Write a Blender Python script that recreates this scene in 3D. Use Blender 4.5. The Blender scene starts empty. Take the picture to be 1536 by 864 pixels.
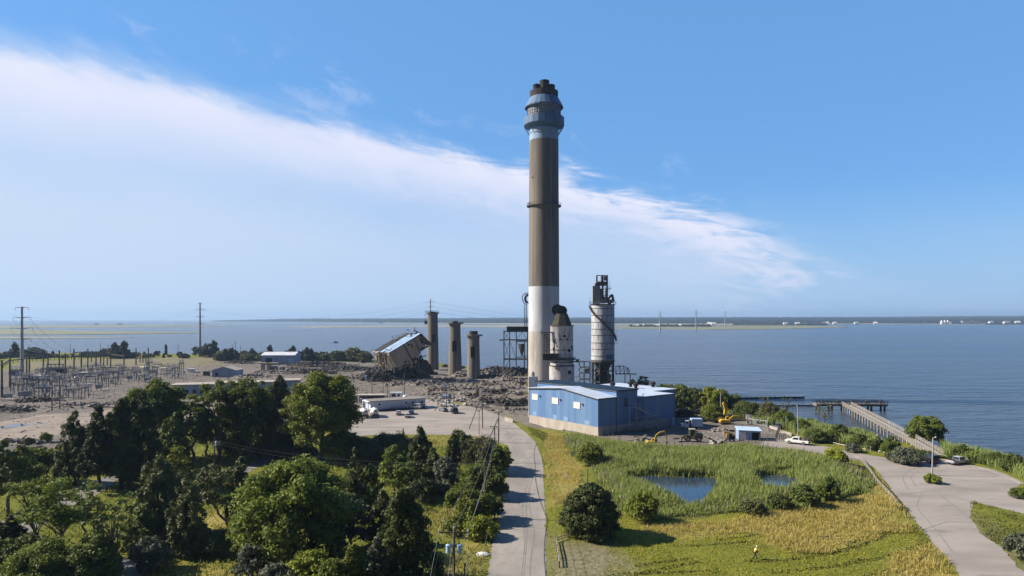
import bpy, bmesh, math, random
import numpy as np
from mathutils import Vector, Matrix
R = math.radians
SC = bpy.context.scene
COL = SC.collection
rng = np.random.default_rng(7)
random.seed(7)

# ------------------------------------------------------------------ camera
CAMZ = 34.0
cam_d = bpy.data.cameras.new('camera'); cam = bpy.data.objects.new('camera', cam_d); COL.objects.link(cam)
cam.location = (0, 0, CAMZ); cam.rotation_euler = (R(90), 0, 0)
cam_d.sensor_width = 36; cam_d.lens = 24; cam_d.shift_y = 46 / 1536
cam_d.clip_start = 0.5; cam_d.clip_end = 60000
SC.camera = cam
# ------------------------------------------------------------------ exposure
SC.view_settings.view_transform = 'Standard'; SC.view_settings.look = 'None'
SC.view_settings.exposure = 0.75; SC.view_settings.gamma = 1.0
SC.view_settings.use_curve_mapping = False
SC.cycles.volume_bounces = 0; SC.cycles.volume_max_steps = 64
SC.cycles.max_bounces = 6; SC.cycles.diffuse_bounces = 3
# ------------------------------------------------------------------ sun: from the left, a little behind the stack
SUN_EL = R(34.5); SUN_DIR = Vector((-0.993, 0.115, 0)).normalized()
sd = Vector((SUN_DIR.x * math.cos(SUN_EL), SUN_DIR.y * math.cos(SUN_EL), math.sin(SUN_EL)))
sun_d = bpy.data.lights.new('sun', 'SUN'); sun = bpy.data.objects.new('sun', sun_d); COL.objects.link(sun)
sun_d.energy = 5.0; sun_d.angle = R(0.53); sun_d.color = (1.0, 0.91, 0.78)
sun.rotation_euler = sd.to_track_quat('Z', 'Y').to_euler(); sun.location = (-200, 100, 300)
# ------------------------------------------------------------------ world: Nishita sky with a band of cirrus (by azimuth and elevation)
W = bpy.data.worlds.new('World'); SC.world = W; W.use_nodes = True
nt = W.node_tree; nt.nodes.clear()
def N(t, **k):
    n = nt.nodes.new(t)
    for a, b in k.items(): setattr(n, a, b)
    return n
def L(a, b): nt.links.new(a, b)
def val(x):
    n = N('ShaderNodeValue'); n.outputs[0].default_value = x; return n.outputs[0]
def M(op, a, b=None, c=None, clamp=False):
    n = N('ShaderNodeMath', operation=op); n.use_clamp = clamp
    for i, s in enumerate((a, b, c)):
        if s is None: continue
        if isinstance(s, (int, float)): n.inputs[i].default_value = s
        else: L(s, n.inputs[i])
    return n.outputs[0]
def SS(x, lo, hi, to0=0.0, to1=1.0):
    n = N('ShaderNodeMapRange', interpolation_type='SMOOTHSTEP'); L(x, n.inputs[0])
    for i, s in ((1, lo), (2, hi), (3, to0), (4, to1)):
        if isinstance(s, (int, float)): n.inputs[i].default_value = s
        else: L(s, n.inputs[i])
    return n.outputs[0]
sky = N('ShaderNodeTexSky', sky_type='NISHITA'); sky.sun_disc = False
sky.sun_elevation = SUN_EL; sky.sun_rotation = math.atan2(sd.x, sd.y)
sky.air_density = 1.0; sky.dust_density = 0.6; sky.ozone_density = 2.2; sky.altitude = 0
tc = N('ShaderNodeTexCoord'); sx = N('ShaderNodeSeparateXYZ'); L(tc.outputs['Generated'], sx.inputs[0])
az = M('ARCTAN2', sx.outputs[0], sx.outputs[1]); el = M('ARCSINE', sx.outputs[2])
def azel(px, py):
    dx = (px - 768) / 1024
    return math.atan(dx), math.atan((478 - py) / 1024 / math.hypot(1, dx))
def az_curve(pts):      # piecewise curve elevation(azimuth)
    r = N('ShaderNodeValToRGB'); r.color_ramp.interpolation = 'B_SPLINE'
    els = r.color_ramp.elements
    for i, (px, py) in enumerate(pts):
        a, e = azel(px, py); p = (a + 1.0) / 2.0
        if i < 2: q = els[i]; q.position = p
        else: q = els.new(p)
        q.color = (e, e, e, 1)
    L(M('MULTIPLY_ADD', az, 0.5, 0.5), r.inputs[0])
    return r.outputs[0]
def noise(vec, scale, detail=5, rough=0.55, dist=0.0):
    n = N('ShaderNodeTexNoise'); n.inputs['Scale'].default_value = scale; n.inputs['Detail'].default_value = detail
    n.inputs['Roughness'].default_value = rough; n.inputs['Distortion'].default_value = dist
    L(vec, n.inputs['Vector']); return n.outputs[0]
# coordinates along / across the band (it descends to the right)
cmb = N('ShaderNodeCombineXYZ')
along = M('ADD', M('MULTIPLY', az, 0.955), M('MULTIPLY', el, -0.297)); across = M('ADD', M('MULTIPLY', az, 0.297), M('MULTIPLY', el, 0.955))
L(M('MULTIPLY', along, 1.0), cmb.inputs[0]); L(M('MULTIPLY', across, 3.2), cmb.inputs[1])
n1 = M('SUBTRACT', noise(cmb.outputs[0], 5.0, 8, 0.58, 0.4), 0.5)
cm2 = N('ShaderNodeCombineXYZ'); L(along, cm2.inputs[0]); L(M('MULTIPLY', across, 2.0), cm2.inputs[1]); cm2.inputs[2].default_value = 3.7
n2 = M('SUBTRACT', noise(cm2.outputs[0], 14.0, 8, 0.62, 0.8), 0.5)
cm3 = N('ShaderNodeCombineXYZ'); L(M('MULTIPLY', M('MULTIPLY_ADD', el, -0.12, az), 1.0), cm3.inputs[0]); L(M('MULTIPLY', M('MULTIPLY_ADD', az, 0.12, el), 5.0), cm3.inputs[1]); cm3.inputs[2].default_value = 8.1
n3 = M('SUBTRACT', noise(cm3.outputs[0], 7.0, 9, 0.62, 1.2), 0.5)
edge = az_curve([(-500, -60), (-150, 18), (0, 52), (120, 78), (260, 105), (400, 150), (560, 190), (700, 222), (850, 246), (950, 272), (1060, 305), (1215, 352), (1500, 420)])
d = M('ADD', M('SUBTRACT', edge, el), M('ADD', M('MULTIPLY_ADD', n1, 0.07, M('MULTIPLY', n2, SS(az, -0.4, 0.2, 0.03, 0.06))), M('MULTIPLY', n3, SS(az, -0.3, 0.3, 0.02, 0.13))))
wid = SS(az, -0.7, 0.4, 0.25, 0.15)
rise = SS(d, SS(az, -0.7, 0.0, -0.03, -0.012), 0.045)
ridge = M('MULTIPLY', SS(d, 0.0, 0.035), SS(d, 0.03, M('MULTIPLY', wid, 0.55), 1.0, 0.0))
body = M('MULTIPLY', rise, SS(d, 0.05, M('MULTIPLY', wid, 1.7), 1.0, 0.0))
end = SS(M('ADD', az, M('ADD', M('MULTIPLY', n2, 0.3), M('MULTIPLY', n3, 0.45))), 0.26, 0.45, 1.0, 0.0)
tex = M('ADD', M('MULTIPLY_ADD', n1, 0.9, 0.95), M('MULTIPLY', n3, SS(az, -0.2, 0.3, 0.25, 1.3)))
cl = M('MULTIPLY', M('MULTIPLY', M('ADD', M('MULTIPLY', ridge, 0.62), M('MULTIPLY', body, SS(az, -0.2, 0.15, 0.24, 0.42))), end), tex)
# thin veil below the band and a faint bank low over the horizon
veil = M('MULTIPLY', M('MULTIPLY', rise, SS(az, -0.75, 0.5, 0.80, 0.16)), M('MULTIPLY_ADD', n1, 0.4, 1.0))
hz = M('MULTIPLY', SS(el, 0.0, 0.20, 0.80, 0.0), M('MULTIPLY_ADD', n1, 1.0, 1.0))
wisp = M('MULTIPLY', SS(M('ADD', n2, n1), 0.05, 0.35), M('MULTIPLY', SS(M('ABSOLUTE', M('ADD', d, 0.035)), 0.0, 0.06, 0.25, 0.0), end))
front = SS(sx.outputs[1], 0.0, 0.3)
def clampo(s): return M('ADD', s, 0.0, clamp=True)
cover = clampo(M('MULTIPLY', M('ADD', cl, wisp), front))
veilc = clampo(M('MULTIPLY', M('ADD', veil, hz), front))
hs = N('ShaderNodeHueSaturation'); hs.inputs['Hue'].default_value = 0.5; hs.inputs['Saturation'].default_value = 1.12; hs.inputs['Value'].default_value = 1.0
L(sky.outputs[0], hs.inputs['Color'])
fac = SS(sx.outputs[1], 0.05, 0.78)             # sky dimmed behind and overhead to cut shade fill, paler towards the bay
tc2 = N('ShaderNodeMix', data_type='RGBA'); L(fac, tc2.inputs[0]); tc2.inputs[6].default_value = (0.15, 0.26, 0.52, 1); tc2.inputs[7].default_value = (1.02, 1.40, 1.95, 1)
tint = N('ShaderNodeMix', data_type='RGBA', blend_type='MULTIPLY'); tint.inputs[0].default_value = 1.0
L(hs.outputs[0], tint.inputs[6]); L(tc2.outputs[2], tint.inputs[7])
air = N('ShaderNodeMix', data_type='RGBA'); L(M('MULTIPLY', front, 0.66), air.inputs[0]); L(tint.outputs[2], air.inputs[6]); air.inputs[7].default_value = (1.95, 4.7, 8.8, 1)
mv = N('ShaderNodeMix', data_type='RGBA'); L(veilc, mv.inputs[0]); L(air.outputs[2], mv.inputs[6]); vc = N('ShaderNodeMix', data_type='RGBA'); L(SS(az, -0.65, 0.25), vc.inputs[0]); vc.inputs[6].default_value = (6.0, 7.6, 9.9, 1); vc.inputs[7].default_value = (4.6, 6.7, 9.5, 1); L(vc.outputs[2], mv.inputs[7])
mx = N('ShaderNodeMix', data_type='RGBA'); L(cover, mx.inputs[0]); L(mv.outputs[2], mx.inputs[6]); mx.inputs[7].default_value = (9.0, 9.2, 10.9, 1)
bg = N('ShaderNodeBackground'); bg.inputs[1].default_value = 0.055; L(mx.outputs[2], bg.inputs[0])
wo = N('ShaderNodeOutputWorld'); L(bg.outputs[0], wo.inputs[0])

# ------------------------------------------------------------------ helpers
def G(px, py, z=0.0):                 # the spot on level z that the photo shows at (px, py)
    Y = (CAMZ - z) * 1024 / (py - 478.0)
    return Vector(((px - 768) / 1024 * Y, Y, z))
def YB(py): return CAMZ * 1024 / (py - 478.0)
def ZA(py, Y): return CAMZ - (py - 478.0) / 1024 * Y
def XA(px, Y): return (px - 768) / 1024 * Y

def material(name, col, col2=None, scale=1.0, rough=0.8, metal=0.0, stretch=(1, 1, 1), lo=0.4, hi=0.6, bump=0.0, bscale=None,
             col3=None, scale3=None, lo3=0.55, hi3=0.7, detail=5, world=False, spec=0.3, stretch3=None):
    m = bpy.data.materials.new(name); m.use_nodes = True
    t = m.node_tree; b = t.nodes['Principled BSDF']
    b.inputs['Roughness'].default_value = rough; b.inputs['Metallic'].default_value = metal
    b.inputs['Specular IOR Level'].default_value = spec
    b.inputs['Base Color'].default_value = (*col, 1)
    if col2 is None and not bump: return m
    if world:
        g = t.nodes.new('ShaderNodeNewGeometry'); out = g.outputs['Position']
    else:
        g = t.nodes.new('ShaderNodeTexCoord'); out = g.outputs['Object']
    def nz(sc, st, det=detail):
        mp = t.nodes.new('ShaderNodeMapping'); mp.inputs['Scale'].default_value = st; t.links.new(out, mp.inputs[0])
        n = t.nodes.new('ShaderNodeTexNoise'); n.inputs['Scale'].default_value = sc; n.inputs['Detail'].default_value = det
        n.inputs['Roughness'].default_value = 0.6
        t.links.new(mp.outputs[0], n.inputs['Vector']); return n.outputs[0]
    def rampmix(f, lo, hi, A, Bc):
        mr = t.nodes.new('ShaderNodeMapRange'); mr.inputs[1].default_value = lo; mr.inputs[2].default_value = hi; t.links.new(f, mr.inputs[0])
        x = t.nodes.new('ShaderNodeMix'); x.data_type = 'RGBA'; t.links.new(mr.outputs[0], x.inputs[0])
        if isinstance(A, tuple): x.inputs[6].default_value = (*A, 1)
        else: t.links.new(A, x.inputs[6])
        x.inputs[7].default_value = (*Bc, 1)
        return x.outputs[2]
    if col2 is not None:
        c = rampmix(nz(scale, stretch), lo, hi, col, col2)
        if col3 is not None: c = rampmix(nz(scale3 or scale * 3, stretch3 or stretch), lo3, hi3, c, col3)
        t.links.new(c, b.inputs['Base Color'])
    if bump:
        bp = t.nodes.new('ShaderNodeBump'); bp.inputs['Strength'].default_value = bump; bp.inputs['Distance'].default_value = 0.1
        t.links.new(nz(bscale or scale, stretch), bp.inputs['Height']); t.links.new(bp.outputs[0], b.inputs['Normal'])
    return m

def tag(o, label=None, cat=None, group=None, kind=None):
    if label: o['label'] = label
    if cat: o['category'] = cat
    if group: o['group'] = group
    if kind: o['kind'] = kind
    return o
def thing(name, label, cat, loc=(0, 0, 0), rz=0.0, group=None):
    o = bpy.data.objects.new(name, None); COL.objects.link(o); o.location = loc; o.rotation_euler = (0, 0, rz)
    o.empty_display_size = 0.5
    return tag(o, label, cat, group)
def put(name, me, mat, parent=None):
    o = bpy.data.objects.new(name, me); COL.objects.link(o)
    if mat is not None: me.materials.append(mat)
    if parent is not None: o.parent = parent
    return o
def kids(o): return [c for c in COL.objects if c.parent == o]
def copy_tree(o, parent=None):
    c = o.copy(); COL.objects.link(c); c.parent = parent
    for ch in list(o.children): copy_tree(ch, c)
    return c

class MB:
    def __init__(s): s.v = []; s.f = []; s.mi = []; s.cur = 0
    def add(s, vs, fs):
        b = len(s.v); s.v += [tuple(v) for v in vs]; s.f += [tuple(i + b for i in f) for f in fs]; s.mi += [s.cur] * len(fs); return s
    def box(s, c, d, rot=None, taper=1.0):
        hx, hy, hz = d[0] / 2, d[1] / 2, d[2] / 2
        vs = [Vector((x * hx * (taper if z > 0 else 1), y * hy * (taper if z > 0 else 1), z * hz)) for z in (-1, 1) for y in (-1, 1) for x in (-1, 1)]
        if rot is not None:
            m = Matrix.Rotation(rot, 3, 'Z') if isinstance(rot, (int, float)) else rot
            vs = [m @ v for v in vs]
        c = Vector(c); vs = [v + c for v in vs]
        return s.add(vs, [(0, 2, 3, 1), (4, 5, 7, 6), (0, 1, 5, 4), (2, 6, 7, 3), (0, 4, 6, 2), (1, 3, 7, 5)])
    def b2(s, x0, x1, y0, y1, z0, z1): return s.box(((x0 + x1) / 2, (y0 + y1) / 2, (z0 + z1) / 2), (x1 - x0, y1 - y0, z1 - z0))
    def tube(s, p, q, r0, r1=None, n=6, cap=True):
        p = Vector(p); q = Vector(q); r1 = r0 if r1 is None else r1
        d = (q - p)
        if d.length < 1e-6: return s
        d.normalize(); a = d.orthogonal().normalized(); b = d.cross(a)
        vs = []
        for c, r in ((p, r0), (q, r1)):
            for i in range(n):
                t = 2 * math.pi * i / n; vs.append(c + (a * math.cos(t) + b * math.sin(t)) * r)
        fs = [(i, (i + 1) % n, n + (i + 1) % n, n + i) for i in range(n)]
        if cap: fs += [tuple(reversed(range(n))), tuple(range(n, 2 * n))]
        return s.add(vs, fs)
    def path(s, pts, r, n=5):
        for a, b in zip(pts, pts[1:]): s.tube(a, b, r, None, n)
        return s
    def beam(s, p, q, w, h=None):        # square bar
        p = Vector(p); q = Vector(q); h = h or w; d = q - p; l = d.length
        if l < 1e-6: return s
        d.normalize(); up = Vector((0, 0, 1)) if abs(d.z) < 0.95 else Vector((0, 1, 0))
        a = d.cross(up).normalized(); b = a.cross(d)
        m = Matrix((d, a, b)).transposed()
        return s.box((p + q) / 2, (l, w, h), m)
    def lathe(s, prof, n=32, c=(0, 0, 0), cap=(False, False), a0=0.0, a1=None):
        full = a1 is None; a1 = a0 + 2 * math.pi if full else a1
        k = n if full else n + 1; vs = []
        for r, z in prof:
            for i in range(k):
                t = a0 + (a1 - a0) * i / n; vs.append((c[0] + r * math.cos(t), c[1] + r * math.sin(t), c[2] + z))
        fs = []
        for j in range(len(prof) - 1):
            for i in range(n):
                i2 = (i + 1) % k; fs.append((j * k + i, j * k + i2, (j + 1) * k + i2, (j + 1) * k + i))
        if cap[0]: fs.append(tuple(reversed(range(k))))
        if cap[1]: fs.append(tuple(range((len(prof) - 1) * k, len(prof) * k)))
        return s.add(vs, fs)
    def prism(s, poly, z0, z1):          # polygon in xy (counter-clockwise), extruded in z
        n = len(poly); vs = [(p[0], p[1], z0) for p in poly] + [(p[0], p[1], z1) for p in poly]
        fs = [tuple(reversed(range(n))), tuple(range(n, 2 * n))] + [(i, (i + 1) % n, n + (i + 1) % n, n + i) for i in range(n)]
        return s.add(vs, fs)
    def xprism(s, poly, y0, y1, m=None):         # polygon in xz, extruded along y
        n = len(poly); vs = [Vector((p[0], y0, p[1])) for p in poly] + [Vector((p[0], y1, p[1])) for p in poly]
        if m is not None: vs = [m @ v for v in vs]
        fs = [tuple(range(n)), tuple(reversed(range(n, 2 * n)))] + [((i + 1) % n, i, n + i, n + (i + 1) % n) for i in range(n)]
        return s.add(vs, fs)
    def chunk(s, c, r, flat=0.7):        # an angular broken piece
        m = Matrix.Rotation(random.uniform(0, 6.28), 3, 'Z') @ Matrix.Rotation(random.uniform(-.6, .6), 3, 'X') @ Matrix.Rotation(random.uniform(-.6, .6), 3, 'Y')
        return s.box(c, (r * random.uniform(.8, 2.0), r * random.uniform(.6, 1.4), r * random.uniform(.3, 1.0) * flat), m, random.uniform(.5, .95))
    def mesh(s, name, smooth=False):
        me = bpy.data.meshes.new(name); me.from_pydata(s.v, [], s.f); me.update()
        if any(s.mi): me.polygons.foreach_set('material_index', s.mi)
        if smooth: me.polygons.foreach_set('use_smooth', [True] * len(me.polygons))
        bm = bmesh.new(); bm.from_mesh(me); bmesh.ops.recalc_face_normals(bm, faces=bm.faces); bm.to_mesh(me); bm.free()
        return me
    def obj(s, name, mat, parent=None, smooth=False, mats=None):
        me = s.mesh(name, smooth)
        if smooth:
            try: me.set_sharp_from_angle(angle=R(40))
            except Exception: pass
        o = put(name, me, mat, parent)
        if mats:
            for m in mats: me.materials.append(m)
        return o

def mesh_np(name, V, k):                  # V: (n, k, 3) separate k-gons
    n = V.shape[0]; me = bpy.data.meshes.new(name)
    me.vertices.add(n * k); me.loops.add(n * k); me.polygons.add(n)
    me.vertices.foreach_set('co', V.reshape(-1).astype(np.float32))
    me.loops.foreach_set('vertex_index', np.arange(n * k, dtype=np.int32))
    me.polygons.foreach_set('loop_start', np.arange(0, n * k, k, dtype=np.int32))
    me.update(calc_edges=True); return me
def sdf(P, poly):                          # signed distance, positive inside
    P = np.asarray(P, float); q = np.asarray(poly, float)[:, :2]; n = len(q)
    d = np.full(len(P), 1e9); ins = np.zeros(len(P), bool)
    for i in range(n):
        a = q[i]; b = q[(i + 1) % n]; e = b - a; w = P - a
        t = np.clip((w @ e) / max(e @ e, 1e-9), 0, 1); dd = w - t[:, None] * e
        d = np.minimum(d, (dd ** 2).sum(1))
        c = ((a[1] <= P[:, 1]) & (b[1] > P[:, 1])) | ((b[1] <= P[:, 1]) & (a[1] > P[:, 1]))
        with np.errstate(divide='ignore', invalid='ignore'):
            xi = a[0] + (P[:, 1] - a[1]) / (b[1] - a[1]) * (b[0] - a[0])
        ins ^= c & (P[:, 0] < xi)
    d = np.sqrt(d); return np.where(ins, d, -d)
def gp(pts): return [tuple(G(x, y)[:2]) for x, y in pts]
_ph = rng.uniform(0, 6.28, (40, 3))
def wob(P, s):                             # smooth pseudo noise, about -1..1
    x = P[:, 0] / s; y = P[:, 1] / s; o = np.zeros(len(P)); a = 1.0; f = 1.0
    for i in range(5):
        p = _ph[i * 3]; o += a * np.sin(f * x * 1.3 + p[0] + 1.7 * np.sin(f * y * .9 + p[1])) * np.cos(f * y * 1.1 + p[2] + 1.3 * np.sin(f * x * .7 + p[0]))
        a *= .55; f *= 2.03
    return o
# ------------------------------------------------------------------ zones on the ground (outlines unprojected to level ground)
LAND = [(-640, 700)] + gp([(-60, 528), (250, 530), (480, 533), (560, 537), (630, 542), (700, 548), (735, 552), (790, 557), (815, 563), (870, 572), (905, 578),
        (950, 582), (985, 587), (1050, 599), (1100, 609), (1150, 619), (1184, 627), (1221, 637), (1268, 646), (1310, 651), (1393, 666), (1423, 670),
        (1458, 679), (1504, 687), (1536, 694), (1700, 732), (2200, 900)]) + [(118, -60), (-640, -60)]
YARD = gp([(-400, 556), (0, 556), (120, 553), (230, 547), (330, 541), (560, 543), (640, 549), (700, 553), (790, 560), (850, 580), (960, 590), (1015, 606),
           (1080, 620), (1160, 640), (1200, 660), (1190, 676), (1120, 668), (1040, 670), (960, 668), (930, 662), (800, 640), (785, 640), (770, 631), (727, 614), (660, 599), (560, 598), (530, 625),
           (480, 640), (300, 640), (170, 650), (90, 668), (40, 694), (-80, 705), (-400, 700)])
SAND = gp([(-60, 640), (60, 622), (200, 612), (330, 606), (330, 622), (150, 632), (60, 662), (-60, 672)])
TRAMPLED = gp([(20, 545), (130, 538), (330, 536), (345, 545), (250, 553), (120, 556), (0, 558)])
MARSH = gp([(840, 655), (870, 655), (905, 661), (960, 670), (1040, 675), (1120, 671), (1200, 680), (1255, 691), (1288, 705), (1303, 724), (1298, 742), (1240, 752), (1180, 766), (1130, 770),
            (1060, 770), (960, 782), (935, 768), (915, 740), (885, 706), (862, 682), (845, 668)])
POND = gp([(932, 717), (950, 712), (975, 711), (1020, 713), (1068, 713), (1082, 719), (1074, 738), (1056, 752), (1035, 761), (1012, 753), (985, 742), (955, 730)])
POND2 = gp([(1126, 716), (1140, 710), (1180, 711), (1197, 716), (1200, 726), (1192, 741), (1172, 744), (1150, 738), (1134, 728)])
DRY = [gp([(826, 648), (850, 664), (862, 690), (872, 715), (866, 738), (845, 752), (826, 760), (820, 730), (821, 690), (818, 662)]),
       gp([(960, 792), (1060, 786), (1150, 776), (1250, 760), (1306, 740), (1318, 706), (1335, 722), (1372, 782), (1362, 800), (1290, 815), (1245, 832), (1190, 830), (1130, 803), (1060, 804), (975, 812)]),
       gp([(1340, 836), (1400, 816), (1448, 856), (1470, 900), (1330, 900), (1300, 870)]),
       gp([(370, 668), (560, 690), (620, 700), (600, 715), (520, 705), (400, 700), (300, 705), (280, 690)]),
       gp([(560, 655), (760, 655), (700, 668), (560, 668)]),
       gp([(638, 765), (700, 760), (690, 790), (650, 810), (632, 790)]),
       gp([(712, 815), (745, 780), (738, 830), (726, 880), (690, 900), (180, 900), (220, 850), (300, 842), (420, 850), (600, 850)]),
       gp([(280, 760), (345, 765), (350, 800), (290, 815)])]
WORN = [gp([(822, 795), (850, 812), (905, 812), (930, 840), (900, 880), (818, 880)]),
        gp([(1456, 775), (1472, 801), (1536, 859), (1536, 840), (1480, 790)])]
ROADL = [(716, 930), (722, 900), (730, 864), (740, 812), (751, 760), (757, 732), (761, 709), (766, 684), (762, 668)]
ROADR = [(781, 643), (792, 652), (803, 663), (811, 681), (815, 698), (816, 730), (818, 770), (819, 864), (822, 900), (826, 930)]
LOT = [(745, 664), (715, 655), (690, 652.5), (640, 652), (600, 651.5), (550, 653), (515, 657), (505, 640), (520, 622), (540, 608), (600, 598), (660, 600), (690, 607), (727, 615), (757, 626), (770, 634)]
RROAD = [(1150, 658), (1213, 665), (1256, 673), (1302, 682.5), (1330, 687), (1372, 695), (1385, 689), (1420, 689), (1450, 696), (1480, 702), (1510, 711), (1535, 724),
         (1512, 738), (1550, 752), (1600, 765), (1600, 790), (1536, 771), (1500, 762), (1459, 752), (1456, 775), (1472, 801), (1500, 820), (1536, 859), (1575, 895), (1640, 960), (1510, 960), (1465, 890), (1440, 864), (1420, 835),
         (1395, 810), (1371, 779), (1350, 750), (1330, 725), (1312, 702), (1295, 692), (1240, 683), (1185, 674), (1140, 667)]
ROAD = gp(ROADL) + gp([(745, 664)]) + gp(ROADR)
# an ordered outline: up the left edge, across the mouth of the lot, down the right edge
SHEETS = {'road': gp(ROADL + [(745, 664), (748, 655), (757, 640), (770, 634)] + ROADR), 'lot': gp(LOT), 'rroad': gp(RROAD)}
PATHS = [gp([(-60, 812), (20, 774), (75, 752), (120, 728), (170, 712), (182, 716), (150, 740), (105, 762), (60, 790), (0, 822), (-60, 850)]),
         gp([(150, 880), (185, 838), (235, 806), (262, 812), (228, 850), (205, 880)]),
         gp([(352, 706), (400, 684), (455, 664), (462, 668), (410, 690), (372, 709)])]

X0, X1, Y0, Y1, ST = -640.0, 260.0, -60.0, 720.0, 2.0
gx = np.arange(X0, X1 + .1, ST); gy = np.arange(Y0, Y1 + .1, ST)
GX, GY = np.meshgrid(gx, gy); PG = np.stack([GX.ravel(), GY.ravel()], 1)
PW = PG + np.stack([wob(PG, 7), wob(PG + 37, 7)], 1) * 1.7            # ragged outlines
sl = sdf(PG + np.stack([wob(PG, 14), wob(PG + 50, 14)], 1) * 1.5, LAND)
sp = np.maximum(sdf(PW, POND), sdf(PW, POND2))
sm = sdf(PW, MARSH); sy = sdf(PW, YARD)
paved = np.maximum.reduce([sdf(PG, p) for p in SHEETS.values()] + [sdf(PG, p) for p in PATHS])
bump_ok = np.clip(-paved / 4, 0, 1)
zg = wob(PG, 22) * .28 * bump_ok * np.clip(-sm / 3, 0, 1)
zg += np.clip(sy / 4, 0, 1) * bump_ok * wob(PG, 11) * .35
zg = np.where(sl < 5, zg - np.clip((5 - sl) / 5, 0, 3) * 1.5, zg)
zg = zg * 1.0 - np.clip((sp + 1) / 2, 0, 1) * 0.9
zg = np.minimum(zg, np.where(paved > -1.5, -0.01, 9))
def ground_z(x, y):
    i = int(np.clip((x - X0) / ST, 0, len(gx) - 1)); j = int(np.clip((y - Y0) / ST, 0, len(gy) - 1))
    return float(zg[j * len(gx) + i])
def msk(s, w=3.0): return np.clip(s / (2 * w) + .5, 0, 1)
dry = np.maximum.reduce([sdf(PW, p) for p in DRY]); worn = np.maximum.reduce([sdf(PW, p) for p in WORN])
trm = sdf(PW, TRAMPLED); sand = sdf(PW, SAND)
nx, ny = len(gx), len(gy)
idx = np.arange(nx * ny).reshape(ny, nx)
keep = (sl.reshape(ny, nx) > -16)
q = np.stack([idx[:-1, :-1], idx[:-1, 1:], idx[1:, 1:], idx[1:, :-1]], -1).reshape(-1, 4)
kq = keep.ravel()[q].any(1); q = q[kq]
me = bpy.data.meshes.new('ground'); me.vertices.add(nx * ny); me.loops.add(q.size); me.polygons.add(len(q))
me.vertices.foreach_set('co', np.stack([PG[:, 0], PG[:, 1], zg], 1).ravel().astype(np.float32))
me.loops.foreach_set('vertex_index', q.ravel().astype(np.int32)); me.polygons.foreach_set('loop_start', np.arange(0, q.size, 4, dtype=np.int32))
me.update(calc_edges=True); me.polygons.foreach_set('use_smooth', np.ones(len(q), bool))
def attr(me, name, a, b, c):
    at = me.color_attributes.new(name, 'FLOAT_COLOR', 'POINT')
    at.data.foreach_set('color', np.stack([a, b, c, np.ones_like(a)], 1).ravel().astype(np.float32))
attr(me, 'soil', msk(sy), msk(dry), msk(np.maximum(worn, trm)))
attr(me, 'wet', msk(np.maximum(sm, 6 - sl), 2), msk(sand), msk(np.minimum(sl - 4, 99), 2))

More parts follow.
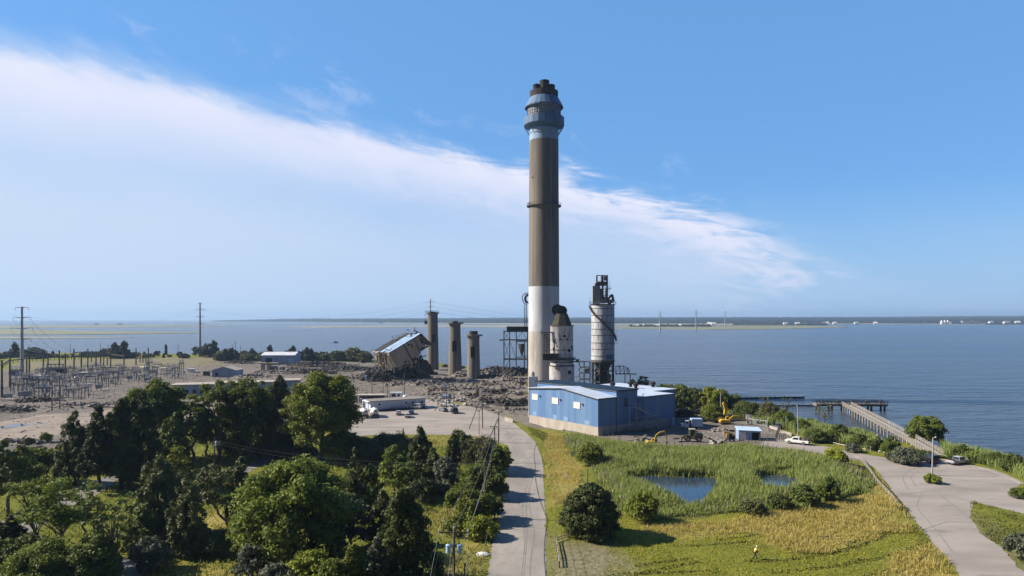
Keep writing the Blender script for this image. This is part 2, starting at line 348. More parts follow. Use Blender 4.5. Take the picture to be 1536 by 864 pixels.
def zone_material():
    m = bpy.data.materials.new('ground'); m.use_nodes = True; t = m.node_tree; b = t.nodes['Principled BSDF']
    b.inputs['Roughness'].default_value = .95; b.inputs['Specular IOR Level'].default_value = .1
    g = t.nodes.new('ShaderNodeNewGeometry')
    def nz(sc, st=(1, 1, 1), det=6, rg=.65, rz=0):
        mp = t.nodes.new('ShaderNodeMapping'); mp.inputs['Scale'].default_value = st; mp.inputs['Rotation'].default_value = (0, 0, rz); t.links.new(g.outputs['Position'], mp.inputs[0])
        n = t.nodes.new('ShaderNodeTexNoise'); n.inputs['Scale'].default_value = sc; n.inputs['Detail'].default_value = det; n.inputs['Roughness'].default_value = rg
        t.links.new(mp.outputs[0], n.inputs['Vector']); return n.outputs[0]
    def mr(f, lo, hi):
        n = t.nodes.new('ShaderNodeMapRange'); n.inputs[1].default_value = lo; n.inputs[2].default_value = hi; t.links.new(f, n.inputs[0]); return n.outputs[0]
    def mix(f, A, B):
        x = t.nodes.new('ShaderNodeMix'); x.data_type = 'RGBA'; t.links.new(f, x.inputs[0])
        for s, k in ((A, 6), (B, 7)):
            if isinstance(s, tuple): x.inputs[k].default_value = (*s, 1)
            else: t.links.new(s, x.inputs[k])
        return x.outputs[2]
    def ma(op, a, b_):
        n = t.nodes.new('ShaderNodeMath'); n.operation = op
        for i, s in enumerate((a, b_)):
            if isinstance(s, (int, float)): n.inputs[i].default_value = s
            else: t.links.new(s, n.inputs[i])
        return n.outputs[0]
    def att(name):
        a = t.nodes.new('ShaderNodeAttribute'); a.attribute_name = name; s = t.nodes.new('ShaderNodeSeparateColor'); t.links.new(a.outputs['Color'], s.inputs[0]); return s.outputs
    s1 = att('soil'); s2 = att('wet')
    nb = nz(.16); nf = nz(1.1); nff = nz(4.5, det=3)
    def edge(mask, w=.35): return mr(ma('ADD', mask, ma('MULTIPLY', ma('SUBTRACT', nf, .5), 1.1)), .5 - w / 2, .5 + w / 2)
    grass = mix(mr(nb, .38, .62), (.15, .165, .02), (.22, .215, .03))
    grass = mix(mr(nz(.9, (1, 3, 1)), .45, .65), grass, (.10, .125, .018))
    grass = mix(mr(nff, .55, .75), grass, (.25, .22, .06))
    dryc = mix(mr(nf, .38, .62), (.34, .275, .085), (.22, .20, .045))
    dryc = mix(mr(nff, .5, .7), dryc, (.37, .29, .10))
    dirt = mix(mr(nb, .35, .6), (.21, .178, .15), (.14, .125, .112))
    dirt = mix(mr(nz(.5, (1, 2.2, 1)), .5, .62), dirt, (.28, .24, .20))
    dirt = mix(mr(nff, .5, .68), dirt, (.10, .092, .085))
    sandc = mix(mr(nz(.35, (.5, 3.0, 1)), .4, .6), (.36, .30, .245), (.24, .20, .17))
    wornc = mix(mr(nf, .4, .6), (.25, .215, .15), (.15, .14, .065))
    marsh = mix(mr(nf, .4, .6), (.05, .052, .022), (.075, .085, .03))
    c = mix(edge(s1[1], .5), grass, dryc)
    c = mix(edge(s1[0], .3), c, dirt)
    c = mix(edge(s1[2], .9), c, wornc)
    c = mix(edge(s2[1], .3), c, sandc)
    c = mix(edge(s2[0], .4), c, marsh)
    t.links.new(c, b.inputs['Base Color'])
    bp = t.nodes.new('ShaderNodeBump'); bp.inputs['Strength'].default_value = .75; bp.inputs['Distance'].default_value = .35
    t.links.new(ma('ADD', nz(1.6, det=5), ma('MULTIPLY', nff, .5)), bp.inputs['Height']); t.links.new(bp.outputs[0], b.inputs['Normal'])
    return m
ground = put('ground', me, zone_material()); tag(ground, 'grass, dirt and rubble strewn ground of the river bank', 'ground', kind='structure')

# ------------------------------------------------------------------ water
def water_material(name, c, c2, near=.22, bscale=.35, strength=.5, dist=.6, rough=.12):
    m = bpy.data.materials.new(name); m.use_nodes = True; t = m.node_tree; b = t.nodes['Principled BSDF']
    b.inputs['Roughness'].default_value = rough; b.inputs['IOR'].default_value = 1.33; b.inputs['Specular IOR Level'].default_value = .5 if rough < .1 else .38
    g = t.nodes.new('ShaderNodeNewGeometry')
    def nz(sc, st, det=4):
        mp = t.nodes.new('ShaderNodeMapping'); mp.inputs['Scale'].default_value = st; mp.inputs['Rotation'].default_value = (0, 0, R(12)); t.links.new(g.outputs['Position'], mp.inputs[0])
        n = t.nodes.new('ShaderNodeTexNoise'); n.inputs['Scale'].default_value = sc; n.inputs['Detail'].default_value = det; t.links.new(mp.outputs[0], n.inputs['Vector']); return n.outputs[0]
    big = nz(.0042, (.55, 1.5, 1), 6)
    mr = t.nodes.new('ShaderNodeMapRange'); mr.inputs[1].default_value = .42; mr.inputs[2].default_value = .60; t.links.new(big, mr.inputs[0])
    x = t.nodes.new('ShaderNodeMix'); x.data_type = 'RGBA'; t.links.new(mr.outputs[0], x.inputs[0]); x.inputs[6].default_value = (*c, 1); x.inputs[7].default_value = (*c2, 1)
    t.links.new(x.outputs[2], b.inputs['Base Color'])
    bp = t.nodes.new('ShaderNodeBump'); bp.inputs['Distance'].default_value = dist
    st = t.nodes.new('ShaderNodeMapRange'); t.links.new(big, st.inputs[0]); st.inputs[1].default_value = .38; st.inputs[2].default_value = .62; st.inputs[3].default_value = strength * .55; st.inputs[4].default_value = strength
    t.links.new(st.outputs[0], bp.inputs['Strength'])
    ad = t.nodes.new('ShaderNodeMath'); ad.operation = 'ADD'; t.links.new(nz(bscale, (.6, 1.4, 1), 5), ad.inputs[0])
    ml = t.nodes.new('ShaderNodeMath'); ml.operation = 'MULTIPLY'; ml.inputs[1].default_value = 2.0; t.links.new(nz(bscale * .16, (.6, 1.5, 1), 3), ml.inputs[0]); t.links.new(ml.outputs[0], ad.inputs[1])
    t.links.new(ad.outputs[0], bp.inputs['Height']); t.links.new(bp.outputs[0], b.inputs['Normal'])
    return m
WZ = -1.2
mb = MB(); mb.add([(-15000, -400, WZ), (15000, -400, WZ), (15000, 14500, WZ), (-15000, 14500, WZ)], [(0, 1, 2, 3)])
tag(mb.obj('water', water_material('bay water', (.030, .044, .066), (.058, .074, .094), strength=1.0, dist=2.2, rough=.2, bscale=.28)), 'wide blue bay rippled by wind', 'water', kind='structure')
mb = MB(); P = gp([(930, 700), (1220, 700), (1240, 772), (930, 772)]); mb.add([(x, y, -.38) for x, y in P], [(0, 1, 2, 3)])
tag(mb.obj('pond', water_material('pond water', (.022, .04, .07), (.035, .055, .09), bscale=.9, strength=.12, dist=.15, rough=.05)), 'small pond open in the middle of the reeds', 'pond', kind='structure')

# ------------------------------------------------------------------ roads, lots and paths (sheets with slightly ragged edges)
def densify(poly, step, amp):
    out = []; n = len(poly)
    for i in range(n):
        a = Vector(poly[i]); b = Vector(poly[(i + 1) % n]); k = max(1, int((b - a).length / step))
        nrm = Vector((-(b - a).y, (b - a).x)); nrm = nrm.normalized() if nrm.length else nrm
        for j in range(k): out.append(tuple(a.lerp(b, j / k) + nrm * random.gauss(0, amp)))
    return out
def sheet(name, poly, z, mat, label, amp=.12, step=1.0):
    bm = bmesh.new(); vs = [bm.verts.new((x, y, z)) for x, y in densify(poly, step, amp)]
    f = bm.faces.new(vs)
    if f.normal.z < 0: f.normal_flip()
    bm.normal_update()
    if f.normal.z < 0: bmesh.ops.reverse_faces(bm, faces=[f])
    bmesh.ops.triangulate(bm, faces=bm.faces[:])
    me = bpy.data.meshes.new(name); bm.to_mesh(me); bm.free()
    return tag(put(name, me, mat), label, name.split('_')[-1], kind='structure')
ASPH = material('worn road surface', (.325, .29, .256), (.235, .21, .188), .12, .93, world=True, col3=(.20, .182, .165), scale3=.35, lo3=.56, hi3=.70, lo=.38, hi=.62, bump=.3, bscale=6, stretch=(1.6, .45, 1), stretch3=(1, 1, 1))
LOTM = material('worn gravel lot', (.335, .295, .26), (.265, .232, .205), .09, .95, world=True, col3=(.215, .19, .17), scale3=.16, lo3=.56, hi3=.68, lo=.4, hi=.62, bump=.4, bscale=5, stretch=(.6, 1.5, 1))
SLAB = material('old concrete slab', (.23, .215, .20), (.165, .158, .15), .3, .95, world=True, col3=(.11, .11, .09), scale3=1.5, lo3=.55, hi3=.7, bump=.4, bscale=4)
sheet('parking_lot', SHEETS['lot'], .012, LOTM, 'pale gravel car park in front of the office trailer', .25)
sheet('road', SHEETS['road'], .02, ASPH, 'pale narrow road running from the foreground to the plant', .10)
sheet('shore_road', SHEETS['rroad'], .016, LOTM, 'pale road and turning lot beside the pier', .14)
for i, p in enumerate(PATHS):
    sheet('path', p, .025, SLAB, ('cracked grey paved path under the trees', 'grey slab path by the thin trees', 'short grey path across the dry grass')[i], .2)
# curved tyre marks and cracks on the road, as thin tar lines lying on it
TAR = material('rubber and tar line', (.15, .14, .13), (.20, .188, .172), 1.5, .9, world=True)
def line_strip(name, pts, w, label, z=.028, mat=TAR, cat='mark'):
    mb = MB(); c = []
    for a, b in zip(pts, pts[1:]):
        for j in range(6): c.append(a.lerp(b, j / 6))
    c.append(pts[-1]); sm = [c[0]] + [(c[i - 1] + c[i] * 2 + c[i + 1]) / 4 for i in range(1, len(c) - 1)] + [c[-1]]
    for _ in range(4): sm = [sm[0]] + [(sm[i - 1] + sm[i] * 2 + sm[i + 1]) / 4 for i in range(1, len(sm) - 1)] + [sm[-1]]
    vs = []
    for i, p in enumerate(sm):
        d = (sm[min(i + 1, len(sm) - 1)] - sm[max(i - 1, 0)]); n = Vector((-d.y, d.x, 0)).normalized() * (w / 2 * random.uniform(.7, 1.2))
        vs += [(p.x + n.x, p.y + n.y, z), (p.x - n.x, p.y - n.y, z)]
    mb.add(vs, [(2 * i, 2 * i + 1, 2 * i + 3, 2 * i + 2) for i in range(len(sm) - 1)])
    return tag(mb.obj(name, mat), label, cat, kind='structure')
for k, pts in enumerate([[(759, 647), (763, 660), (776, 678), (796, 700), (797, 715), (790, 730), (783, 760), (786, 790), (788, 815), (782, 864)],
                         [(763, 648), (768, 660), (782, 678), (798, 698), (801, 712), (793, 735), (789, 760), (790, 790), (791, 800), (786, 864)],
                         [(795, 730), (794, 760), (799, 785), (803, 800), (797, 830), (795, 864)]]):
    line_strip('tyre_mark', [G(x, y) for x, y in pts], .12, 'dark curved tyre mark along the narrow road')
for pts in ([(765, 683), (812, 680)], [(778, 692), (816, 694)], [(757, 711), (817, 712.5)], [(757, 739), (818, 741)], [(732, 787), (790, 790), (818, 794)], [(756, 641.5), (782, 644)]):
    line_strip('road_crack', [G(x, y) for x, y in pts], .13, 'dark tarred crack across the narrow road', z=.03)
for pts in ([(1408, 740), (1430, 758), (1456, 778)], [(1414, 741), (1440, 747), (1462, 755)], [(1418, 718), (1460, 722), (1510, 726)], [(1385, 795), (1420, 782), (1466, 784)], [(1352, 742), (1400, 736), (1412, 737)]):
    line_strip('lot_crack', [G(x, y) for x, y in pts], .16, 'dark crack in the shore road surface', z=.03)
for pts in ([(1362, 735), (1352, 715), (1366, 704), (1390, 703)], [(1374, 730), (1364, 714), (1378, 706), (1392, 707)], [(1384, 740), (1372, 760), (1405, 795), (1430, 830)]):
    line_strip('tyre_mark', [G(x, y) for x, y in pts], .22, 'faint curved tyre mark on the shore road', z=.026, mat=material('faint rubber', (.22, .2, .18), (.26, .235, .21), .8, .95, world=True))
line_strip('lot_edge_line', [G(x, y) for x, y in [(1466, 700), (1490, 708), (1512, 716), (1530, 726)]], .22, 'pale kerb line edging the lot by the shore', mat=material('pale kerb', (.55, .53, .5), (.4, .38, .36), 1, .9, world=True))
# ------------------------------------------------------------------ materials for the plant
CONC = material('weathered concrete', (.215, .188, .158), (.145, .128, .11), .5, .92, stretch=(1, 1, .06), col3=(.13, .112, .095), scale3=.9, lo3=.54, hi3=.72, stretch3=(1, 1, .05), bump=.2, bscale=2)
CONCD = material('sooty concrete', (.035, .032, .03), (.07, .06, .052), .5, .95, stretch=(1, 1, .3))
WHITEP = material('weathered white paint', (.60, .63, .68), (.47, .48, .50), .25, .8, stretch=(1, 1, .15), col3=(.36, .30, .24), scale3=.13, lo3=.60, hi3=.75)
WORNP = material('worn white paint over concrete', (.50, .47, .43), (.36, .32, .275), .3, .9, stretch=(1, 1, .2), col3=(.55, .54, .53), scale3=.6, lo3=.5, hi3=.7)
PALEB = material('pale blue paint', (.42, .55, .74), (.35, .46, .63), .4, .75, stretch=(1, 1, .2))
BLUEP = material('grey blue steel', (.13, .20, .32), (.10, .16, .26), .5, .7, stretch=(1, 1, .3))
BLUER = material('blue grey sheet roof', (.105, .185, .32), (.085, .15, .27), .5, .6)
RUSTY = material('rusty dark steel', (.055, .048, .043), (.11, .075, .052), .9, .85, col3=(.03, .03, .03), scale3=2.5)
STEEL = material('grey galvanised steel', (.30, .31, .33), (.22, .225, .235), .8, .6, col3=(.20, .15, .11), scale3=1.2, lo3=.6, hi3=.75)
DSTEEL = material('dark weathered steel', (.085, .082, .08), (.13, .115, .10), .9, .8)
DARK = material('black opening', (.012, .012, .013), rough=.95)
BLACKM = material('sooty black metal', (.014, .014, .014), (.03, .027, .025), 1.2, .8)
def glazed():
    m = material('multi pane glazing', (.42, .37, .30), (.20, .20, .21), .5, .45, stretch=(1, 1, 1)); return m
GLAZE = glazed()
def ribbed(name, c1, c2, axis='xy', sc=2.2, rough=.55, c3=None):     # ribbed sheet cladding: upright ribs in colour streaks and bump
    m = material(name, c1, c2, .22, rough, stretch=(1, 1, .04), lo=.46, hi=.56, col3=c3, scale3=.7, lo3=.60, hi3=.68)
    t = m.node_tree; b = t.nodes['Principled BSDF']; g = t.nodes.new('ShaderNodeTexCoord')
    s = t.nodes.new('ShaderNodeSeparateXYZ'); t.links.new(g.outputs['Object'], s.inputs[0])
    a = t.nodes.new('ShaderNodeMath'); a.operation = 'ADD'; t.links.new(s.outputs[0], a.inputs[0]); t.links.new(s.outputs[1], a.inputs[1])
    k = t.nodes.new('ShaderNodeMath'); k.operation = 'MULTIPLY'; k.inputs[1].default_value = sc * 2 * math.pi; t.links.new(a.outputs[0], k.inputs[0])
    sn = t.nodes.new('ShaderNodeMath'); sn.operation = 'SINE'; t.links.new(k.outputs[0], sn.inputs[0])
    bp = t.nodes.new('ShaderNodeBump'); bp.inputs['Strength'].default_value = .5; bp.inputs['Distance'].default_value = .08
    t.links.new(sn.outputs[0], bp.inputs['Height']); t.links.new(bp.outputs[0], b.inputs['Normal']); return m
CLAD = ribbed('blue sheet cladding', (.115, .215, .42), (.155, .265, .45), c3=(.20, .25, .32))
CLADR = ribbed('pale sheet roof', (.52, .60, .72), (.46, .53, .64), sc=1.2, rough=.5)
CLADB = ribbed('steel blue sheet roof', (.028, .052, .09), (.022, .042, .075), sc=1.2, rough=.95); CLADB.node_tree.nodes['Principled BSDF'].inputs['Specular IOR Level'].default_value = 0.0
BASEC = material('pale concrete base', (.47, .42, .36), (.38, .34, .29), .35, .9, stretch=(1, 1, .3), col3=(.52, .47, .41), scale3=.1)
WHITE = material('white painted metal', (.78, .78, .78), (.68, .68, .67), .6, .5)

# ------------------------------------------------------------------ the great chimney
CX, CY = 14.4, 308.0
ch = thing('chimney', 'very tall round concrete chimney with white base and blue balconies near its top', 'chimney', (CX, CY, 0))
def rad(z): return 7.15 - z * (7.15 - 6.45) / 133
def seg(name, z0, z1, mat, n=64, off=0.0):
    k = 12; mb = MB(); mb.lathe([(rad(z0 + (z1 - z0) * i / k) + off, z0 + (z1 - z0) * i / k) for i in range(k + 1)], n); return mb.obj(name, mat, ch, True)
seg('base_section', 0, 28.4, WORNP); seg('white_section', 28.4, 48.4, WHITEP); seg('shaft', 48.4, 114.0, CONC)
seg('white_band', 114.0, 119, material('chalky blue band', (.30, .40, .55), (.25, .34, .47), .4, .8, stretch=(1, 1, .2)))
seg('upper_shaft', 119, 133.2, BLUEP)
# joints of the concrete lifts, faint rings standing 1 cm proud
mb = MB()
for z in np.arange(52, 113, 2.4): mb.lathe([(rad(z) + .004, z), (rad(z) + .03, z + .05), (rad(z) + .004, z + .1)], 64)
mb.obj('pour_joint', CONC, ch)
# mid gallery
mb = MB(); mb.lathe([(6.6, 84.0), (7.8, 84.5), (7.8, 84.8), (6.6, 84.8)], 48); gal = mb.obj('gallery', DSTEEL, ch)
mb = MB()
for i in range(28):
    a = i * 2 * math.pi / 28; mb.tube((7.7 * math.cos(a), 7.7 * math.sin(a), 84.8), (7.7 * math.cos(a), 7.7 * math.sin(a), 86.0), .05, n=4)
for z in (85.4, 86.0): mb.path([(7.7 * math.cos(i * .2244), 7.7 * math.sin(i * .2244), z) for i in range(29)], .05, 4)
for i in (3, 9, 16, 21, 25): a = i * .2244; mb.box((7.5 * math.cos(a), 7.5 * math.sin(a), 85.5), (.5, .5, 1.0))
mb.obj('railing', DSTEEL, gal)
# big balcony, faceted
mb = MB(); mb.lathe([(6.55, 120.2), (8.9, 120.5), (9.2, 120.9), (9.2, 124.3), (8.9, 124.3), (8.9, 123.2), (7.5, 123.2)], 20); bal = mb.obj('balcony', BLUER, ch)
mb = MB()
for i in range(20):
    a = (i + .5) * 2 * math.pi / 20; mb.tube((6.5 * math.cos(a), 6.5 * math.sin(a), 116.6), (9.0 * math.cos(a), 9.0 * math.sin(a), 120.6), .12, n=5)
mb.obj('bracket', BLUEP, bal)
# glazed drum: panes in a grid of bars
mb = MB(); mb.lathe([(7.5, 124.3), (7.5, 130.3)], 40); dr = mb.obj('lantern_glazing', GLAZE, ch)
mb = MB()
for i in range(40):
    a = i * 2 * math.pi / 40; mb.beam((7.55 * math.cos(a), 7.55 * math.sin(a), 124.3), (7.55 * math.cos(a), 7.55 * math.sin(a), 130.3), .16)
for z in (125.6, 126.8, 128.0, 129.2): mb.lathe([(7.5, z - .08), (7.62, z - .08), (7.62, z + .08), (7.5, z + .08)], 40)
mb.obj('glazing_bar', BLUEP, dr)
mb = MB(); mb.lathe([(7.5, 129.6), (8.7, 128.8), (8.75, 129.3), (6.6, 133.2), (6.4, 133.4)], 24); mb.obj('canopy', BLUER, ch)
mb = MB(); mb.lathe([(6.35, 133.2), (6.4, 136.2), (6.1, 136.3), (5.9, 136.0)], 48); mb.lathe([(.01, 135.6), (6.0, 135.6)], 32); mb.obj('rim', CONCD, ch, True)
for fx, fy, r, zt in ((0.2, -1.2, 2.15, 141.0), (-3.2, -.6, 1.75, 139.4), (3.2, -.2, 1.75, 139.4), (.3, 3.2, 2.0, 140.2)):
    mb = MB(); mb.lathe([(r, 135.6), (r, zt - .7), (r + .12, zt - .7), (r + .12, zt - .3), (r - .25, zt), (r - .3, zt - 1.5)], 28, (fx, fy, 0)); mb.lathe([(.01, zt - 1.4), (r - .28, zt - 1.4)], 24, (fx, fy, 0))
    mb.obj('flue', BLACKM, ch, True)
for a in (-3.0, -2.5, -.15, .35, 2.6, .9):
    mb = MB(); mb.tube((6.3 * math.cos(a), 6.3 * math.sin(a), 135), (6.3 * math.cos(a), 6.3 * math.sin(a), 138.6), .07, .03, 5); mb.obj('antenna', DSTEEL, ch)
mb = MB()                                           # ladder up the left side
for x in (-.25, .25): mb.tube((-6.95 + .0, x - 1.6, 1), (-6.35, x - 1.6, 84), .05, n=4)
for z in np.arange(2, 84, 1.2): mb.tube((-6.98 + z * .0072, -1.85, z), (-6.98 + z * .0072, -1.35, z), .035, n=4)
for z in np.arange(5, 84, 9): mb.box((-6.8 + z * .006, -1.6, z), (.4, 1.0, .12))
mb.obj('ladder', DSTEEL, ch)
random.seed(2)
for pz in (50.5, 66, 97):
    mb = MB(); a = random.uniform(-2.6, -.6); mb.box((rad(pz) * math.cos(a), rad(pz) * math.sin(a), pz), (.5, .5, .5), a); mb.obj('lamp_box', DSTEEL, ch)

# ------------------------------------------------------------------ big blue building: three bays along one front
BX, BY = 24.9, 197.4; BR = math.atan2(.605, .795)
bb = thing('blue_building', 'large blue metal clad industrial building with white roofs at the foot of the chimney', 'building', (BX, BY, 0), BR)
def w2l(px, py=None, Y=None):
    v = Vector((XA(px, Y) - BX, Y - BY)); return v.x * math.cos(BR) + v.y * math.sin(BR), -v.x * math.sin(BR) + v.y * math.cos(BR)
mb = MB()                                               # front bay with a low gable facing left
gab = [(0, 2.6), (31.7, 2.6), (31.7, 11.4), (15.85, 12.6), (0, 10.8)]
vs = [(0, y, z) for y, z in gab] + [(7.5, y, z) for y, z in gab]
mb.add(vs, [(0, 1, 2, 3, 4), (9, 8, 7, 6, 5), (0, 5, 6, 1), (1, 6, 7, 2), (4, 9, 5, 0), (2, 7, 8, 3), (3, 8, 9, 4)])
mb.b2(7.5, 16.6, 0.004, 38, 2.0, 12.6); mb.b2(16.6, 33, 0, 42, 2.0, 10.0); mb.b2(33, 46, 9.5, 36, 1.5, 9.9)
mb.obj('wall', CLAD, bb)
mb = MB(); mb.b2(-.08, 33.05, -.06, 31.72, -.5, 2.6); mb.b2(7.5, 32.9, 31.5, 41.9, -.5, 2.0); mb.b2(32.9, 46, 9.6, 36, -.5, 1.5); mb.obj('concrete_base', BASEC, bb)
mb = MB()
for x, y0, y1 in ((0, 0, 31.7),):
    for yy, zz, y2, z2 in ((-.4, 10.75, 15.85, 12.66), (15.85, 12.66, 32.1, 11.36)):
        mb.add([(-.35, yy, zz), (7.5, yy, zz), (7.5, y2, z2), (-.35, y2, z2), (-.35, yy, zz + .18), (7.5, yy, zz + .18), (7.5, y2, z2 + .18), (-.35, y2, z2 + .18)],
               [(0, 1, 2, 3), (4, 7, 6, 5), (0, 4, 5, 1), (2, 6, 7, 3), (0, 3, 7, 4), (1, 5, 6, 2)])
mb.b2(16.62, 33.3, -.3, 42.2, 10.0, 10.22); mb.b2(33.3, 46.3, 9.2, 36.2, 9.9, 10.12)
mb.obj('roof', CLADR, bb)
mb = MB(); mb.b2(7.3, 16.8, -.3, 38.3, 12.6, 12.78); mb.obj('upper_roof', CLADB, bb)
mb = MB(); mb.b2(-.42, -.36, -.4, 15.85, 12.6, 12.61)
for p, q_ in (((-.4, -.4, 10.7), (-.4, 15.85, 12.6)), ((-.4, 15.85, 12.6), (-.4, 32.1, 11.3)), ((-.3, -.42, 10.72), (7.4, -.42, 10.72)), ((7.3, -.36, 12.5), (16.8, -.36, 12.5)), ((16.9, -.36, 9.92), (33.3, -.36, 9.92)), ((7.24, -.2, 12.5), (7.24, 38, 12.5))):
    mb.beam(p, q_, .12, .22)
mb.tube((7.4, -.12, .4), (7.4, -.12, 10.5), .1); mb.tube((16.75, -.12, .4), (16.75, -.12, 10), .1)
mb.obj('fascia', DSTEEL, bb)
WINM = material('pale window panes', (.75, .74, .70), (.62, .60, .55), 1.5, .3)
for px, py in ((145, 290), (338, 327), (547, 370)):      # three windows in the gable wall
    x_, y_ = 780 + px / 6.4, 550 + py / 6.4
    t = min(np.linspace(0, 31.7, 318), key=lambda v: abs((BX - math.sin(BR) * v) / (BY + math.cos(BR) * v) * 1024 + 768 - x_))
    Y = BY + math.cos(BR) * t; z = ZA(y_, Y)
    mb = MB(); mb.b2(-.12, .05, t - 1.35, t + 1.35, z - .85, z + .85); w_ = mb.obj('window', WINM, bb)
    mb = MB()
    for k in range(5): mb.b2(-.16, -.1, t - 1.4 + k * .7 - .05, t - 1.4 + k * .7 + .05, z - .9, z + .9)
    for k in (-.9, 0, .9): mb.b2(-.16, -.1, t - 1.45, t + 1.45, z + k - .06, z + k + .06)
    mb.obj('frame', WHITE, w_)
    mb = MB(); mb.b2(-.4, 0, t - 2.75, t - 2.35, z + .3, z + .75); mb.obj('wall_lamp', DSTEEL, bb)
PATCH = material('faded blue panel', (.20, .31, .52), (.24, .35, .55), .8, .6)
for t in (28.9, 19, 14, 4.5):
    mb = MB(); mb.b2(-.05, .03, t - 1.0, t + 1.0, 2.7, 4.0); mb.obj('wall_panel', PATCH, bb)
mb = MB(); mb.b2(1.6, 2.9, -.13, 0, .5, 2.2); mb.obj('vent_louvre', STEEL, bb)
mb = MB(); mb.b2(31.3, 32.5, -1.2, -.07, .2, 2.6); mb.obj('wall_unit', PALEB, bb)
mb = MB(); mb.b2(11.0, 12.3, -.1, .05, 7.8, 10.2); mb.obj('door', DSTEEL, bb)
mb = MB()                                            # outside stair in three flights
for x0, x1, z in ((10.8, 14.2, 7.7), (13.5, 24.0, 4.2), (10.8, 23.6, 1.5)):
    mb.b2(x0, x1, -2.1, -.1, z - .12, z)
    for y in (-2.05,):
        mb.tube((x0, y, z + 1.05), (x1, y, z + 1.05), .045, n=4); mb.tube((x0, y, z + .55), (x1, y, z + .55), .035, n=4)
        for x in np.arange(x0, x1 + .1, 1.3): mb.tube((x, y, z), (x, y, z + 1.05), .04, n=4)
for (xa, za), (xb, zb), y in (((13.8, 7.7), (21.5, 4.2), -1.7), ((20.5, 4.2), (14.0, 1.5), -1.2), ((17.5, 1.5), (21.5, 0), -1.9)):
    for dy in (-.5, .5):
        mb.beam((xa, y + dy, za), (xb, y + dy, zb), .08, .28); mb.tube((xa, y + dy, za + 1.0), (xb, y + dy, zb + 1.0), .045, n=4)
    for k in range(14):
        f = (k + .5) / 14; mb.b2(xa + (xb - xa) * f - .14, xa + (xb - xa) * f + .14, y - .5, y + .5, za + (zb - za) * f - .03, za + (zb - za) * f)
for x in (10.9, 14.1, 18.5, 23.8): mb.beam((x, -2.0, 0), (x, -2.0, (7.7 if x < 15 else 4.2)), .2)
mb.obj('stair', material('pale stair steel', (.45, .48, .52), (.35, .37, .4), .8, .6), bb)
mb = MB()                                            # ladder with hoops to the right hand roof
for x in (18.2, 18.8): mb.tube((x, -.5, 2.4), (x, -.5, 11.2), .05, n=4)
for z in np.arange(2.6, 11, .5): mb.tube((18.2, -.5, z), (18.8, -.5, z), .035, n=4)
for z in np.arange(4, 11.4, 1.2): mb.path([(18.5 + .42 * math.cos(a), -.5 + .75 * math.sin(a), z) for a in np.linspace(math.pi, 2 * math.pi, 7)], .035, 4)
mb.obj('roof_ladder', DSTEEL, bb)
for x, y in ((31.5, 25.0), (38.4, 23), (36.2, 18.6), (44.3, 18)):
    mb = MB(); mb.lathe([(.55, 10.1), (.55, 11.0), (.95, 11.0), (.95, 11.7), (.6, 12.0), (.01, 12.05)], 14, (x, y, 0)); mb.obj('roof_ventilator', BLACKM, bb, True)

# white duct tower at the back corner of the blue building
dt = thing('duct_tower', 'white upright duct box with a yellow ladder at the left end of the blue building', 'duct', (7.3, 233, 0))
mb = MB(); mb.b2(-1.7, 1.5, -1.3, 1.3, 0, 14.3); mb.obj('duct', material('off white panel', (.62, .60, .57), (.52, .49, .45), .3, .8, stretch=(1, 1, .3)), dt)
mb = MB(); mb.b2(-.6, 2.6, 1.4, 3.0, 0, 11.8); mb.obj('side_duct', STEEL, dt)
mb = MB(); mb.lathe([(.75, 14.3), (.75, 15.3), (.5, 15.9), (.01, 16.0)], 14, (-.3, 0, 0)); mb.obj('cap', WORNP, dt, True)
YEL = material('safety yellow paint', (.62, .42, .03), (.50, .33, .03), 1, .6)
mb = MB()
for y in (-.3, .3): mb.tube((-1.95, y, 6), (-1.95, y, 16.0), .06, n=4)
for z in np.arange(6.4, 16, .6): mb.tube((-1.95, -.3, z), (-1.95, .3, z), .04, n=4)
for z in np.arange(8, 16, 1.0): mb.path([(-1.95 - .8 * math.sin(a), .45 * math.cos(a), z) for a in np.linspace(0, math.pi, 6)], .05, 4)
mb.obj('ladder', YEL, dt)

# ------------------------------------------------------------------ rusting absorber vessel in front of the chimney
VY = 280.0; ov = thing('absorber_vessel', 'rust stained round steel vessel with dark conical top in front of the chimney', 'vessel', (XA(842.6, VY), VY, 0))
RUSTW = material('stained white steel', (.50, .50, .50), (.40, .39, .38), .35, .7, stretch=(1, 1, .35), col3=(.17, .11, .075), scale3=.8, lo3=.52, hi3=.70, stretch3=(1, 1, .3))
mb = MB(); mb.lathe([(5.15, 0), (5.15, 14.6), (4.7, 15.0)], 40); mb.obj('lower_shell', RUSTW, ov, True)
mb = MB(); mb.lathe([(4.72, 15.0), (4.72, 30.8), (4.85, 31.0)], 40); mb.obj('shell', RUSTW, ov, True)
mb = MB(); mb.lathe([(4.75, 30.9), (4.2, 31.6), (2.5, 36.1), (2.4, 36.1)], 8, cap=(False, True), a0=R(22)); mb.obj('cone', material('mossy black steel', (.028, .028, .024), (.07, .066, .045), 1.1, .9), ov)
for z, r, h in ((31.0, 4.95, .3), (25.3, 4.75, .18), (21.2, 4.85, .22), (17.6, 5.3, .35), (16.2, 5.1, .35), (14.7, 5.3, .3), (2.2, 5.3, .3)): mb = MB(); mb.lathe([(4.6, z), (r, z), (r, z + h), (4.6, z + h)], 40); mb.obj('hoop', RUSTY, ov)
mb = MB(); mb.lathe([(5.9, 17.2), (5.9, 17.35)], 30); mb.lathe([(4.6, 17.2), (5.9, 17.2)], 30)
for i in range(30): a = i * .2094; mb.tube((5.85 * math.cos(a), 5.85 * math.sin(a), 17.2), (5.85 * math.cos(a), 5.85 * math.sin(a), 18.3), .05, n=4)
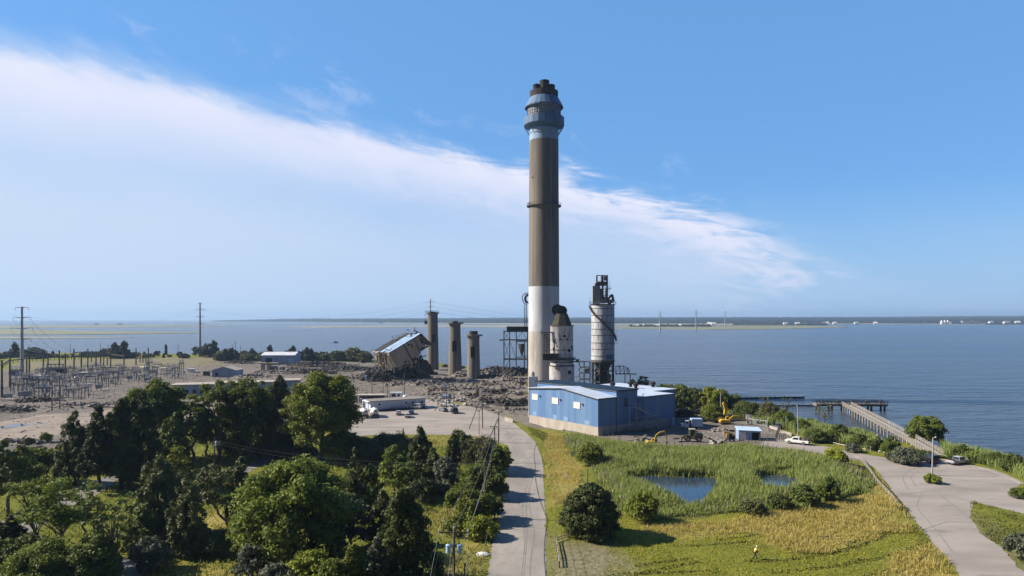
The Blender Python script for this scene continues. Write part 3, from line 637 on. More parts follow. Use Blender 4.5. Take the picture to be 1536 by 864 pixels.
mb.path([(5.85 * math.cos(i * .2094), 5.85 * math.sin(i * .2094), 18.3) for i in range(31)], .05, 4); mb.obj('walkway', RUSTY, ov)
def ring_y(mb, c, R0, r0, y0, y1, n=24):             # short hollow drum whose axis runs along y
    vs = []
    for y, r in ((y0, R0), (y1, R0), (y1, r0), (y0, r0)):
        for i in range(n): a = 2 * math.pi * i / n; vs.append((c[0] + r * math.cos(a), y, c[2] + r * math.sin(a)))
    mb.add(vs, [(j * n + i, j * n + (i + 1) % n, ((j + 1) % 4) * n + (i + 1) % n, ((j + 1) % 4) * n + i) for j in range(4) for i in range(n)])
mb = MB(); ring_y(mb, (0, 0, 37.2), 2.15, .05, .2, 1.4); ring_y(mb, (0, 0, 37.2), 2.15, 1.7, -1.0, .2); mb.lathe([(1.5, 0), (.01, .01)], 3)
for a in range(6): mb.beam((0, -.4, 37.2), (1.6 * math.cos(a * 1.047), -.4, 37.2 + 1.6 * math.sin(a * 1.047)), .18)
mb.obj('duct_elbow', BLACKM, ov); mb = MB(); ring_y(mb, (-1.75, 1.0, 37.6), 2.35, .05, .6, 1.6); mb.obj('duct_elbow', BLACKM, ov)
for px, py, r in ((320, 370, .55), (345, 398, .4), (390, 465, .55), (365, 495, .65), (362, 683, .85), (224, 420, .4), (224, 480, .5), (288, 398, .35), (250, 455, .25)):
    a = math.asin(max(-1, min(1, (px - 303) / 108))); rr = 5.16 if py > 620 else 4.73; z = ZA(440 + py / 5.763, VY - 4)
    mb = MB(); n_ = Vector((math.sin(a), -math.cos(a), 0)); c = n_ * rr + Vector((0, 0, z)); mb.tube(c - n_ * .2, c + n_ * .12, r, n=10); mb.obj('opening', DARK, ov)
mb = MB(); mb.b2(-9.0, -3.5, -3.4, -2.0, 28.2, 28.7); mb.b2(-8.6, -8.3, -3.2, -2.2, 27.6, 30); mb.obj('bracket_arm', STEEL, ov)
mb = MB(); mb.b2(-8.0, -1.8, -6.0, -3.6, 17.3, 19.8); mb.obj('duct_box', material('mossy black box', (.022, .024, .018), (.05, .05, .032), 1, .9), ov)
mb = MB(); mb.b2(-8.4, -1.4, -6.3, -3.4, 19.8, 20.0)
for x in (-7.4, -6.2, -5.2): mb.tube((x, -3.0, 20), (x, -3.0, 28.2), .11, n=5)
for z in np.arange(21, 28, 1.3): mb.tube((-7.4, -3.0, z), (-5.2, -3.0, z), .06, n=4)
mb.path([(-7.4, -3, 20), (-5.2, -3, 24), (-7.4, -3, 28)], .08, 4); mb.obj('scaffold', RUSTY, ov)
mb = MB(); mb.b2(4.6, 7.0, -2.2, -.2, 16.2, 16.6); mb.box((6.4, -1.2, 17.0), (1.2, 1.0, .9)); mb.obj('valve_platform', RUSTY, ov)

# ------------------------------------------------------------------ tall silo on legs with head house and winding stair
SY = 322.0; sk = SY / 1024
KS = 322.0 / 300.0; si = thing('silo', 'tall white ringed steel silo with winding stair and rusty head house beside the bay', 'silo', (XA(904.2, SY), SY, 0))
SILW = material('rust streaked white plates', (.52, .54, .57), (.42, .43, .45), .4, .65, stretch=(1, 1, .25), col3=(.20, .12, .075), scale3=.7, lo3=.55, hi3=.74, stretch3=(1.2, 1.2, .16))
mb = MB(); mb.lathe([(5.45, 14.7), (5.45, 40.7), (.01, 41.2)], 48); mb.obj('shell', SILW, si, True)
mb = MB()
def zq(y): return ZA(400 + y / 4.8, SY - 5.4)
for y in (300, 350, 400, 450, 495, 550, 595, 645): z = zq(y); mb.lathe([(5.44, z - .12), (5.54, z - .12), (5.54, z + .12), (5.44, z + .12)], 48)
mb.lathe([(5.44, 40.4), (5.75, 40.4), (5.75, 40.8), (5.44, 40.8)], 48)
for k, z0 in enumerate((38.2, 35.0, 32.1, 29.0, 26.2, 22.8, 20.0)):
    for i in range(12): a = (i + .5 * (k % 2)) * .5236; mb.beam((5.46 * math.cos(a), 5.46 * math.sin(a), z0 - 2.2), (5.46 * math.cos(a), 5.46 * math.sin(a), z0), .07)
mb.obj('plate_seam', RUSTY, si)
mb = MB(); mb.lathe([(5.56, 14.9), (5.56, 17.4)], 12, a0=R(-80), a1=R(-25)); mb.obj('blue_panel', BLUEP, si)
mb = MB(); pts = []; pt2 = []                              # stair: from the top left, down across the front to the right
for i in range(41):
    f = i / 40; a = R(-180) + f * R(168); z = 40.2 - f * 16.5
    pts.append((5.9 * math.cos(a), 5.9 * math.sin(a), z)); pt2.append((6.5 * math.cos(a), 6.5 * math.sin(a), z))
for a_, b_, c_, d_ in zip(pts, pts[1:], pt2, pt2[1:]):
    mb.add([a_, b_, d_, c_], [(0, 1, 2, 3)]); mb.beam(c_, d_, .14, .55); mb.beam(a_, b_, .14, .5); mb.tube(Vector(c_) + Vector((0, 0, 1)), Vector(d_) + Vector((0, 0, 1)), .05, n=4); mb.tube(c_, Vector(c_) + Vector((0, 0, 1)), .04, n=4)
for z in np.arange(22.5, 30, 1.2): mb.path([(5.5 + 1.6 * math.sin(t), -1.5 + .9 * math.cos(t), z) for t in np.linspace(0, math.pi, 6)], .06, 4)
mb.lathe([(5.5, 22.6), (6.8, 22.6)], 10, a0=R(-70), a1=R(10)); mb.obj('stair', RUSTY, si)
mb = MB(); mb.lathe([(5.5, 40.9), (6.3, 40.9)], 24)
for i in range(24):
    a = i * .2618; mb.tube((6.25 * math.cos(a), 6.25 * math.sin(a), 40.9), (6.25 * math.cos(a), 6.25 * math.sin(a), 42.1), .05, n=4)
for z in (41.5, 42.1): mb.path([(6.25 * math.cos(i * .2618), 6.25 * math.sin(i * .2618), z) for i in range(25)], .05, 4)
mb.tube((-6.2, -.5, 41), (-6.2, -.5, 44), .06, n=4); mb.obj('railing', RUSTY, si)
def xz(px, y): return (px - 212) / 4.8 * sk, ZA(400 + y / 4.8, SY)
def rect(mb, xa, xb, ya, yb, d0, d1):
    x0, z1 = xz(xa, ya); x1, z0 = xz(xb, yb); mb.b2(x0, x1, d0, d1, z0, z1)
mb = MB(); rect(mb, 135, 188, 140, 268, -2.5, 1.0); mb.obj('head_house', STEEL, si)
mb = MB()
x0, zt = xz(168, 62); x1, zb = xz(242, 262)
for x in (x0, (x0 + x1) / 2 + .3, x1):
    for y in (-1.8, .8): mb.beam((x, y, zb), (x, y, zt), .42)
for px_, ya_, yb_ in ((196, 205, 262), (222, 215, 262), (250, 228, 262), (276, 236, 262), (160, 120, 142), (205, 66, 108), (228, 70, 100)): rect(mb, px_ - 8, px_ + 8, ya_, yb_, -2.4, .4)
for ya_ in (120, 150, 180, 210, 240): _, z = xz(0, ya_); mb.b2(x0 - .3, x1 + 1.2, -2.6, -1.6, z, z + .15); mb.tube((x0 - .3, -2.6, z + 1), (x1 + 1.2, -2.6, z + 1), .06, n=4)
for yy in (64, 112, 136, 160, 205):
    _, z = xz(0, yy)
    for y in (-1.8, .8): mb.beam((x0, y, z), (x1, y, z), .25)
    for x in (x0, x1): mb.beam((x, -1.8, z), (x, .8, z), .25)
rect(mb, 172, 236, 108, 136, -1.6, .6); rect(mb, 188, 215, 160, 262, -1.7, .5); rect(mb, 240, 268, 158, 162, -2, 1)
for px in (242, 255, 268): x, z = xz(px, 160); mb.tube((x, -2, z), (x, -2, z + 1.3), .05, n=4)
x, z = xz(255, 139); mb.tube((x - 1, -2, z), (x + .9, -2, z), .05, n=4)
mb.beam((x0, -1.8, zb), (x1, -1.8, xz(0, 160)[1]), .15); mb.beam((x1, -1.8, xz(0, 160)[1]), (x0, -1.8, xz(0, 112)[1]), .15)
mb.obj('hoist_frame', material('grey rust steel', (.24, .21, .18), (.12, .10, .085), .8, .8), si)
mb = MB(); x, z = xz(230, 262); mb.tube((x, -2.0, z), (x, -2.0, xz(0, 165)[1]), .32, n=10); mb.obj('riser_pipe', STEEL, si)
mb = MB(); xa, za = xz(242, 240); xb, zb_ = xz(285, 200)
mb.tube((xa, -1, za), (xb - .6, -1, zb_ - .1), .5, n=10); mb.tube((xb - .6, -1, zb_), (xb + .2, -1, zb_ - 3.4), .62, n=10); mb.box((xa + 1, -1.2, za - 1), (1.4, 1.2, 1.8)); mb.obj('spout', material('ochre rust steel', (.24, .16, .075), (.14, .10, .06), 1, .8), si)
mb = MB()                                              # legs and bracing under the shell
for i in range(8):
    a = i * math.pi / 4 + .39; p = (5.2 * math.cos(a), 5.2 * math.sin(a)); p2 = (5.2 * math.cos(a + math.pi / 4), 5.2 * math.sin(a + math.pi / 4))
    mb.beam((*p, 0), (*p, 14.6), .55)
    for z in (4.5, 9.5): mb.beam((*p, z), (*p2, z), .35)
    mb.beam((*p, 4.5), (*p2, 9.5), .2); mb.beam((*p2, 9.5), (*p, 14.3), .2)
mb.lathe([(5.6, 13.6), (5.6, 14.7), (5.0, 14.7)], 24); mb.obj('leg_frame', DSTEEL, si)
mb = MB(); mb.lathe([(4.9, 14.2), (1.2, 6.5), (1.2, 3)], 20); mb.box((1.5, .5, 4), (4, 4, 8)); mb.box((-2, 1.5, 6), (2.4, 3, 9)); mb.obj('hopper', BLACKM, si)
mb = MB(); xa, _ = xz(42, 0); xb, _ = xz(118, 0)
for x in (xa, (xa + xb) / 2 - .2, xb):
    for y in (-2.5, 1.5): mb.beam((x, y, 0), (x, y, 14.0), .32)
for z in (2.8, 5.6, 8.4, 11.2, 13.9):
    for y in (-2.5, 1.5): mb.beam((xa, y, z), (xb, y, z), .28)
    mb.beam((xa, -2.5, z), (xa, 1.5, z), .28)
for z in (2.8, 8.4): mb.beam((xa, -2.5, z), (xb, -2.5, z + 2.8), .15); mb.beam((xb, -2.5, z), (xa, -2.5, z + 2.8), .15)
mb.box(((xa + xb) / 2 + 1, 0, 9.6), (2.4, 2.0, 2.2)); mb.obj('scaffold_tower', STEEL, si)
mb = MB(); xa, za = xz(305, 770); xb, _ = xz(402, 770); xc, zc = xz(455, 772)
top = [(xz(q_, y)) for q_, y in ((305, 718), (335, 716), (365, 716), (388, 726), (402, 750))]; bot = [(q_, za) for q_, _ in top]
for y in (-1.2, 1.2):
    for (p, q_) in zip(top, top[1:]): mb.beam((p[0], y, p[1]), (q_[0], y, q_[1]), .2)
    for (p, q_) in zip(top, bot): mb.beam((p[0], y, p[1]), (q_[0], y, q_[1]), .16)
    for (p, q_) in zip(top[1:], bot): mb.beam((p[0], y, p[1]), (q_[0], y, q_[1]), .12)
mb.b2(xa, xc, -1.4, 1.4, za - .3, za); mb.beam((xc - 3, 0, za), (xc - 3, 0, -3), .35); mb.beam((xb - 2, 0, za), (xb - 2, 0, -3), .35); mb.obj('conveyor_gallery', RUSTY, si)

# ------------------------------------------------------------------ stripped steel frame behind the chimney
FY = 412.0; fk = FY / 1024
fr = thing('boiler_tower', 'stripped rusty steel boiler frame with dark platform standing left behind the chimney', 'frame', (XA(775, FY), FY, 0))
def fx(zx): return ((740 + zx / 4.8) - 775) * fk
def fz(zy): return ZA(420 + zy / 4.8, FY)
FST = material('grey brown steel', (.21, .175, .145), (.14, .12, .105), .6, .8)
mb = MB()
for zx, zt in ((76, 365), (118, 370), (165, 370), (225, 440), (248, 365), (262, 365)):
    for y in (0, 7): mb.beam((fx(zx), y, -1), (fx(zx), y, fz(zt)), .55)
for zy in (372, 432, 572):
    for y in (0, 7): mb.beam((fx(72), y, fz(zy)), (fx(275), y, fz(zy)), .5)
    for zx in (76, 165, 248): mb.beam((fx(zx), 0, fz(zy)), (fx(zx), 7, fz(zy)), .4)
for a, b in (((76, 432), (118, 372)), ((118, 432), (76, 372)), ((165, 432), (210, 372)), ((248, 432), (205, 372)), ((76, 572), (118, 440)), ((118, 572), (76, 440)), ((76, 640), (118, 575)), ((165, 575), (120, 440)), ((165, 440), (225, 560))):
    mb.beam((fx(a[0]), 0, fz(a[1])), (fx(b[0]), 0, fz(b[1])), .25)
mb.obj('frame', FST, fr)
mb = MB(); mb.b2(fx(96), fx(300), -1, 8, fz(370), fz(335)); mb.obj('platform_deck', BLACKM, fr)
GIRD = material('pale grey girder', (.40, .40, .40), (.3, .29, .28), .6, .7)
for a, b, w in (((165, 440), (280, 440), .9), ((170, 556), (280, 553), .6), ((45, 434), (80, 428), 1.0)):
    mb = MB(); mb.beam((fx(a[0]), -.4, fz(a[1])), (fx(b[0]), -.4, fz(b[1])), w); mb.obj('girder', GIRD, fr)
mb = MB(); mb.lathe([(2.0, fz(462)), (1.7, fz(490)), (.5, fz(545)), (.5, fz(550))], 10, (fx(205), 3, 0)); mb.obj('hopper', RUSTY, fr)
mb = MB()
for zx in (224, 240): mb.beam((fx(zx), 2, fz(340)), (fx(zx), 2, fz(180)), .35)
for zy in range(190, 340, 24): mb.beam((fx(224), 2, fz(zy)), (fx(240), 2, fz(zy + 12)), .18); mb.beam((fx(240), 2, fz(zy + 12)), (fx(224), 2, fz(zy + 24)), .18)
mb.path([(fx(236), 2, fz(180)), (fx(222), 2, fz(165)), (fx(208), 2, fz(138)), (fx(212), 2, fz(110)), (fx(228), 2, fz(96)), (fx(256), 2, fz(92))], .28, 5)
mb.path([(fx(244), 2, fz(180)), (fx(222), 2, fz(140)), (fx(230), 2, fz(108)), (fx(256), 2, fz(98))], .2, 5); mb.obj('derrick', DSTEEL, fr)
mb = MB(); ring_y(mb, (fx(262), 3, fz(135)), 3.0, 2.0, 2, 4.5); mb.obj('wheel', BLACKM, fr)
mb = MB()
for i in range(12): mb.box((fx(250) + (i % 2) * .8, -.6, fz(480 + i * 16)), (1.6, .6, .5))
tag(mb.obj('coil_stubs', STEEL, fr), kind='stuff')

# ------------------------------------------------------------------ three concrete stumps of old stacks
def stump(px, Y, base_r, top_r, z1, cap, openz, label, extra, seed):
    x = XA(px, Y); t = thing('concrete_stack', label, 'stack', (x, Y, 0), 0, 'old concrete stack stumps')
    mb = MB(); mb.lathe([(base_r, -1), (base_r * .97, z1 * .3), (top_r * 1.01, z1 * .8), (top_r, z1)], 40); mb.obj('shaft', CONC, t, True)
    mb = MB(); ow, o0, o1, od = openz; n_ = Vector((math.sin(od), -math.cos(od), 0)); c = n_ * (base_r * .97)
    s_ = Vector((n_.y, -n_.x, 0)); a = c + s_ * ow / 2; b = c - s_ * ow / 2
    mb.beam(Vector((c.x, c.y, o0)) - n_ * .7, Vector((c.x, c.y, o1)) - n_ * .7, ow, 1.8); mb.obj('opening', DARK, t)
    mb = MB(); cr, ch0, ch1 = cap
    mb.lathe([(top_r, z1 - 1.2), (top_r + .2, z1 - ch0 * .2), (cr, z1), (cr, z1 + ch0), (top_r * .85, z1 + ch0)], 14 if cr > top_r + 1.3 else 40); mb.obj('cap', CONC, t)
    mb = MB(); rr = top_r * extra[0]; mb.lathe([(rr, z1 + ch0 - .1), (rr, z1 + ch0 + extra[1]), (rr - .4, z1 + ch0 + extra[1]), (rr - .45, z1 + ch0 - .1)], 20); mb.lathe([(.01, z1 + ch0 + extra[1] - .5), (rr - .4, z1 + ch0 + extra[1] - .5)], 20); mb.obj('collar', BLACKM if extra[1] > 1 else CONCD, t)
    return t
t1 = stump(649, 452, 4.0, 3.35, 37.4, (4.2, .7, 0), (1.9, 18.5, 23.5, .28), 'tallest of three concrete stack stumps, railed on top', (.8, .5), 1)
mb = MB()
for i in range(16): a = i * .3927; mb.tube((4.1 * math.cos(a), 4.1 * math.sin(a), 38.1), (4.1 * math.cos(a), 4.1 * math.sin(a), 39.3), .06, n=4)
mb.path([(4.1 * math.cos(i * .3927), 4.1 * math.sin(i * .3927), 39.3) for i in range(17)], .06, 4)
mb.box((-4.6, -.5, 36.5), (1.4, 1.0, .3)); mb.box((-4.6, -.5, 38.6), (1.3, 1.0, .2)); mb.box((-4.4, -.5, 31.5), (1.6, 1.2, 2.2)); mb.tube((-4.6, -.5, 30), (-4.6, -.5, 40), .1, n=4); mb.obj('railing', DSTEEL, t1)
stump(682.5, 416, 4.15, 3.35, 31.0, (5.3, .8, 0), (2.6, 14.2, 20.5, -.02), 'middle of three concrete stack stumps, with wide square edged cap', (.55, .8), 2)
stump(710.4, 387, 3.75, 3.3, 24.2, (5.0, .8, 0), (2.4, 12.2, 18.3, -.1), 'shortest of three concrete stack stumps, black collar on its cap', (.72, 2.0), 3)

# ------------------------------------------------------------------ collapsed boiler house, tilted on its heap of wreckage
cbx = thing('collapsed_building', 'collapsed tilting boiler house with blue roof lying on a black wreckage heap', 'ruin', (XA(592, 362), 362, 0)); cbx.scale = (1.13, 1.13, 1.1)
yaw, tilt = R(32), R(29)
EX = Vector((math.cos(yaw) * math.cos(tilt), math.sin(yaw) * math.cos(tilt), math.sin(tilt)))
EY = Vector((-math.sin(yaw), math.cos(yaw), 0)); EZ = EX.cross(EY)
MM = Matrix((EX, EY, EZ)).transposed()
O = Vector((1.6, 0, 7.0))
def pt(x, y, z): return O + MM @ Vector((x, y, z))
def obox(mb, x0, x1, y0, y1, z0, z1):
    mb.box(pt((x0 + x1) / 2, (y0 + y1) / 2, (z0 + z1) / 2), (x1 - x0, y1 - y0, z1 - z0), MM)
TAN = ribbed('tan sheet cladding', (.33, .275, .21), (.26, .215, .165), sc=.8, rough=.8)
LITT = material('sunlit cladding slats', (.60, .54, .45), (.48, .42, .34), .6, .8)  # cladding colour lightened to paint in the sun on the torn end
mb = MB(); Hh, Ll, Dd = 8.8, 18.5, 23.0
obox(mb, 0, 7.6, -.15, .15, .2, Hh); obox(mb, 8.2, 13.4, -.15, .15, .4, Hh - .3); obox(mb, 13.7, 17.0, -.1, .2, 1.6, Hh - .5); mb.obj('front_wall', TAN, cbx)
mb = MB(); obox(mb, .4, Ll * .66, .4, Dd - .4, .5, Hh - .4); mb.obj('inner_frame', BLACKM, cbx)
mb = MB(); random.seed(5)
for k in range(15): obox(mb, -.35 - random.uniform(0, .5), .05, .3 + k * 1.45, 1.15 + k * 1.45, random.uniform(-.5, 1.4), Hh - random.uniform(0, .5))

for k in range(11):
    y = .3 + k * 2.05; a_ = pt(-.2, y, Hh - random.uniform(.1, 1.2)); e_ = random.uniform(1.5, 4.5); b_ = pt(-e_, y + random.uniform(-.6, .6), random.uniform(-1.0, 1.0)); mb.beam(a_, b_, .25, random.uniform(.9, 1.5))
mb.obj('torn_end_wall', LITT, cbx)
mb = MB()
for k in range(4):
    y = .4 + k * 5.5
    for i in range(6):
        x = Ll * .66 + i * 1.25; mb.beam(pt(x, y, .3 + .25 * i), pt(x, y, Hh), .32); mb.beam(pt(x, y, Hh - .3), pt(x + 1.25, y, 1.0 + .3 * i), .22)
    for z in (1.5, 4.2, 6.6, Hh - .1): mb.beam(pt(Ll * .6, y, z), pt(Ll + random.uniform(-.5, 1.5), y, z + random.uniform(-.8, .3)), .34)
for i in range(6): mb.beam(pt(Ll * .66 + i * 1.25, .2, Hh - .3), pt(Ll * .66 + i * 1.25, Dd, Hh - .3), .25); mb.beam(pt(Ll * .66 + i * 1.25, .2, 4.2), pt(Ll * .66 + i * 1.25, Dd, 4.2), .25)
tag(mb.obj('bare_truss', RUSTY, cbx), kind='stuff')
mb = MB(); obox(mb, -.4, Ll, -.4, 3.3, Hh, Hh + .25); obox(mb, .2, Ll - 1.6, 3.7, 6.3, Hh + .05, Hh + .3); obox(mb, -.8, Ll - 2.2, 6.5, 10.0, Hh + .1, Hh + .35)
mb.obj('roof', material('pale blue torn roof', (.30, .42, .58), (.22, .32, .46), .4, .55), cbx)
mb = MB()
for k in range(60):
    x = random.uniform(-1, Ll + 2); y = random.uniform(0, Dd + 1); z = random.choice((Hh + .3, Hh * random.random(), .2)); p = pt(x, y, z)
    mb.beam(p, p + MM @ Vector((random.uniform(-2.5, 2.5), random.uniform(-2.5, 2.5), random.uniform(-1.2, 1.5))), random.uniform(.12, .35))
for k in range(7): mb.beam(pt(Ll - .4 + k * .35, .5 + k * 1.6, Hh + .6), pt(Ll + 2.5, .5 + k * 1.6, .5), .4)
for k in range(5): mb.beam(pt(Ll + .3, .2, 1 + k * 1.7), pt(Ll + 1.4, 11, .6 + k * 1.7), .35)
for k in range(9): mb.beam(pt(-1.2, 1 + k * 1.3, Hh + .4), pt(-2.2 - random.random() * 2, 1 + k * 1.3, Hh - 3 - random.random() * 3), .3)
tag(mb.obj('bent_beam', RUSTY, cbx), kind='stuff')
random.seed(14); mb = MB()
for x, z, w, h in ((7.9, 4, .7, 8.0), (13.5, 3.6, .5, 7.0), (10.2, 7.2, 2.2, 1.0), (11.2, 6.0, .9, 2.4), (4.6, .9, 2.4, .8), (15.4, 2.0, 2.6, 1.8), (16.6, 5.5, .7, 4.5)):
    p = [pt(x + w / 2 * math.cos(a) * random.uniform(.6, 1.2), -.22, z + h / 2 * math.sin(a) * random.uniform(.6, 1.2)) for a in np.linspace(0, 6.283, 10)[:-1]]; mb.add(p + [v + EY * .3 for v in p], [tuple(range(9)), tuple(reversed(range(9, 18)))] + [(i, (i + 1) % 9, 9 + (i + 1) % 9, 9 + i) for i in range(9)])
tag(mb.obj('torn_gap', BLACKM, cbx), kind='stuff')
# ------------------------------------------------------------------ leaf materials (true leaf colours; light and shade come from the sun)
def leaf(name, a, b, c, tr=.22):
    m = bpy.data.materials.new(name); m.use_nodes = True; t = m.node_tree; p = t.nodes['Principled BSDF']
    p.inputs['Roughness'].default_value = .65; p.inputs['Specular IOR Level'].default_value = .25
    g = t.nodes.new('ShaderNodeTexCoord'); oi = t.nodes.new('ShaderNodeObjectInfo')
    def nz(s):
        n = t.nodes.new('ShaderNodeTexNoise'); n.inputs['Scale'].default_value = s; n.inputs['Detail'].default_value = 3; t.links.new(g.outputs['Object'], n.inputs['Vector']); return n.outputs[0]
    def mr(f, lo, hi):
        n = t.nodes.new('ShaderNodeMapRange'); n.inputs[1].default_value = lo; n.inputs[2].default_value = hi; t.links.new(f, n.inputs[0]); return n.outputs[0]
    def mix(f, A, B):
        x = t.nodes.new('ShaderNodeMix'); x.data_type = 'RGBA'; t.links.new(f, x.inputs[0])
        for s, k in ((A, 6), (B, 7)):
            if isinstance(s, tuple): x.inputs[k].default_value = (*s, 1)
            else: t.links.new(s, x.inputs[k])
        return x.outputs[2]
    col = mix(mr(nz(.35), .38, .62), a, b); col = mix(mr(nz(1.7), .52, .72), col, c)
    hv = t.nodes.new('ShaderNodeHueSaturation'); t.links.new(col, hv.inputs['Color'])
    v = t.nodes.new('ShaderNodeMapRange'); v.inputs[3].default_value = .75; v.inputs[4].default_value = 1.25; t.links.new(oi.outputs['Random'], v.inputs[0]); t.links.new(v.outputs[0], hv.inputs['Value'])
    t.links.new(hv.outputs[0], p.inputs['Base Color'])
    tl = t.nodes.new('ShaderNodeBsdfTranslucent'); t.links.new(hv.outputs[0], tl.inputs['Color'])
    ms = t.nodes.new('ShaderNodeMixShader'); ms.inputs[0].default_value = tr
    o = t.nodes['Material Output']; t.links.new(p.outputs[0], ms.inputs[1]); t.links.new(tl.outputs[0], ms.inputs[2]); t.links.new(ms.outputs[0], o.inputs['Surface'])
    return m
LM = {'oak': leaf('mid green leaves', (.115, .155, .024), (.155, .195, .03), (.20, .225, .042), .35),
      'bright': leaf('bright green leaves', (.155, .19, .022), (.195, .225, .028), (.24, .255, .04)),
      'cedar': leaf('dark cedar foliage', (.055, .074, .018), (.078, .096, .024), (.11, .115, .032), 0.100),
      'pine': leaf('grey green pine foliage', (.092, .11, .035), (.12, .135, .044), (.15, .152, .06), 0.120),
      'grey': leaf('silvery grey green leaves', (0.085, 0.100, 0.060), (0.120, 0.135, 0.085), (0.190, 0.200, 0.150), 0.150),
      'dark': leaf('deep green leaves', (.08, .11, .02), (.11, .14, .026), (.14, .16, .035), 0.150),
      'olive': leaf('olive shrub leaves', (.10, .112, .034), (.135, .14, .045), (.17, .15, .065), 0.150),
      'far': leaf('dull shoreline foliage', (0.045, 0.050, 0.026), (0.060, 0.064, 0.032), (0.075, 0.062, 0.040), 0.100),
      'lime': leaf('yellow green leaves', (.20, .235, .018), (.245, .27, .024), (.29, .29, .04))}
BARK = material('grey brown bark', (.17, .145, .12), (.11, .095, .08), 1.2, .95, stretch=(1, 1, .3))
BARKD = material('dark cedar bark', (.06, .048, .04), (.04, .033, .028), 1.2, .95, stretch=(1, 1, .3))

def leaves_on(blobs, size, cover, r, up=.25, sharp=1.5):
    """leaf faces spread over and through the outer part of each clump; blobs: (centre, radii)."""
    out = []
    for c, rad_ in blobs:
        c = np.array(c); rad_ = np.array(rad_)
        area = 4 * math.pi * ((rad_[0] * rad_[1]) ** 1.6 / 3 + 2 * ((rad_[0] + rad_[1]) / 2 * rad_[2]) ** 1.6 / 3) ** (1 / 1.6)
        n = max(6, int(area * cover / (size * size * .55)))
        d = r.normal(size=(n, 3)); d /= np.linalg.norm(d, axis=1)[:, None]
        d[:, 2] = np.where((d[:, 2] < -.3) & (r.random(n) < .6), -d[:, 2], d[:, 2])
        rr = np.where(r.random(n) < .72, r.uniform(.6, 1.08, n), r.uniform(.95, 1.5, n))
        p = c + d * rr[:, None] * rad_
        nm = d + r.normal(scale=.7, size=(n, 3)) + np.array([0, 0, up]); nm /= np.linalg.norm(nm, axis=1)[:, None]
        t = np.cross(nm, r.normal(size=(n, 3))); t /= np.linalg.norm(t, axis=1)[:, None] + 1e-9; b = np.cross(nm, t)
        s = size * r.uniform(.55, 1.25, n)[:, None]
        out.append(np.stack([p - t * s * sharp * .5, p - b * s * .42 + nm * s * .12, p + t * s * sharp * .5, p + b * s * .42 + nm * s * .12], 1))
    return np.concatenate(out)
def crown_blobs(kind, H, Wd, r, low):
    B = []; Rw = Wd / 2
    if kind == 'broad':
        z0 = H * low; hz_ = (H - z0) / 2; zc = z0 + hz_ * .92
        n = int(np.clip(40 + Wd * 8, 50, 190))
        for i in range(n):
            u = r.uniform(-.75, 1.0); a = i * 2.39996 + r.uniform(-.4, .4); q_ = math.sqrt(max(0, 1 - u * u)); f = r.uniform(.55, 1.04)
            br = max(.3, Rw * r.uniform(.09, .20))
            B.append(((Rw * .86 * q_ * f * math.cos(a), Rw * .86 * q_ * f * math.sin(a), zc + u * hz_ * .90 * f), (br, br, br * r.uniform(.6, .95))))
    elif kind == 'cedar':
        z0 = H * low; n = int(np.clip(60 + H * 9, 60, 220)); tops = [(r.uniform(-.3, .3) * Rw, r.uniform(-.3, .3) * Rw, r.uniform(.78, .97)) for _ in range(4)] + [(0, 0, 1.0)]
        for i in range(n):
            tx, ty, th = tops[r.integers(len(tops))]
            f = r.random() ** 1.25; z = z0 + (H * th - z0) * f; env = Rw * (1 - f) ** .5 * (.8 + .2 * min(1, f * 6)); a = r.uniform(0, 6.283); q_ = env * r.uniform(.4, 1.05)
            br = max(.3, Rw * r.uniform(.09, .19) * (1 - .4 * f))
            B.append(((tx * f + q_ * math.cos(a), ty * f + q_ * math.sin(a), z), (br, br, br * r.uniform(1.1, 2.0))))
        for tx, ty, th in tops: B.append(((tx, ty, H * th - .5), (.3 + Rw * .07, .3 + Rw * .07, .6 + Rw * .08)))
    elif kind == 'dome':
        for i in range(300):
            f = r.random(); z = H * (.06 + .9 * f); env = Rw * min(1, .75 + f * 1.2) * (1 - f ** 2.2) ** .6; a = r.uniform(0, 6.283); q_ = env * r.uniform(.1, 1.0) ** .6; br = Rw * r.uniform(.11, .2) * (1 - .3 * f)
            B.append(((q_ * math.cos(a), q_ * math.sin(a), z), (br * 1.15, br * 1.15, br * .85)))
    elif kind == 'spruce':
        z0 = H * low; k = 9
        for j in range(k):
            f = j / (k - 1); z = z0 + (H - z0) * f * .96; env = Rw * (1 - f) + .15
            for i in range(max(3, int(9 * (1 - f)) + 2)):
                a = r.uniform(0, 6.283); B.append(((env * .62 * math.cos(a), env * .62 * math.sin(a), z - env * .1), (max(.25, env * .42), max(.25, env * .42), .35 + env * .09)))
        B.append(((0, 0, H - .5), (.18, .18, .7)))
    elif kind == 'open':
        for i in range(int(20 + Wd * 1.5)):
            f = r.uniform(low, 1.0); a = r.uniform(0, 6.283); q_ = Rw * r.uniform(.2, 1.0) * (1 - .5 * abs(f - .75)); br = Rw * r.uniform(.13, .26)
            B.append(((q_ * math.cos(a), q_ * math.sin(a), H * f - br * .3), (br, br, br * .55)))
    else:                                                # shrub: wide low heap
        n = int(np.clip(24 + Wd * 8, 24, 110))
        for i in range(n):
            a = r.uniform(0, 6.283); q_ = Rw * math.sqrt(r.random()) * .85; zt = H * (1 - .55 * (q_ / Rw) ** 2) * r.uniform(.35, .92); br = max(.2, min(Rw, H) * r.uniform(.13, .28))
            B.append(((q_ * math.cos(a), q_ * math.sin(a), zt), (br, br, br * r.uniform(.7, 1.1))))
    return B
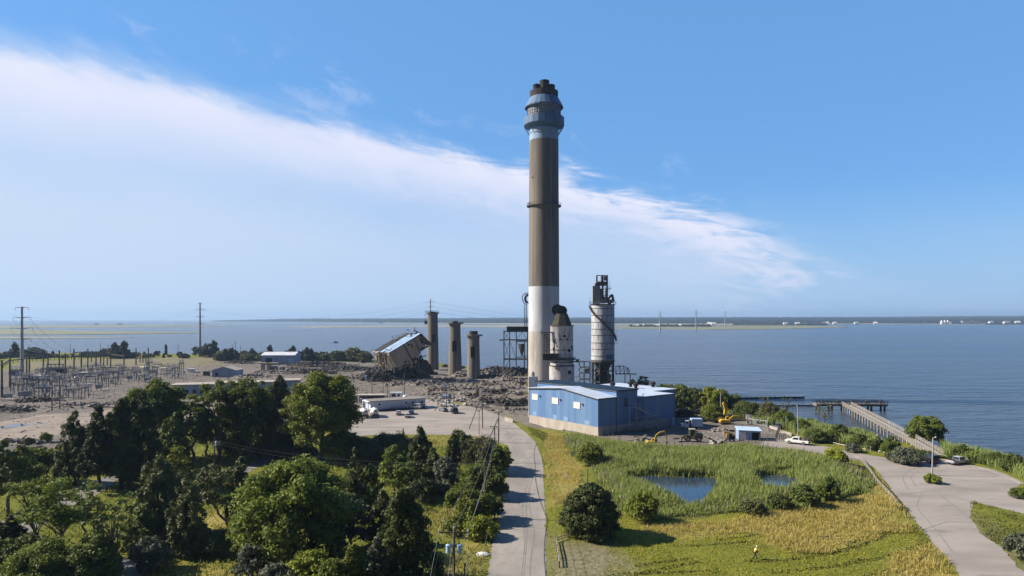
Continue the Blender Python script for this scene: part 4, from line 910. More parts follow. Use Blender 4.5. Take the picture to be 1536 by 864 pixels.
def trunk_mesh(kind, H, Wd, r, blobs, low, lean=(0, 0)):
    mb = MB(); r0 = max(.07, min(.5, H * .022 + .04)); top = H * (.93 if kind in ('cedar', 'spruce') else .62)
    pts = []; k = 6
    for i in range(k + 1):
        f = i / k; pts.append(Vector((lean[0] * f + r.normal() * .02 * H * (0 < f < 1), lean[1] * f + r.normal() * .02 * H * (0 < f < 1), top * f - .25)))
    for i in range(k): mb.tube(pts[i], pts[i + 1], r0 * (1 - i / k * .75), r0 * (1 - (i + 1) / k * .75), 7)
    n = {'open': 22, 'broad': 16}.get(kind, 9)
    for bi in r.choice(len(blobs), min(n, len(blobs)), replace=False):
        c = Vector([float(v) for v in blobs[bi][0]]); f = min(.95, max(.25, c.z / top * .62)); j = min(k - 1, int(f * k)); s = pts[j].lerp(pts[j + 1], f * k - j)
        mid = s.lerp(c, .5) + Vector((0, 0, (c - s).length * .08)); rb = r0 * .42 * (1 - f * .4)
        mb.tube(s, mid, rb, rb * .7, 5); mb.tube(mid, c, rb * .7, rb * .25, 5)
    return mb.mesh('trunk', True)
def plant_meshes(kind, H, Wd, seed, low, lsize=None, cover=1.15, lean=(0, 0)):
    r = np.random.default_rng(seed); B = crown_blobs(kind, H, Wd, r, low)
    if lean != (0, 0): B = [((c[0] + lean[0] * max(0, c[2] / H), c[1] + lean[1] * max(0, c[2] / H), c[2]), q_) for c, q_ in B]
    ls = lsize or {'broad': .40, 'cedar': .28, 'spruce': .28, 'open': .34, 'shrub': .28, 'dome': .27}[kind]
    V = leaves_on(B, ls, cover * (.8 if kind == 'open' else 1), r, sharp=1.9 if kind in ('cedar', 'spruce') else 1.45)
    return mesh_np('crown', V, 4), trunk_mesh(kind, H, Wd, r, B, low, lean)
NAMES = {'dome': ('cedar_tree', 'tree'), 'broad': ('broadleaf_tree', 'tree'), 'cedar': ('cedar_tree', 'tree'), 'spruce': ('spruce_tree', 'tree'), 'open': ('open_tree', 'tree'), 'shrub': ('shrub', 'shrub')}
def tree(kind, px, top, base, w, lm, label, group='trees and shrubs of the grove', low=None, seed=0, cover=1.15, lean=(0, 0), name=None, lsize=None):
    Y = YB(base); H = (base - top) / 1024 * Y; Wd = w / 1024 * Y; x = XA(px, Y)
    low = {'broad': .16, 'cedar': .06, 'spruce': .05, 'open': .42, 'shrub': 0, 'dome': 0}[kind] if low is None else low
    nm, cat = NAMES[kind]
    t = thing(name or nm, label, cat, (x - lean[0] * .6, Y, ground_z(x, Y)), 0, group)
    cm, tm = plant_meshes(kind, H, Wd, seed or (int(px * 7 + base * 13) % 9973), low, lsize, cover, lean)
    put('crown' if cat == 'tree' else 'foliage', cm, LM[lm], t); put('trunk' if cat == 'tree' else 'stem', tm, BARKD if kind in ('cedar', 'spruce') else BARK, t)
    return t
T = tree
# the dark back grove on the left
T('cedar', 112, 620, 728, 58, 'cedar', 'dark cedar at the left end of the tall back grove', low=.12)
T('cedar', 148, 612, 737, 56, 'cedar', 'tall dark cedar with bare lower trunks beside the slab path', low=.25)
T('cedar', 182, 600, 733, 62, 'cedar', 'broad dark cedar in the grove right of the bare trunks', low=.2)
T('cedar', 214, 588, 728, 66, 'cedar', 'dense blackish cedar under the highest crown of the grove', low=.1)
T('broad', 232, 563, 690, 96, 'oak', 'round topped tree, highest crown of the left grove, before the substation', low=.25)
T('broad', 186, 596, 702, 62, 'dark', 'dark broadleaf tree filling the left shoulder of the grove')
T('cedar', 262, 622, 712, 58, 'dark', 'dark cedar behind the yellow green sapling', low=.08)
T('broad', 290, 588, 692, 62, 'oak', 'leafy tree in front of the long low shed', low=.15)
T('broad', 328, 562, 690, 70, 'oak', 'tall leafy tree hiding the middle of the long low shed', low=.2)
T('broad', 310, 612, 684, 40, 'bright', 'lighter green tree low in the dark grove left of the pole', low=.1)
T('broad', 376, 560, 688, 84, 'oak', 'wide leafy tree over the deep shade above the grass path', low=.2)
T('cedar', 420, 566, 684, 58, 'cedar', 'black green cedar just left of the big bright tree', low=.08)
T('cedar', 398, 585, 680, 58, 'dark', 'dark cedar in the shade between two leafy crowns', low=.05)
T('cedar', 352, 590, 678, 62, 'dark', 'dark cedar wedged in the grove above the grass clearing', low=.05)
T('broad', 482, 554, 692, 122, 'bright', 'big bright spreading tree beside the car park', low=.13, cover=1.25)
T('broad', 512, 640, 694, 66, 'dark', 'dark bushy tree at the foot of the big bright tree', low=.05)
T('shrub', 456, 668, 690, 40, 'grey', 'grey green shrub under the left of the big bright tree')
T('shrub', 575, 653, 690, 110, 'olive', 'wide olive thicket by the dead snag below the car park')
T('shrub', 540, 660, 694, 60, 'dark', 'dark shrub between the big bright tree and the olive thicket')
# left edge
T('broad', 12, 652, 770, 72, 'dark', 'dark tree cut by the left edge of the view', low=.1)
T('broad', 44, 668, 724, 56, 'bright', 'bright green tree at the edge of the dirt yard')
T('broad', 72, 668, 722, 44, 'oak', 'mid green tree left of the first dark cedar')
T('shrub', 42, 657, 670, 18, 'olive', 'small lone shrub on the bare dirt')
T('shrub', 70, 648, 664, 18, 'bright', 'small bright lone shrub on the bare dirt')
T('shrub', 30, 690, 735, 60, 'oak', 'green shrub under the bright tree by the yard')
T('open', 92, 712, 852, 112, 'oak', 'open crowned tree with forked bare limbs', low=.55)
T('open', 52, 720, 836, 64, 'oak', 'open tree leaning over the slab path', low=.5, lean=(-2, 0))
T('open', 172, 738, 878, 62, 'dark', 'slim tall tree with a straight bare trunk', low=.4)
T('open', 146, 752, 872, 60, 'dark', 'slim dark tree with crooked trunk', low=.4)
T('open', 125, 725, 800, 50, 'oak', 'small open tree by the grey slab', low=.5)
T('shrub', 62, 812, 890, 118, 'oak', 'large green bush in the bottom left corner')
T('shrub', 132, 800, 884, 90, 'dark', 'dark bush at the foot of the slim trees')
T('shrub', 14, 792, 868, 76, 'dark', 'dark bush on the far left by the path')
T('shrub', 38, 796, 838, 48, 'cedar', 'low black green bush beside the slab path')
T('shrub', 226, 800, 856, 60, 'grey', 'pale grey green shrub beside the short slab')
T('cedar', 14, 778, 846, 54, 'cedar', 'small dark cedar at the left edge')
# middle left
T('broad', 266, 660, 748, 44, 'lime', 'yellow green sapling lit against the dark grove', low=.2)
T('cedar', 238, 690, 806, 92, 'pine', 'broad grey green pine in the middle of the grove', low=.1)
T('cedar', 280, 722, 830, 74, 'pine', 'grey green pine in front of the broad pine', low=.06)
T('open', 318, 698, 788, 84, 'pine', 'leaning pine with bent dark trunk', low=.4, lean=(-4.5, 0))
T('cedar', 362, 690, 782, 50, 'pine', 'light feathery pine right of the leaning one', low=.05)
T('cedar', 215, 760, 830, 62, 'dark', 'dark bushy cedar left of the front pine', low=.02)
T('shrub', 330, 795, 830, 55, 'olive', 'olive shrub in the shade under the leaning pine')
T('broad', 436, 682, 842, 186, 'oak', 'huge dome shaped leafy tree in the left foreground', low=.04, cover=1.25)
T('broad', 372, 745, 838, 66, 'oak', 'leafy tree on the left flank of the huge dome', low=.05)
T('shrub', 378, 815, 872, 58, 'grey', 'silvery shrub under the huge dome shaped tree')
T('spruce', 531, 676, 762, 56, 'pine', 'pointed light spruce above the grey green trees')
T('broad', 528, 742, 822, 66, 'grey', 'grey green tree between the dome and the dark cedar', low=.1)
T('broad', 490, 772, 840, 70, 'dark', 'dark small tree in the shade right of the dome', low=.05)
T('cedar', 574, 735, 815, 56, 'pine', 'slim pine behind the big dark cedar', low=.05)
T('cedar', 556, 700, 762, 50, 'dark', 'dark cedar right of the pointed spruce', low=.04)
T('cedar', 608, 738, 878, 104, 'dark', 'big dark green cedar left of the transformer pole', low=.03, cover=1.3)
T('cedar', 566, 812, 896, 50, 'grey', 'silvery green young conifer at the bottom of the view', low=.03)
T('shrub', 462, 826, 896, 84, 'lime', 'yellow green bush at the bottom edge')
T('cedar', 531, 822, 898, 44, 'bright', 'bright pointed young tree at the bottom edge', low=.03)
T('shrub', 415, 838, 900, 64, 'grey', 'grey green bush left of the yellow green bush')
T('shrub', 500, 838, 905, 60, 'oak', 'green bush between the two bright ones at the bottom')
T('shrub', 640, 846, 890, 60, 'dark', 'dark bush at the foot of the big dark cedar')
# centre, up to the road
T('cedar', 630, 643, 722, 58, 'cedar', 'dark pointed cedar below the car park', low=.03)
T('broad', 592, 668, 736, 52, 'oak', 'leafy light green tree left of the pointed cedar', low=.06)
T('broad', 608, 690, 742, 50, 'oak', 'leafy tree low in front of the pointed cedar', low=.04)
T('cedar', 668, 688, 738, 56, 'grey', 'grey green spreading conifer beside the pointed cedar', low=.03)
T('cedar', 679, 654, 708, 30, 'cedar', 'slim leaning dark cedar on the grass by the lot', low=.05, lean=(.8, 0))
T('cedar', 650, 680, 730, 46, 'cedar', 'short dark cedar between the grey and the pointed one', low=.03)
T('shrub', 632, 713, 752, 46, 'cedar', 'low round black green conifer on the grass')
T('shrub', 690, 647, 690, 42, 'dark', 'round dark shrub at the corner of the car park')
T('shrub', 722, 657, 706, 76, 'olive', 'wide grey olive shrub by the mouth of the lot')
T('broad', 750, 664, 712, 40, 'oak', 'green tree at the kerb where the road bends', low=.04)
T('shrub', 716, 690, 742, 60, 'oak', 'green thicket around the second roadside pole')
T('shrub', 742, 700, 748, 44, 'dark', 'dark thicket close to the road edge')
T('shrub', 690, 716, 766, 46, 'oak', 'vine covered bush left of the roadside pole')
T('broad', 714, 730, 784, 64, 'bright', 'bright vine covered mound by the roadside pole', low=.03)
T('shrub', 742, 738, 778, 34, 'dark', 'dark bush in the shade by the road edge')
T('shrub', 720, 776, 806, 56, 'lime', 'low bright vine heap beside the road')
T('shrub', 690, 770, 800, 50, 'bright', 'low green creeper heap on the grass')
# right of the road
T('dome', 886, 728, 806, 86, 'cedar', 'lone dark round cedar on the lawn right of the road', low=.0, cover=1.4)
MG = 'bushes and trees of the marsh and shore'
T('shrub', 884, 664, 697, 42, 'bright', 'green bush in the reeds near the blue building', MG)
T('shrub', 964, 738, 783, 54, 'bright', 'yellow green bush at the near edge of the reeds', MG)
T('shrub', 1254, 672, 700, 36, 'lime', 'round yellow green bush beside the shore road', MG)
T('shrub', 1208, 726, 760, 48, 'dark', 'dark bush at the near right edge of the reeds', MG)
T('shrub', 1243, 716, 752, 36, 'oak', 'green bush rightmost in the reeds', MG)
T('shrub', 1158, 726, 742, 26, 'oak', 'small bush by the second patch of pond water', MG)
T('shrub', 1170, 745, 766, 40, 'dark', 'dark low bush on the near bank of the pond', MG)
T('shrub', 1128, 752, 774, 40, 'olive', 'olive low bush at the edge of the dry field', MG)
T('broad', 1020, 570, 618, 44, 'dark', 'dark tree behind the right end of the blue building', MG, low=.05)
T('broad', 996, 573, 612, 40, 'dark', 'dark tree close to the blue building corner by the bay', MG, low=.05)
T('broad', 1044, 578, 620, 38, 'dark', 'dark tree between the blue building and the bright tree', MG, low=.05)
T('broad', 1070, 577, 622, 48, 'lime', 'bright yellow green tree on the bank by the pole', MG, low=.1)
T('shrub', 1095, 590, 620, 40, 'dark', 'dark bush right of the bright bank tree', MG)
T('broad', 964, 560, 592, 22, 'dark', 'small dark tree seen over the white roofs', MG, low=.1)
T('broad', 948, 566, 592, 16, 'olive', 'smaller tree beside the conveyor over the white roofs', MG, low=.1)
T('shrub', 1070, 607, 632, 40, 'bright', 'green shrub at the foot of the bright bank tree', MG)
T('shrub', 1122, 603, 630, 46, 'dark', 'dark round shrub on the bank behind the steel rack', MG)
T('shrub', 1153, 606, 636, 38, 'olive', 'olive shrub by the bare saplings', MG)
T('shrub', 1176, 616, 642, 34, 'oak', 'green shrub right of the bare saplings', MG)
for i, (px, top, base, w, lm, lab) in enumerate([(1203, 625, 650, 34, 'oak', 'green shrub behind the white pickup'), (1224, 638, 664, 38, 'dark', 'dark shrub beside the shore road left of the fence'),
        (1262, 630, 660, 30, 'cedar', 'small dark cedar in the bank reeds'), (1246, 645, 664, 34, 'oak', 'green shrub under the small bank cedar'), (1289, 644, 670, 30, 'dark', 'dark shrub between two bank shrubs behind the fence'),
        (1314, 652, 676, 34, 'dark', 'dark shrub at the foot of the pier side bank'), (1338, 648, 684, 36, 'oak', 'tall green shrub against the pier walkway'), (1360, 668, 696, 52, 'grey', 'grey green spreading shrub where the pier lands'),
        (1342, 676, 692, 34, 'grey', 'low grey shrub at the lot edge by the pier'), (1384, 672, 690, 34, 'dark', 'dark shrub beneath the pier rail'), (1444, 662, 690, 36, 'oak', 'green shrub behind the silver pickup'),
        (1460, 670, 692, 30, 'bright', 'bright shrub on the bank right of the silver pickup'), (1280, 664, 678, 30, 'grey', 'grey shrub at the white fence')]):
    T('shrub', px, top + (base - top) * .2, base, w * .85, lm, lab, MG)
T('shrub', 1520, 682, 708, 36, 'dark', 'dark shrub on the bank at the right edge', MG)
T('shrub', 1492, 680, 698, 44, 'oak', 'green bank shrub above the lot corner', MG)
T('broad', 1389, 615, 664, 58, 'oak', 'round leafy tree behind the landing of the pier', MG, low=.02)
T('shrub', 1530, 797, 838, 40, 'grey', 'grey green bush at the right edge by the shore road', MG)
T('shrub', 1535, 732, 748, 36, 'oak', 'low bush on the grass island at the right edge', MG)
T('shrub', 1399, 712, 725, 24, 'bright', 'small weed clump at the foot of the lamp pole', MG)
T('open', 1237, 608, 646, 26, 'olive', 'bare branched sapling with few leaves on the bank', MG, low=.5, cover=.35)
T('open', 1148, 596, 634, 20, 'olive', 'nearly bare sapling on the bank, left of two', MG, low=.5, cover=.10)
T('open', 1180, 598, 638, 18, 'olive', 'nearly bare sapling on the bank, right of two', MG, low=.5, cover=.10)
# dead snag and fallen limbs in the olive thicket
Y = YB(690); sn = thing('dead_tree', 'bare dead snag standing below the car park', 'tree', (XA(605, Y), Y, 0))
mb = MB(); mb.tube((0, 0, -.2), (.1, 0, 3.6), .30, .24, 8); mb.tube((.1, 0, 3.6), (-.05, 0, 7.6), .24, .12, 8); mb.tube((.05, 0, 5.6), (.35, .1, 7.0), .1, .04, 5); mb.obj('trunk', BARKD, sn, True)
Y = YB(682); fl = thing('fallen_limb', 'pale fallen branch lying across the olive thicket', 'branch', (XA(560, Y), Y, 1.2))
mb = MB(); mb.path([(-5, 0, .4), (-2.5, -.6, .2), (0, -.4, .9), (2.5, .1, 1.6), (5, .3, 3.0)], .12, 5); mb.path([(0, -.4, .9), (1, -1, 2.1), (1.6, -1, 2.8)], .07, 4); mb.path([(-2.5, -.6, .2), (-2.6, -1, -1)], .07, 4); mb.obj('branch', material('bleached wood', (.3, .28, .25), (.2, .18, .16), 1, .9), fl)

# ------------------------------------------------------------------ background belt along the left shore: shared crowns, each tree a thing
protos = []
for i, (k, H, Wd, lm) in enumerate([('shrub', 4.2, 8, 'far'), ('broad', 6.5, 7.5, 'far'), ('cedar', 7.5, 5.5, 'far'), ('shrub', 5.2, 9.5, 'olive'), ('broad', 6, 8.5, 'olive')]):
    cm, tm = plant_meshes(k, H, Wd, 900 + i, .05, .85, 1.0); cm.materials.append(LM[lm]); tm.materials.append(BARKD); protos.append((cm, tm, H))
random.seed(11)
def belt(px, py_base, s, ki, label, nm='shore_tree', grp='scrub trees along the far bank'):
    Y = YB(py_base); cm, tm, H = protos[ki]
    t = thing(nm, label, 'tree', (XA(px, Y), Y, -.3), random.uniform(0, 6.28), grp); t.scale = (s, s, s * random.uniform(.8, 1.15))
    a = bpy.data.objects.new('crown', cm); b = bpy.data.objects.new('trunk', tm)
    for o in (a, b): COL.objects.link(o); o.parent = t
LB = {0: 'low dark scrub bush on the far left bank behind the substation', 1: 'dark rounded scrub tree on the far left bank behind the substation', 2: 'dark pointed scrub tree on the far left bank behind the substation'}
px = -60
while px < 330:
    h = 1.0 + .55 * math.sin(px * .045) + random.uniform(-.35, .35)
    if not (255 < px < 262 or 280 < px < 292): k = random.choice((0, 1, 1, 2)); belt(px, 537 + random.uniform(-1.5, 1.5) - px * .004, max(.5, h), k, LB[k])
    px += random.uniform(5, 11)
px = 332
while px < 552:
    k = random.choice((1, 2, 2, 3)) if px < 470 else random.choice((3, 4, 4, 1))
    belt(px, 540.5 + random.uniform(-1, 1.5), random.uniform(1.0, 1.5), k, {1: 'rounded scrub tree on the bank behind the blue shed', 2: 'pointed dark tree on the bank behind the blue shed', 3: 'low olive bush on the bank behind the blue shed', 4: 'olive rounded tree on the bank left of the collapsed building'}[k])
    px += random.uniform(4, 7)
for px, py, s, k in ((530, 542, 1.7, 4), (545, 543, 1.4, 4), (518, 541, 1.4, 3), (739, 556, .6, 3), (748, 558, .5, 3), (730, 556, .5, 0), (668, 551, .5, 3), (694, 553, .45, 0), (762, 560, .6, 0)):
    belt(px, py, s, k, 'olive bush on the bank between the stumps and the bay' if px > 600 else 'big olive tree on the bank left of the collapsed building', grp='bushes on the bay bank')

# ------------------------------------------------------------------ reeds, field grass and lawn (uncountable)
def blades(name, mat, polys, dens, h, wdt, label, seed, avoid=(), lean=.25, margin=0.0, gap=0.0, box=None, cat='grass', edge_drop=0, gs=6):
    r = np.random.default_rng(seed); P = []
    for p in polys:
        q_ = np.array(p); lo = q_.min(0); hi = q_.max(0); n = int((hi - lo).prod() * dens)
        c = r.uniform(lo, hi, (n, 2)); k = sdf(c + np.stack([wob(c, 5), wob(c + 9, 5)], 1) * .9, p) > margin; P.append(c[k])
    P = np.concatenate(P)
    for p, mgn in avoid: P = P[sdf(P, p) < mgn]
    if gap: P = P[wob(P, gs) + r.normal(scale=.5, size=len(P)) > gap]
    n = len(P); i = np.clip(((P[:, 0] - X0) / ST).astype(int), 0, nx - 1); j = np.clip(((P[:, 1] - Y0) / ST).astype(int), 0, ny - 1)
    z = zg[j * nx + i] - .05
    hh = h * r.uniform(.5, 1.2, n) * np.clip(1 + .28 * wob(P, 7), .45, 1.5)
    if edge_drop: hh *= .4 + .6 * np.clip(sdf(P, polys[0]) / edge_drop, 0, 1)
    a = r.uniform(0, 6.283, n); w = wdt * r.uniform(.6, 1.3, n)
    dx = r.normal(scale=lean, size=n) * hh + .08 * hh; dy = r.normal(scale=lean, size=n) * hh
    B = np.stack([P[:, 0], P[:, 1], z], 1); s = np.stack([np.cos(a) * w, np.sin(a) * w, 0 * w], 1)
    mid = B + np.stack([dx * .35, dy * .35, hh * .6], 1)
    V = np.stack([B - s * .35, mid - s * .5, B + np.stack([dx, dy, hh], 1), mid + s * .5], 1)
    return tag(put(name, mesh_np(name, V, 4), mat), label, cat, kind='stuff')
REED = leaf('reed blades', (.30, .37, .09), (.37, .43, .115), (.46, .45, .20), .38)
PLUME = leaf('reed plumes', (.17, .13, .115), (.21, .17, .14), (.14, .11, .10), .2)
DRYM = leaf('dry grass blades', (.52, .425, .12), (.60, .49, .17), (.34, .32, .06), .45)
LAWNM = leaf('lawn blades', (.32, .305, .03), (.37, .34, .04), (.43, .37, .08), .4)
WEED = leaf('bank weeds', (.13, .165, .024), (.175, .20, .035), (.22, .21, .06), .35)
blades('reeds', REED, [MARSH], 34, 2.2, .15, 'tall green reeds growing thick around the pond', 21, [(POND, -.2), (POND2, -.2)], .16, cat='reeds', edge_drop=6.0, gap=-.55, gs=1.5)
blades('pond_reeds', REED, [gp([(940, 704), (1215, 704), (1215, 770), (940, 770)])], 7, 1.3, .13, 'thin reeds standing in the shallow edge of the pond', 31, [(POND, .9), (POND2, .8)], .2, cat='reeds')
blades('reed_plumes', PLUME, [MARSH], 1.1, 2.4, .14, 'brownish flower plumes standing out of the reeds', 22, [(POND, -.2), (POND2, -.2)], .10, gap=-.2, cat='reeds')
BANK = gp([(985, 600), (1050, 606), (1100, 613), (1150, 623), (1184, 631), (1221, 641), (1268, 650), (1310, 655), (1393, 670), (1423, 674), (1458, 683), (1504, 691), (1560, 705), (1620, 730), (1620, 745), (1528, 718), (1475, 698), (1455, 694), (1410, 688), (1385, 686), (1360, 690),
           (1330, 681), (1290, 672), (1240, 664), (1205, 655), (1160, 643), (1110, 632), (1060, 622), (1010, 610)])
PIERWAY = gp([(1300, 652), (1372, 697), (1418, 694), (1405, 672), (1360, 642), (1290, 622)])
BREED = leaf('bank reed blades', (.17, .225, .06), (.22, .27, .08), (.30, .29, .13), .3)
blades('bank_reeds', BREED, [BANK], 20, 2.2, .17, 'green reeds lining the bank of the bay', 23, [(SHEETS['rroad'], -1.0), (PIERWAY, -.5)], .16, cat='reeds')
blades('dry_grass', DRYM, [DRY[1], DRY[0], DRY[2]], 26, .7, .10, 'tall yellow dry grass in the field and by the road', 24, [(SHEETS['rroad'], -.5), (SHEETS['road'], -.4)], .3, gap=-.45)
blades('clearing_grass', leaf('clearing grass blades', (.30, .29, .07), (.36, .32, .09), (.22, .24, .04), .4), DRY[3:], 7, .6, .16, 'yellow dry grass in the clearings of the grove', 25, [(SHEETS['lot'], -.5), (SHEETS['road'], -.4)] + [(p, -.2) for p in PATHS], .3, gap=-.6)
LAWN = gp([(822, 760), (1140, 770), (1300, 735), (1440, 860), (1480, 900), (820, 900)])
blades('lawn', LAWNM, [LAWN], 9, .26, .15, 'short green grass of the lawn', 26, [(SHEETS['road'], -.3), (SHEETS['rroad'], -.3), (WORN[0], 1.0), (MARSH, 0)], .5)
VERGE = gp([(1459, 752), (1500, 762), (1536, 771), (1600, 800), (1560, 870), (1500, 820), (1472, 801), (1456, 775)])
VER2 = gp([(782, 640), (840, 655), (905, 664), (880, 690), (850, 672), (822, 668), (800, 652)])
VER3 = gp([(1290, 694), (1312, 706), (1350, 754), (1395, 814), (1440, 864), (1420, 864), (1375, 814), (1335, 750), (1300, 712), (1280, 698)])
UNDER = gp([(500, 655), (745, 666), (757, 690), (750, 760), (728, 864), (722, 900), (-60, 900), (-60, 700), (90, 672), (300, 650)])
blades('verge_weeds', WEED, [VERGE, VER2, VER3], 12, .38, .16, 'green weeds on the verges of the roads', 27, [(SHEETS['rroad'], .25), (SHEETS['road'], .25)], .35, gap=-.5)
blades('undergrowth', WEED, [UNDER], 4.2, .55, .22, 'weeds and grass under the trees of the grove', 28, [(SHEETS['lot'], -.5), (SHEETS['road'], -.4)] + [(p, -.1) for p in PATHS], .4, gap=-.3, cat='undergrowth')
# mown swathes: dark ridges of cut grass in long curves on the lawn
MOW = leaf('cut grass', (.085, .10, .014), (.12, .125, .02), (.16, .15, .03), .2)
r_ = np.random.default_rng(3); P = []
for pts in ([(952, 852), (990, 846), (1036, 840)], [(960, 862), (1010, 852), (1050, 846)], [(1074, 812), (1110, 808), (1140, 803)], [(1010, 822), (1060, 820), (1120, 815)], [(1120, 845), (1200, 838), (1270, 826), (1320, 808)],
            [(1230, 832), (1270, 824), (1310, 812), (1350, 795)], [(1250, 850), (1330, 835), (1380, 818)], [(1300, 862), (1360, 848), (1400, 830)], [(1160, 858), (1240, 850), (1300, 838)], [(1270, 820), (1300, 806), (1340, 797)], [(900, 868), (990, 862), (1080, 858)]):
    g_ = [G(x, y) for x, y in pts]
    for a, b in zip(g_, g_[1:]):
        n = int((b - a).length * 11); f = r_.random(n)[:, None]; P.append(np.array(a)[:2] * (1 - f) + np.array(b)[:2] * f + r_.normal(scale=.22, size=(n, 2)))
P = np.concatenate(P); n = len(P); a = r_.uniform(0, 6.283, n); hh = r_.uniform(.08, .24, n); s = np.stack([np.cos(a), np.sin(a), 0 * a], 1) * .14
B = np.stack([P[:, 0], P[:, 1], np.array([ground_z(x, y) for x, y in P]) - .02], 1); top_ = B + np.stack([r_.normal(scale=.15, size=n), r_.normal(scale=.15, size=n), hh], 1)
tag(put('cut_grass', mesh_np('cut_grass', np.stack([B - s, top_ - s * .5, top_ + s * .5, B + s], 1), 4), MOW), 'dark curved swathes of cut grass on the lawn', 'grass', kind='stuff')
# ------------------------------------------------------------------ rubble and wreckage over the demolition yard
RUB = material('grey rubble', (.23, .20, .172), (.15, .135, .12), .7, .95, col3=(.27, .24, .21), scale3=1.4, lo3=.5, hi3=.7, bump=.6, bscale=1.5)
RUBD = material('dark scrap', (.05, .046, .042), (.10, .088, .076), .9, .95, col3=(.12, .10, .085), scale3=2, lo3=.6, hi3=.75, bump=.6, bscale=1.5)
RUBL = material('pale broken concrete', (.42, .38, .33), (.30, .27, .235), .8, .95, col3=(.2, .18, .16), scale3=2, bump=.5, bscale=2)
def heap(px, py, w, h, d, mat, label, n=None, sz=1.0, name='rubble', bars=0, flat=.8):
    Y = YB(py); x = XA(px, Y); mb = MB(); n = n or int(w * d * .55) + 12
    # a lumpy mound under the loose pieces
    nx_, ny_ = max(6, int(w / 1.1)), max(5, int(d / 1.1)); vs = []; hgt = {}
    for j in range(ny_ + 1):
        for i in range(nx_ + 1):
            u, v = i / nx_ * 2 - 1, j / ny_ * 2 - 1; e = max(0, 1 - (abs(u) ** 2.2 + abs(v) ** 2.2))
            z = h * e ** .7 * random.uniform(.45, 1.0) - .15 if e > 0 else -.2
            vs.append((u * w / 2 + random.uniform(-.3, .3), v * d / 2 + random.uniform(-.3, .3), z))
    k = nx_ + 1; mb.add(vs, [(j * k + i, j * k + i + 1, (j + 1) * k + i + 1, (j + 1) * k + i) for j in range(ny_) for i in range(nx_)])
    for _ in range(n):
        u, v = random.gauss(0, .42), random.gauss(0, .42)
        e = max(0, 1 - (abs(u) ** 2.2 + abs(v) ** 2.2)); z = h * e ** .7 * random.uniform(.4, 1.0)
        mb.chunk((u * w / 2, v * d / 2, z), sz * random.uniform(.35, 1.3), flat)
    for _ in range(bars):
        a = random.uniform(0, 6.28); p = Vector((random.gauss(0, .35) * w / 2, random.gauss(0, .35) * d / 2, random.uniform(0, h * .9))); l = random.uniform(1.5, 5)
        mb.beam(p, p + Vector((l * math.cos(a), l * math.sin(a) * .6, random.uniform(-.6, 1.6))), random.uniform(.12, .4))
    o = mb.obj(name, mat); o.location = (x, Y, ground_z(x, Y)); return tag(o, label, 'rubble', kind='stuff')
random.seed(31)
RUBX = material('black wreckage', (.022, .021, .02), (.045, .04, .035), .9, .95, col3=(.10, .085, .07), scale3=2, lo3=.64, hi3=.78, bump=.6, bscale=1.5)
heap(593, 567, 40, 8.0, 24, RUBX, 'black wreckage heap under the collapsed building', n=560, sz=1.3, name='wreckage', bars=120)
heap(619, 562, 27, 12.0, 17, RUBX, 'black wreckage at the right end of the collapsed building', n=170, sz=1.3, name='wreckage', bars=70)
heap(562, 572, 18, 4.5, 11, RUBX, 'dark scrap at the left foot of the collapsed building', n=120, name='wreckage', bars=35)
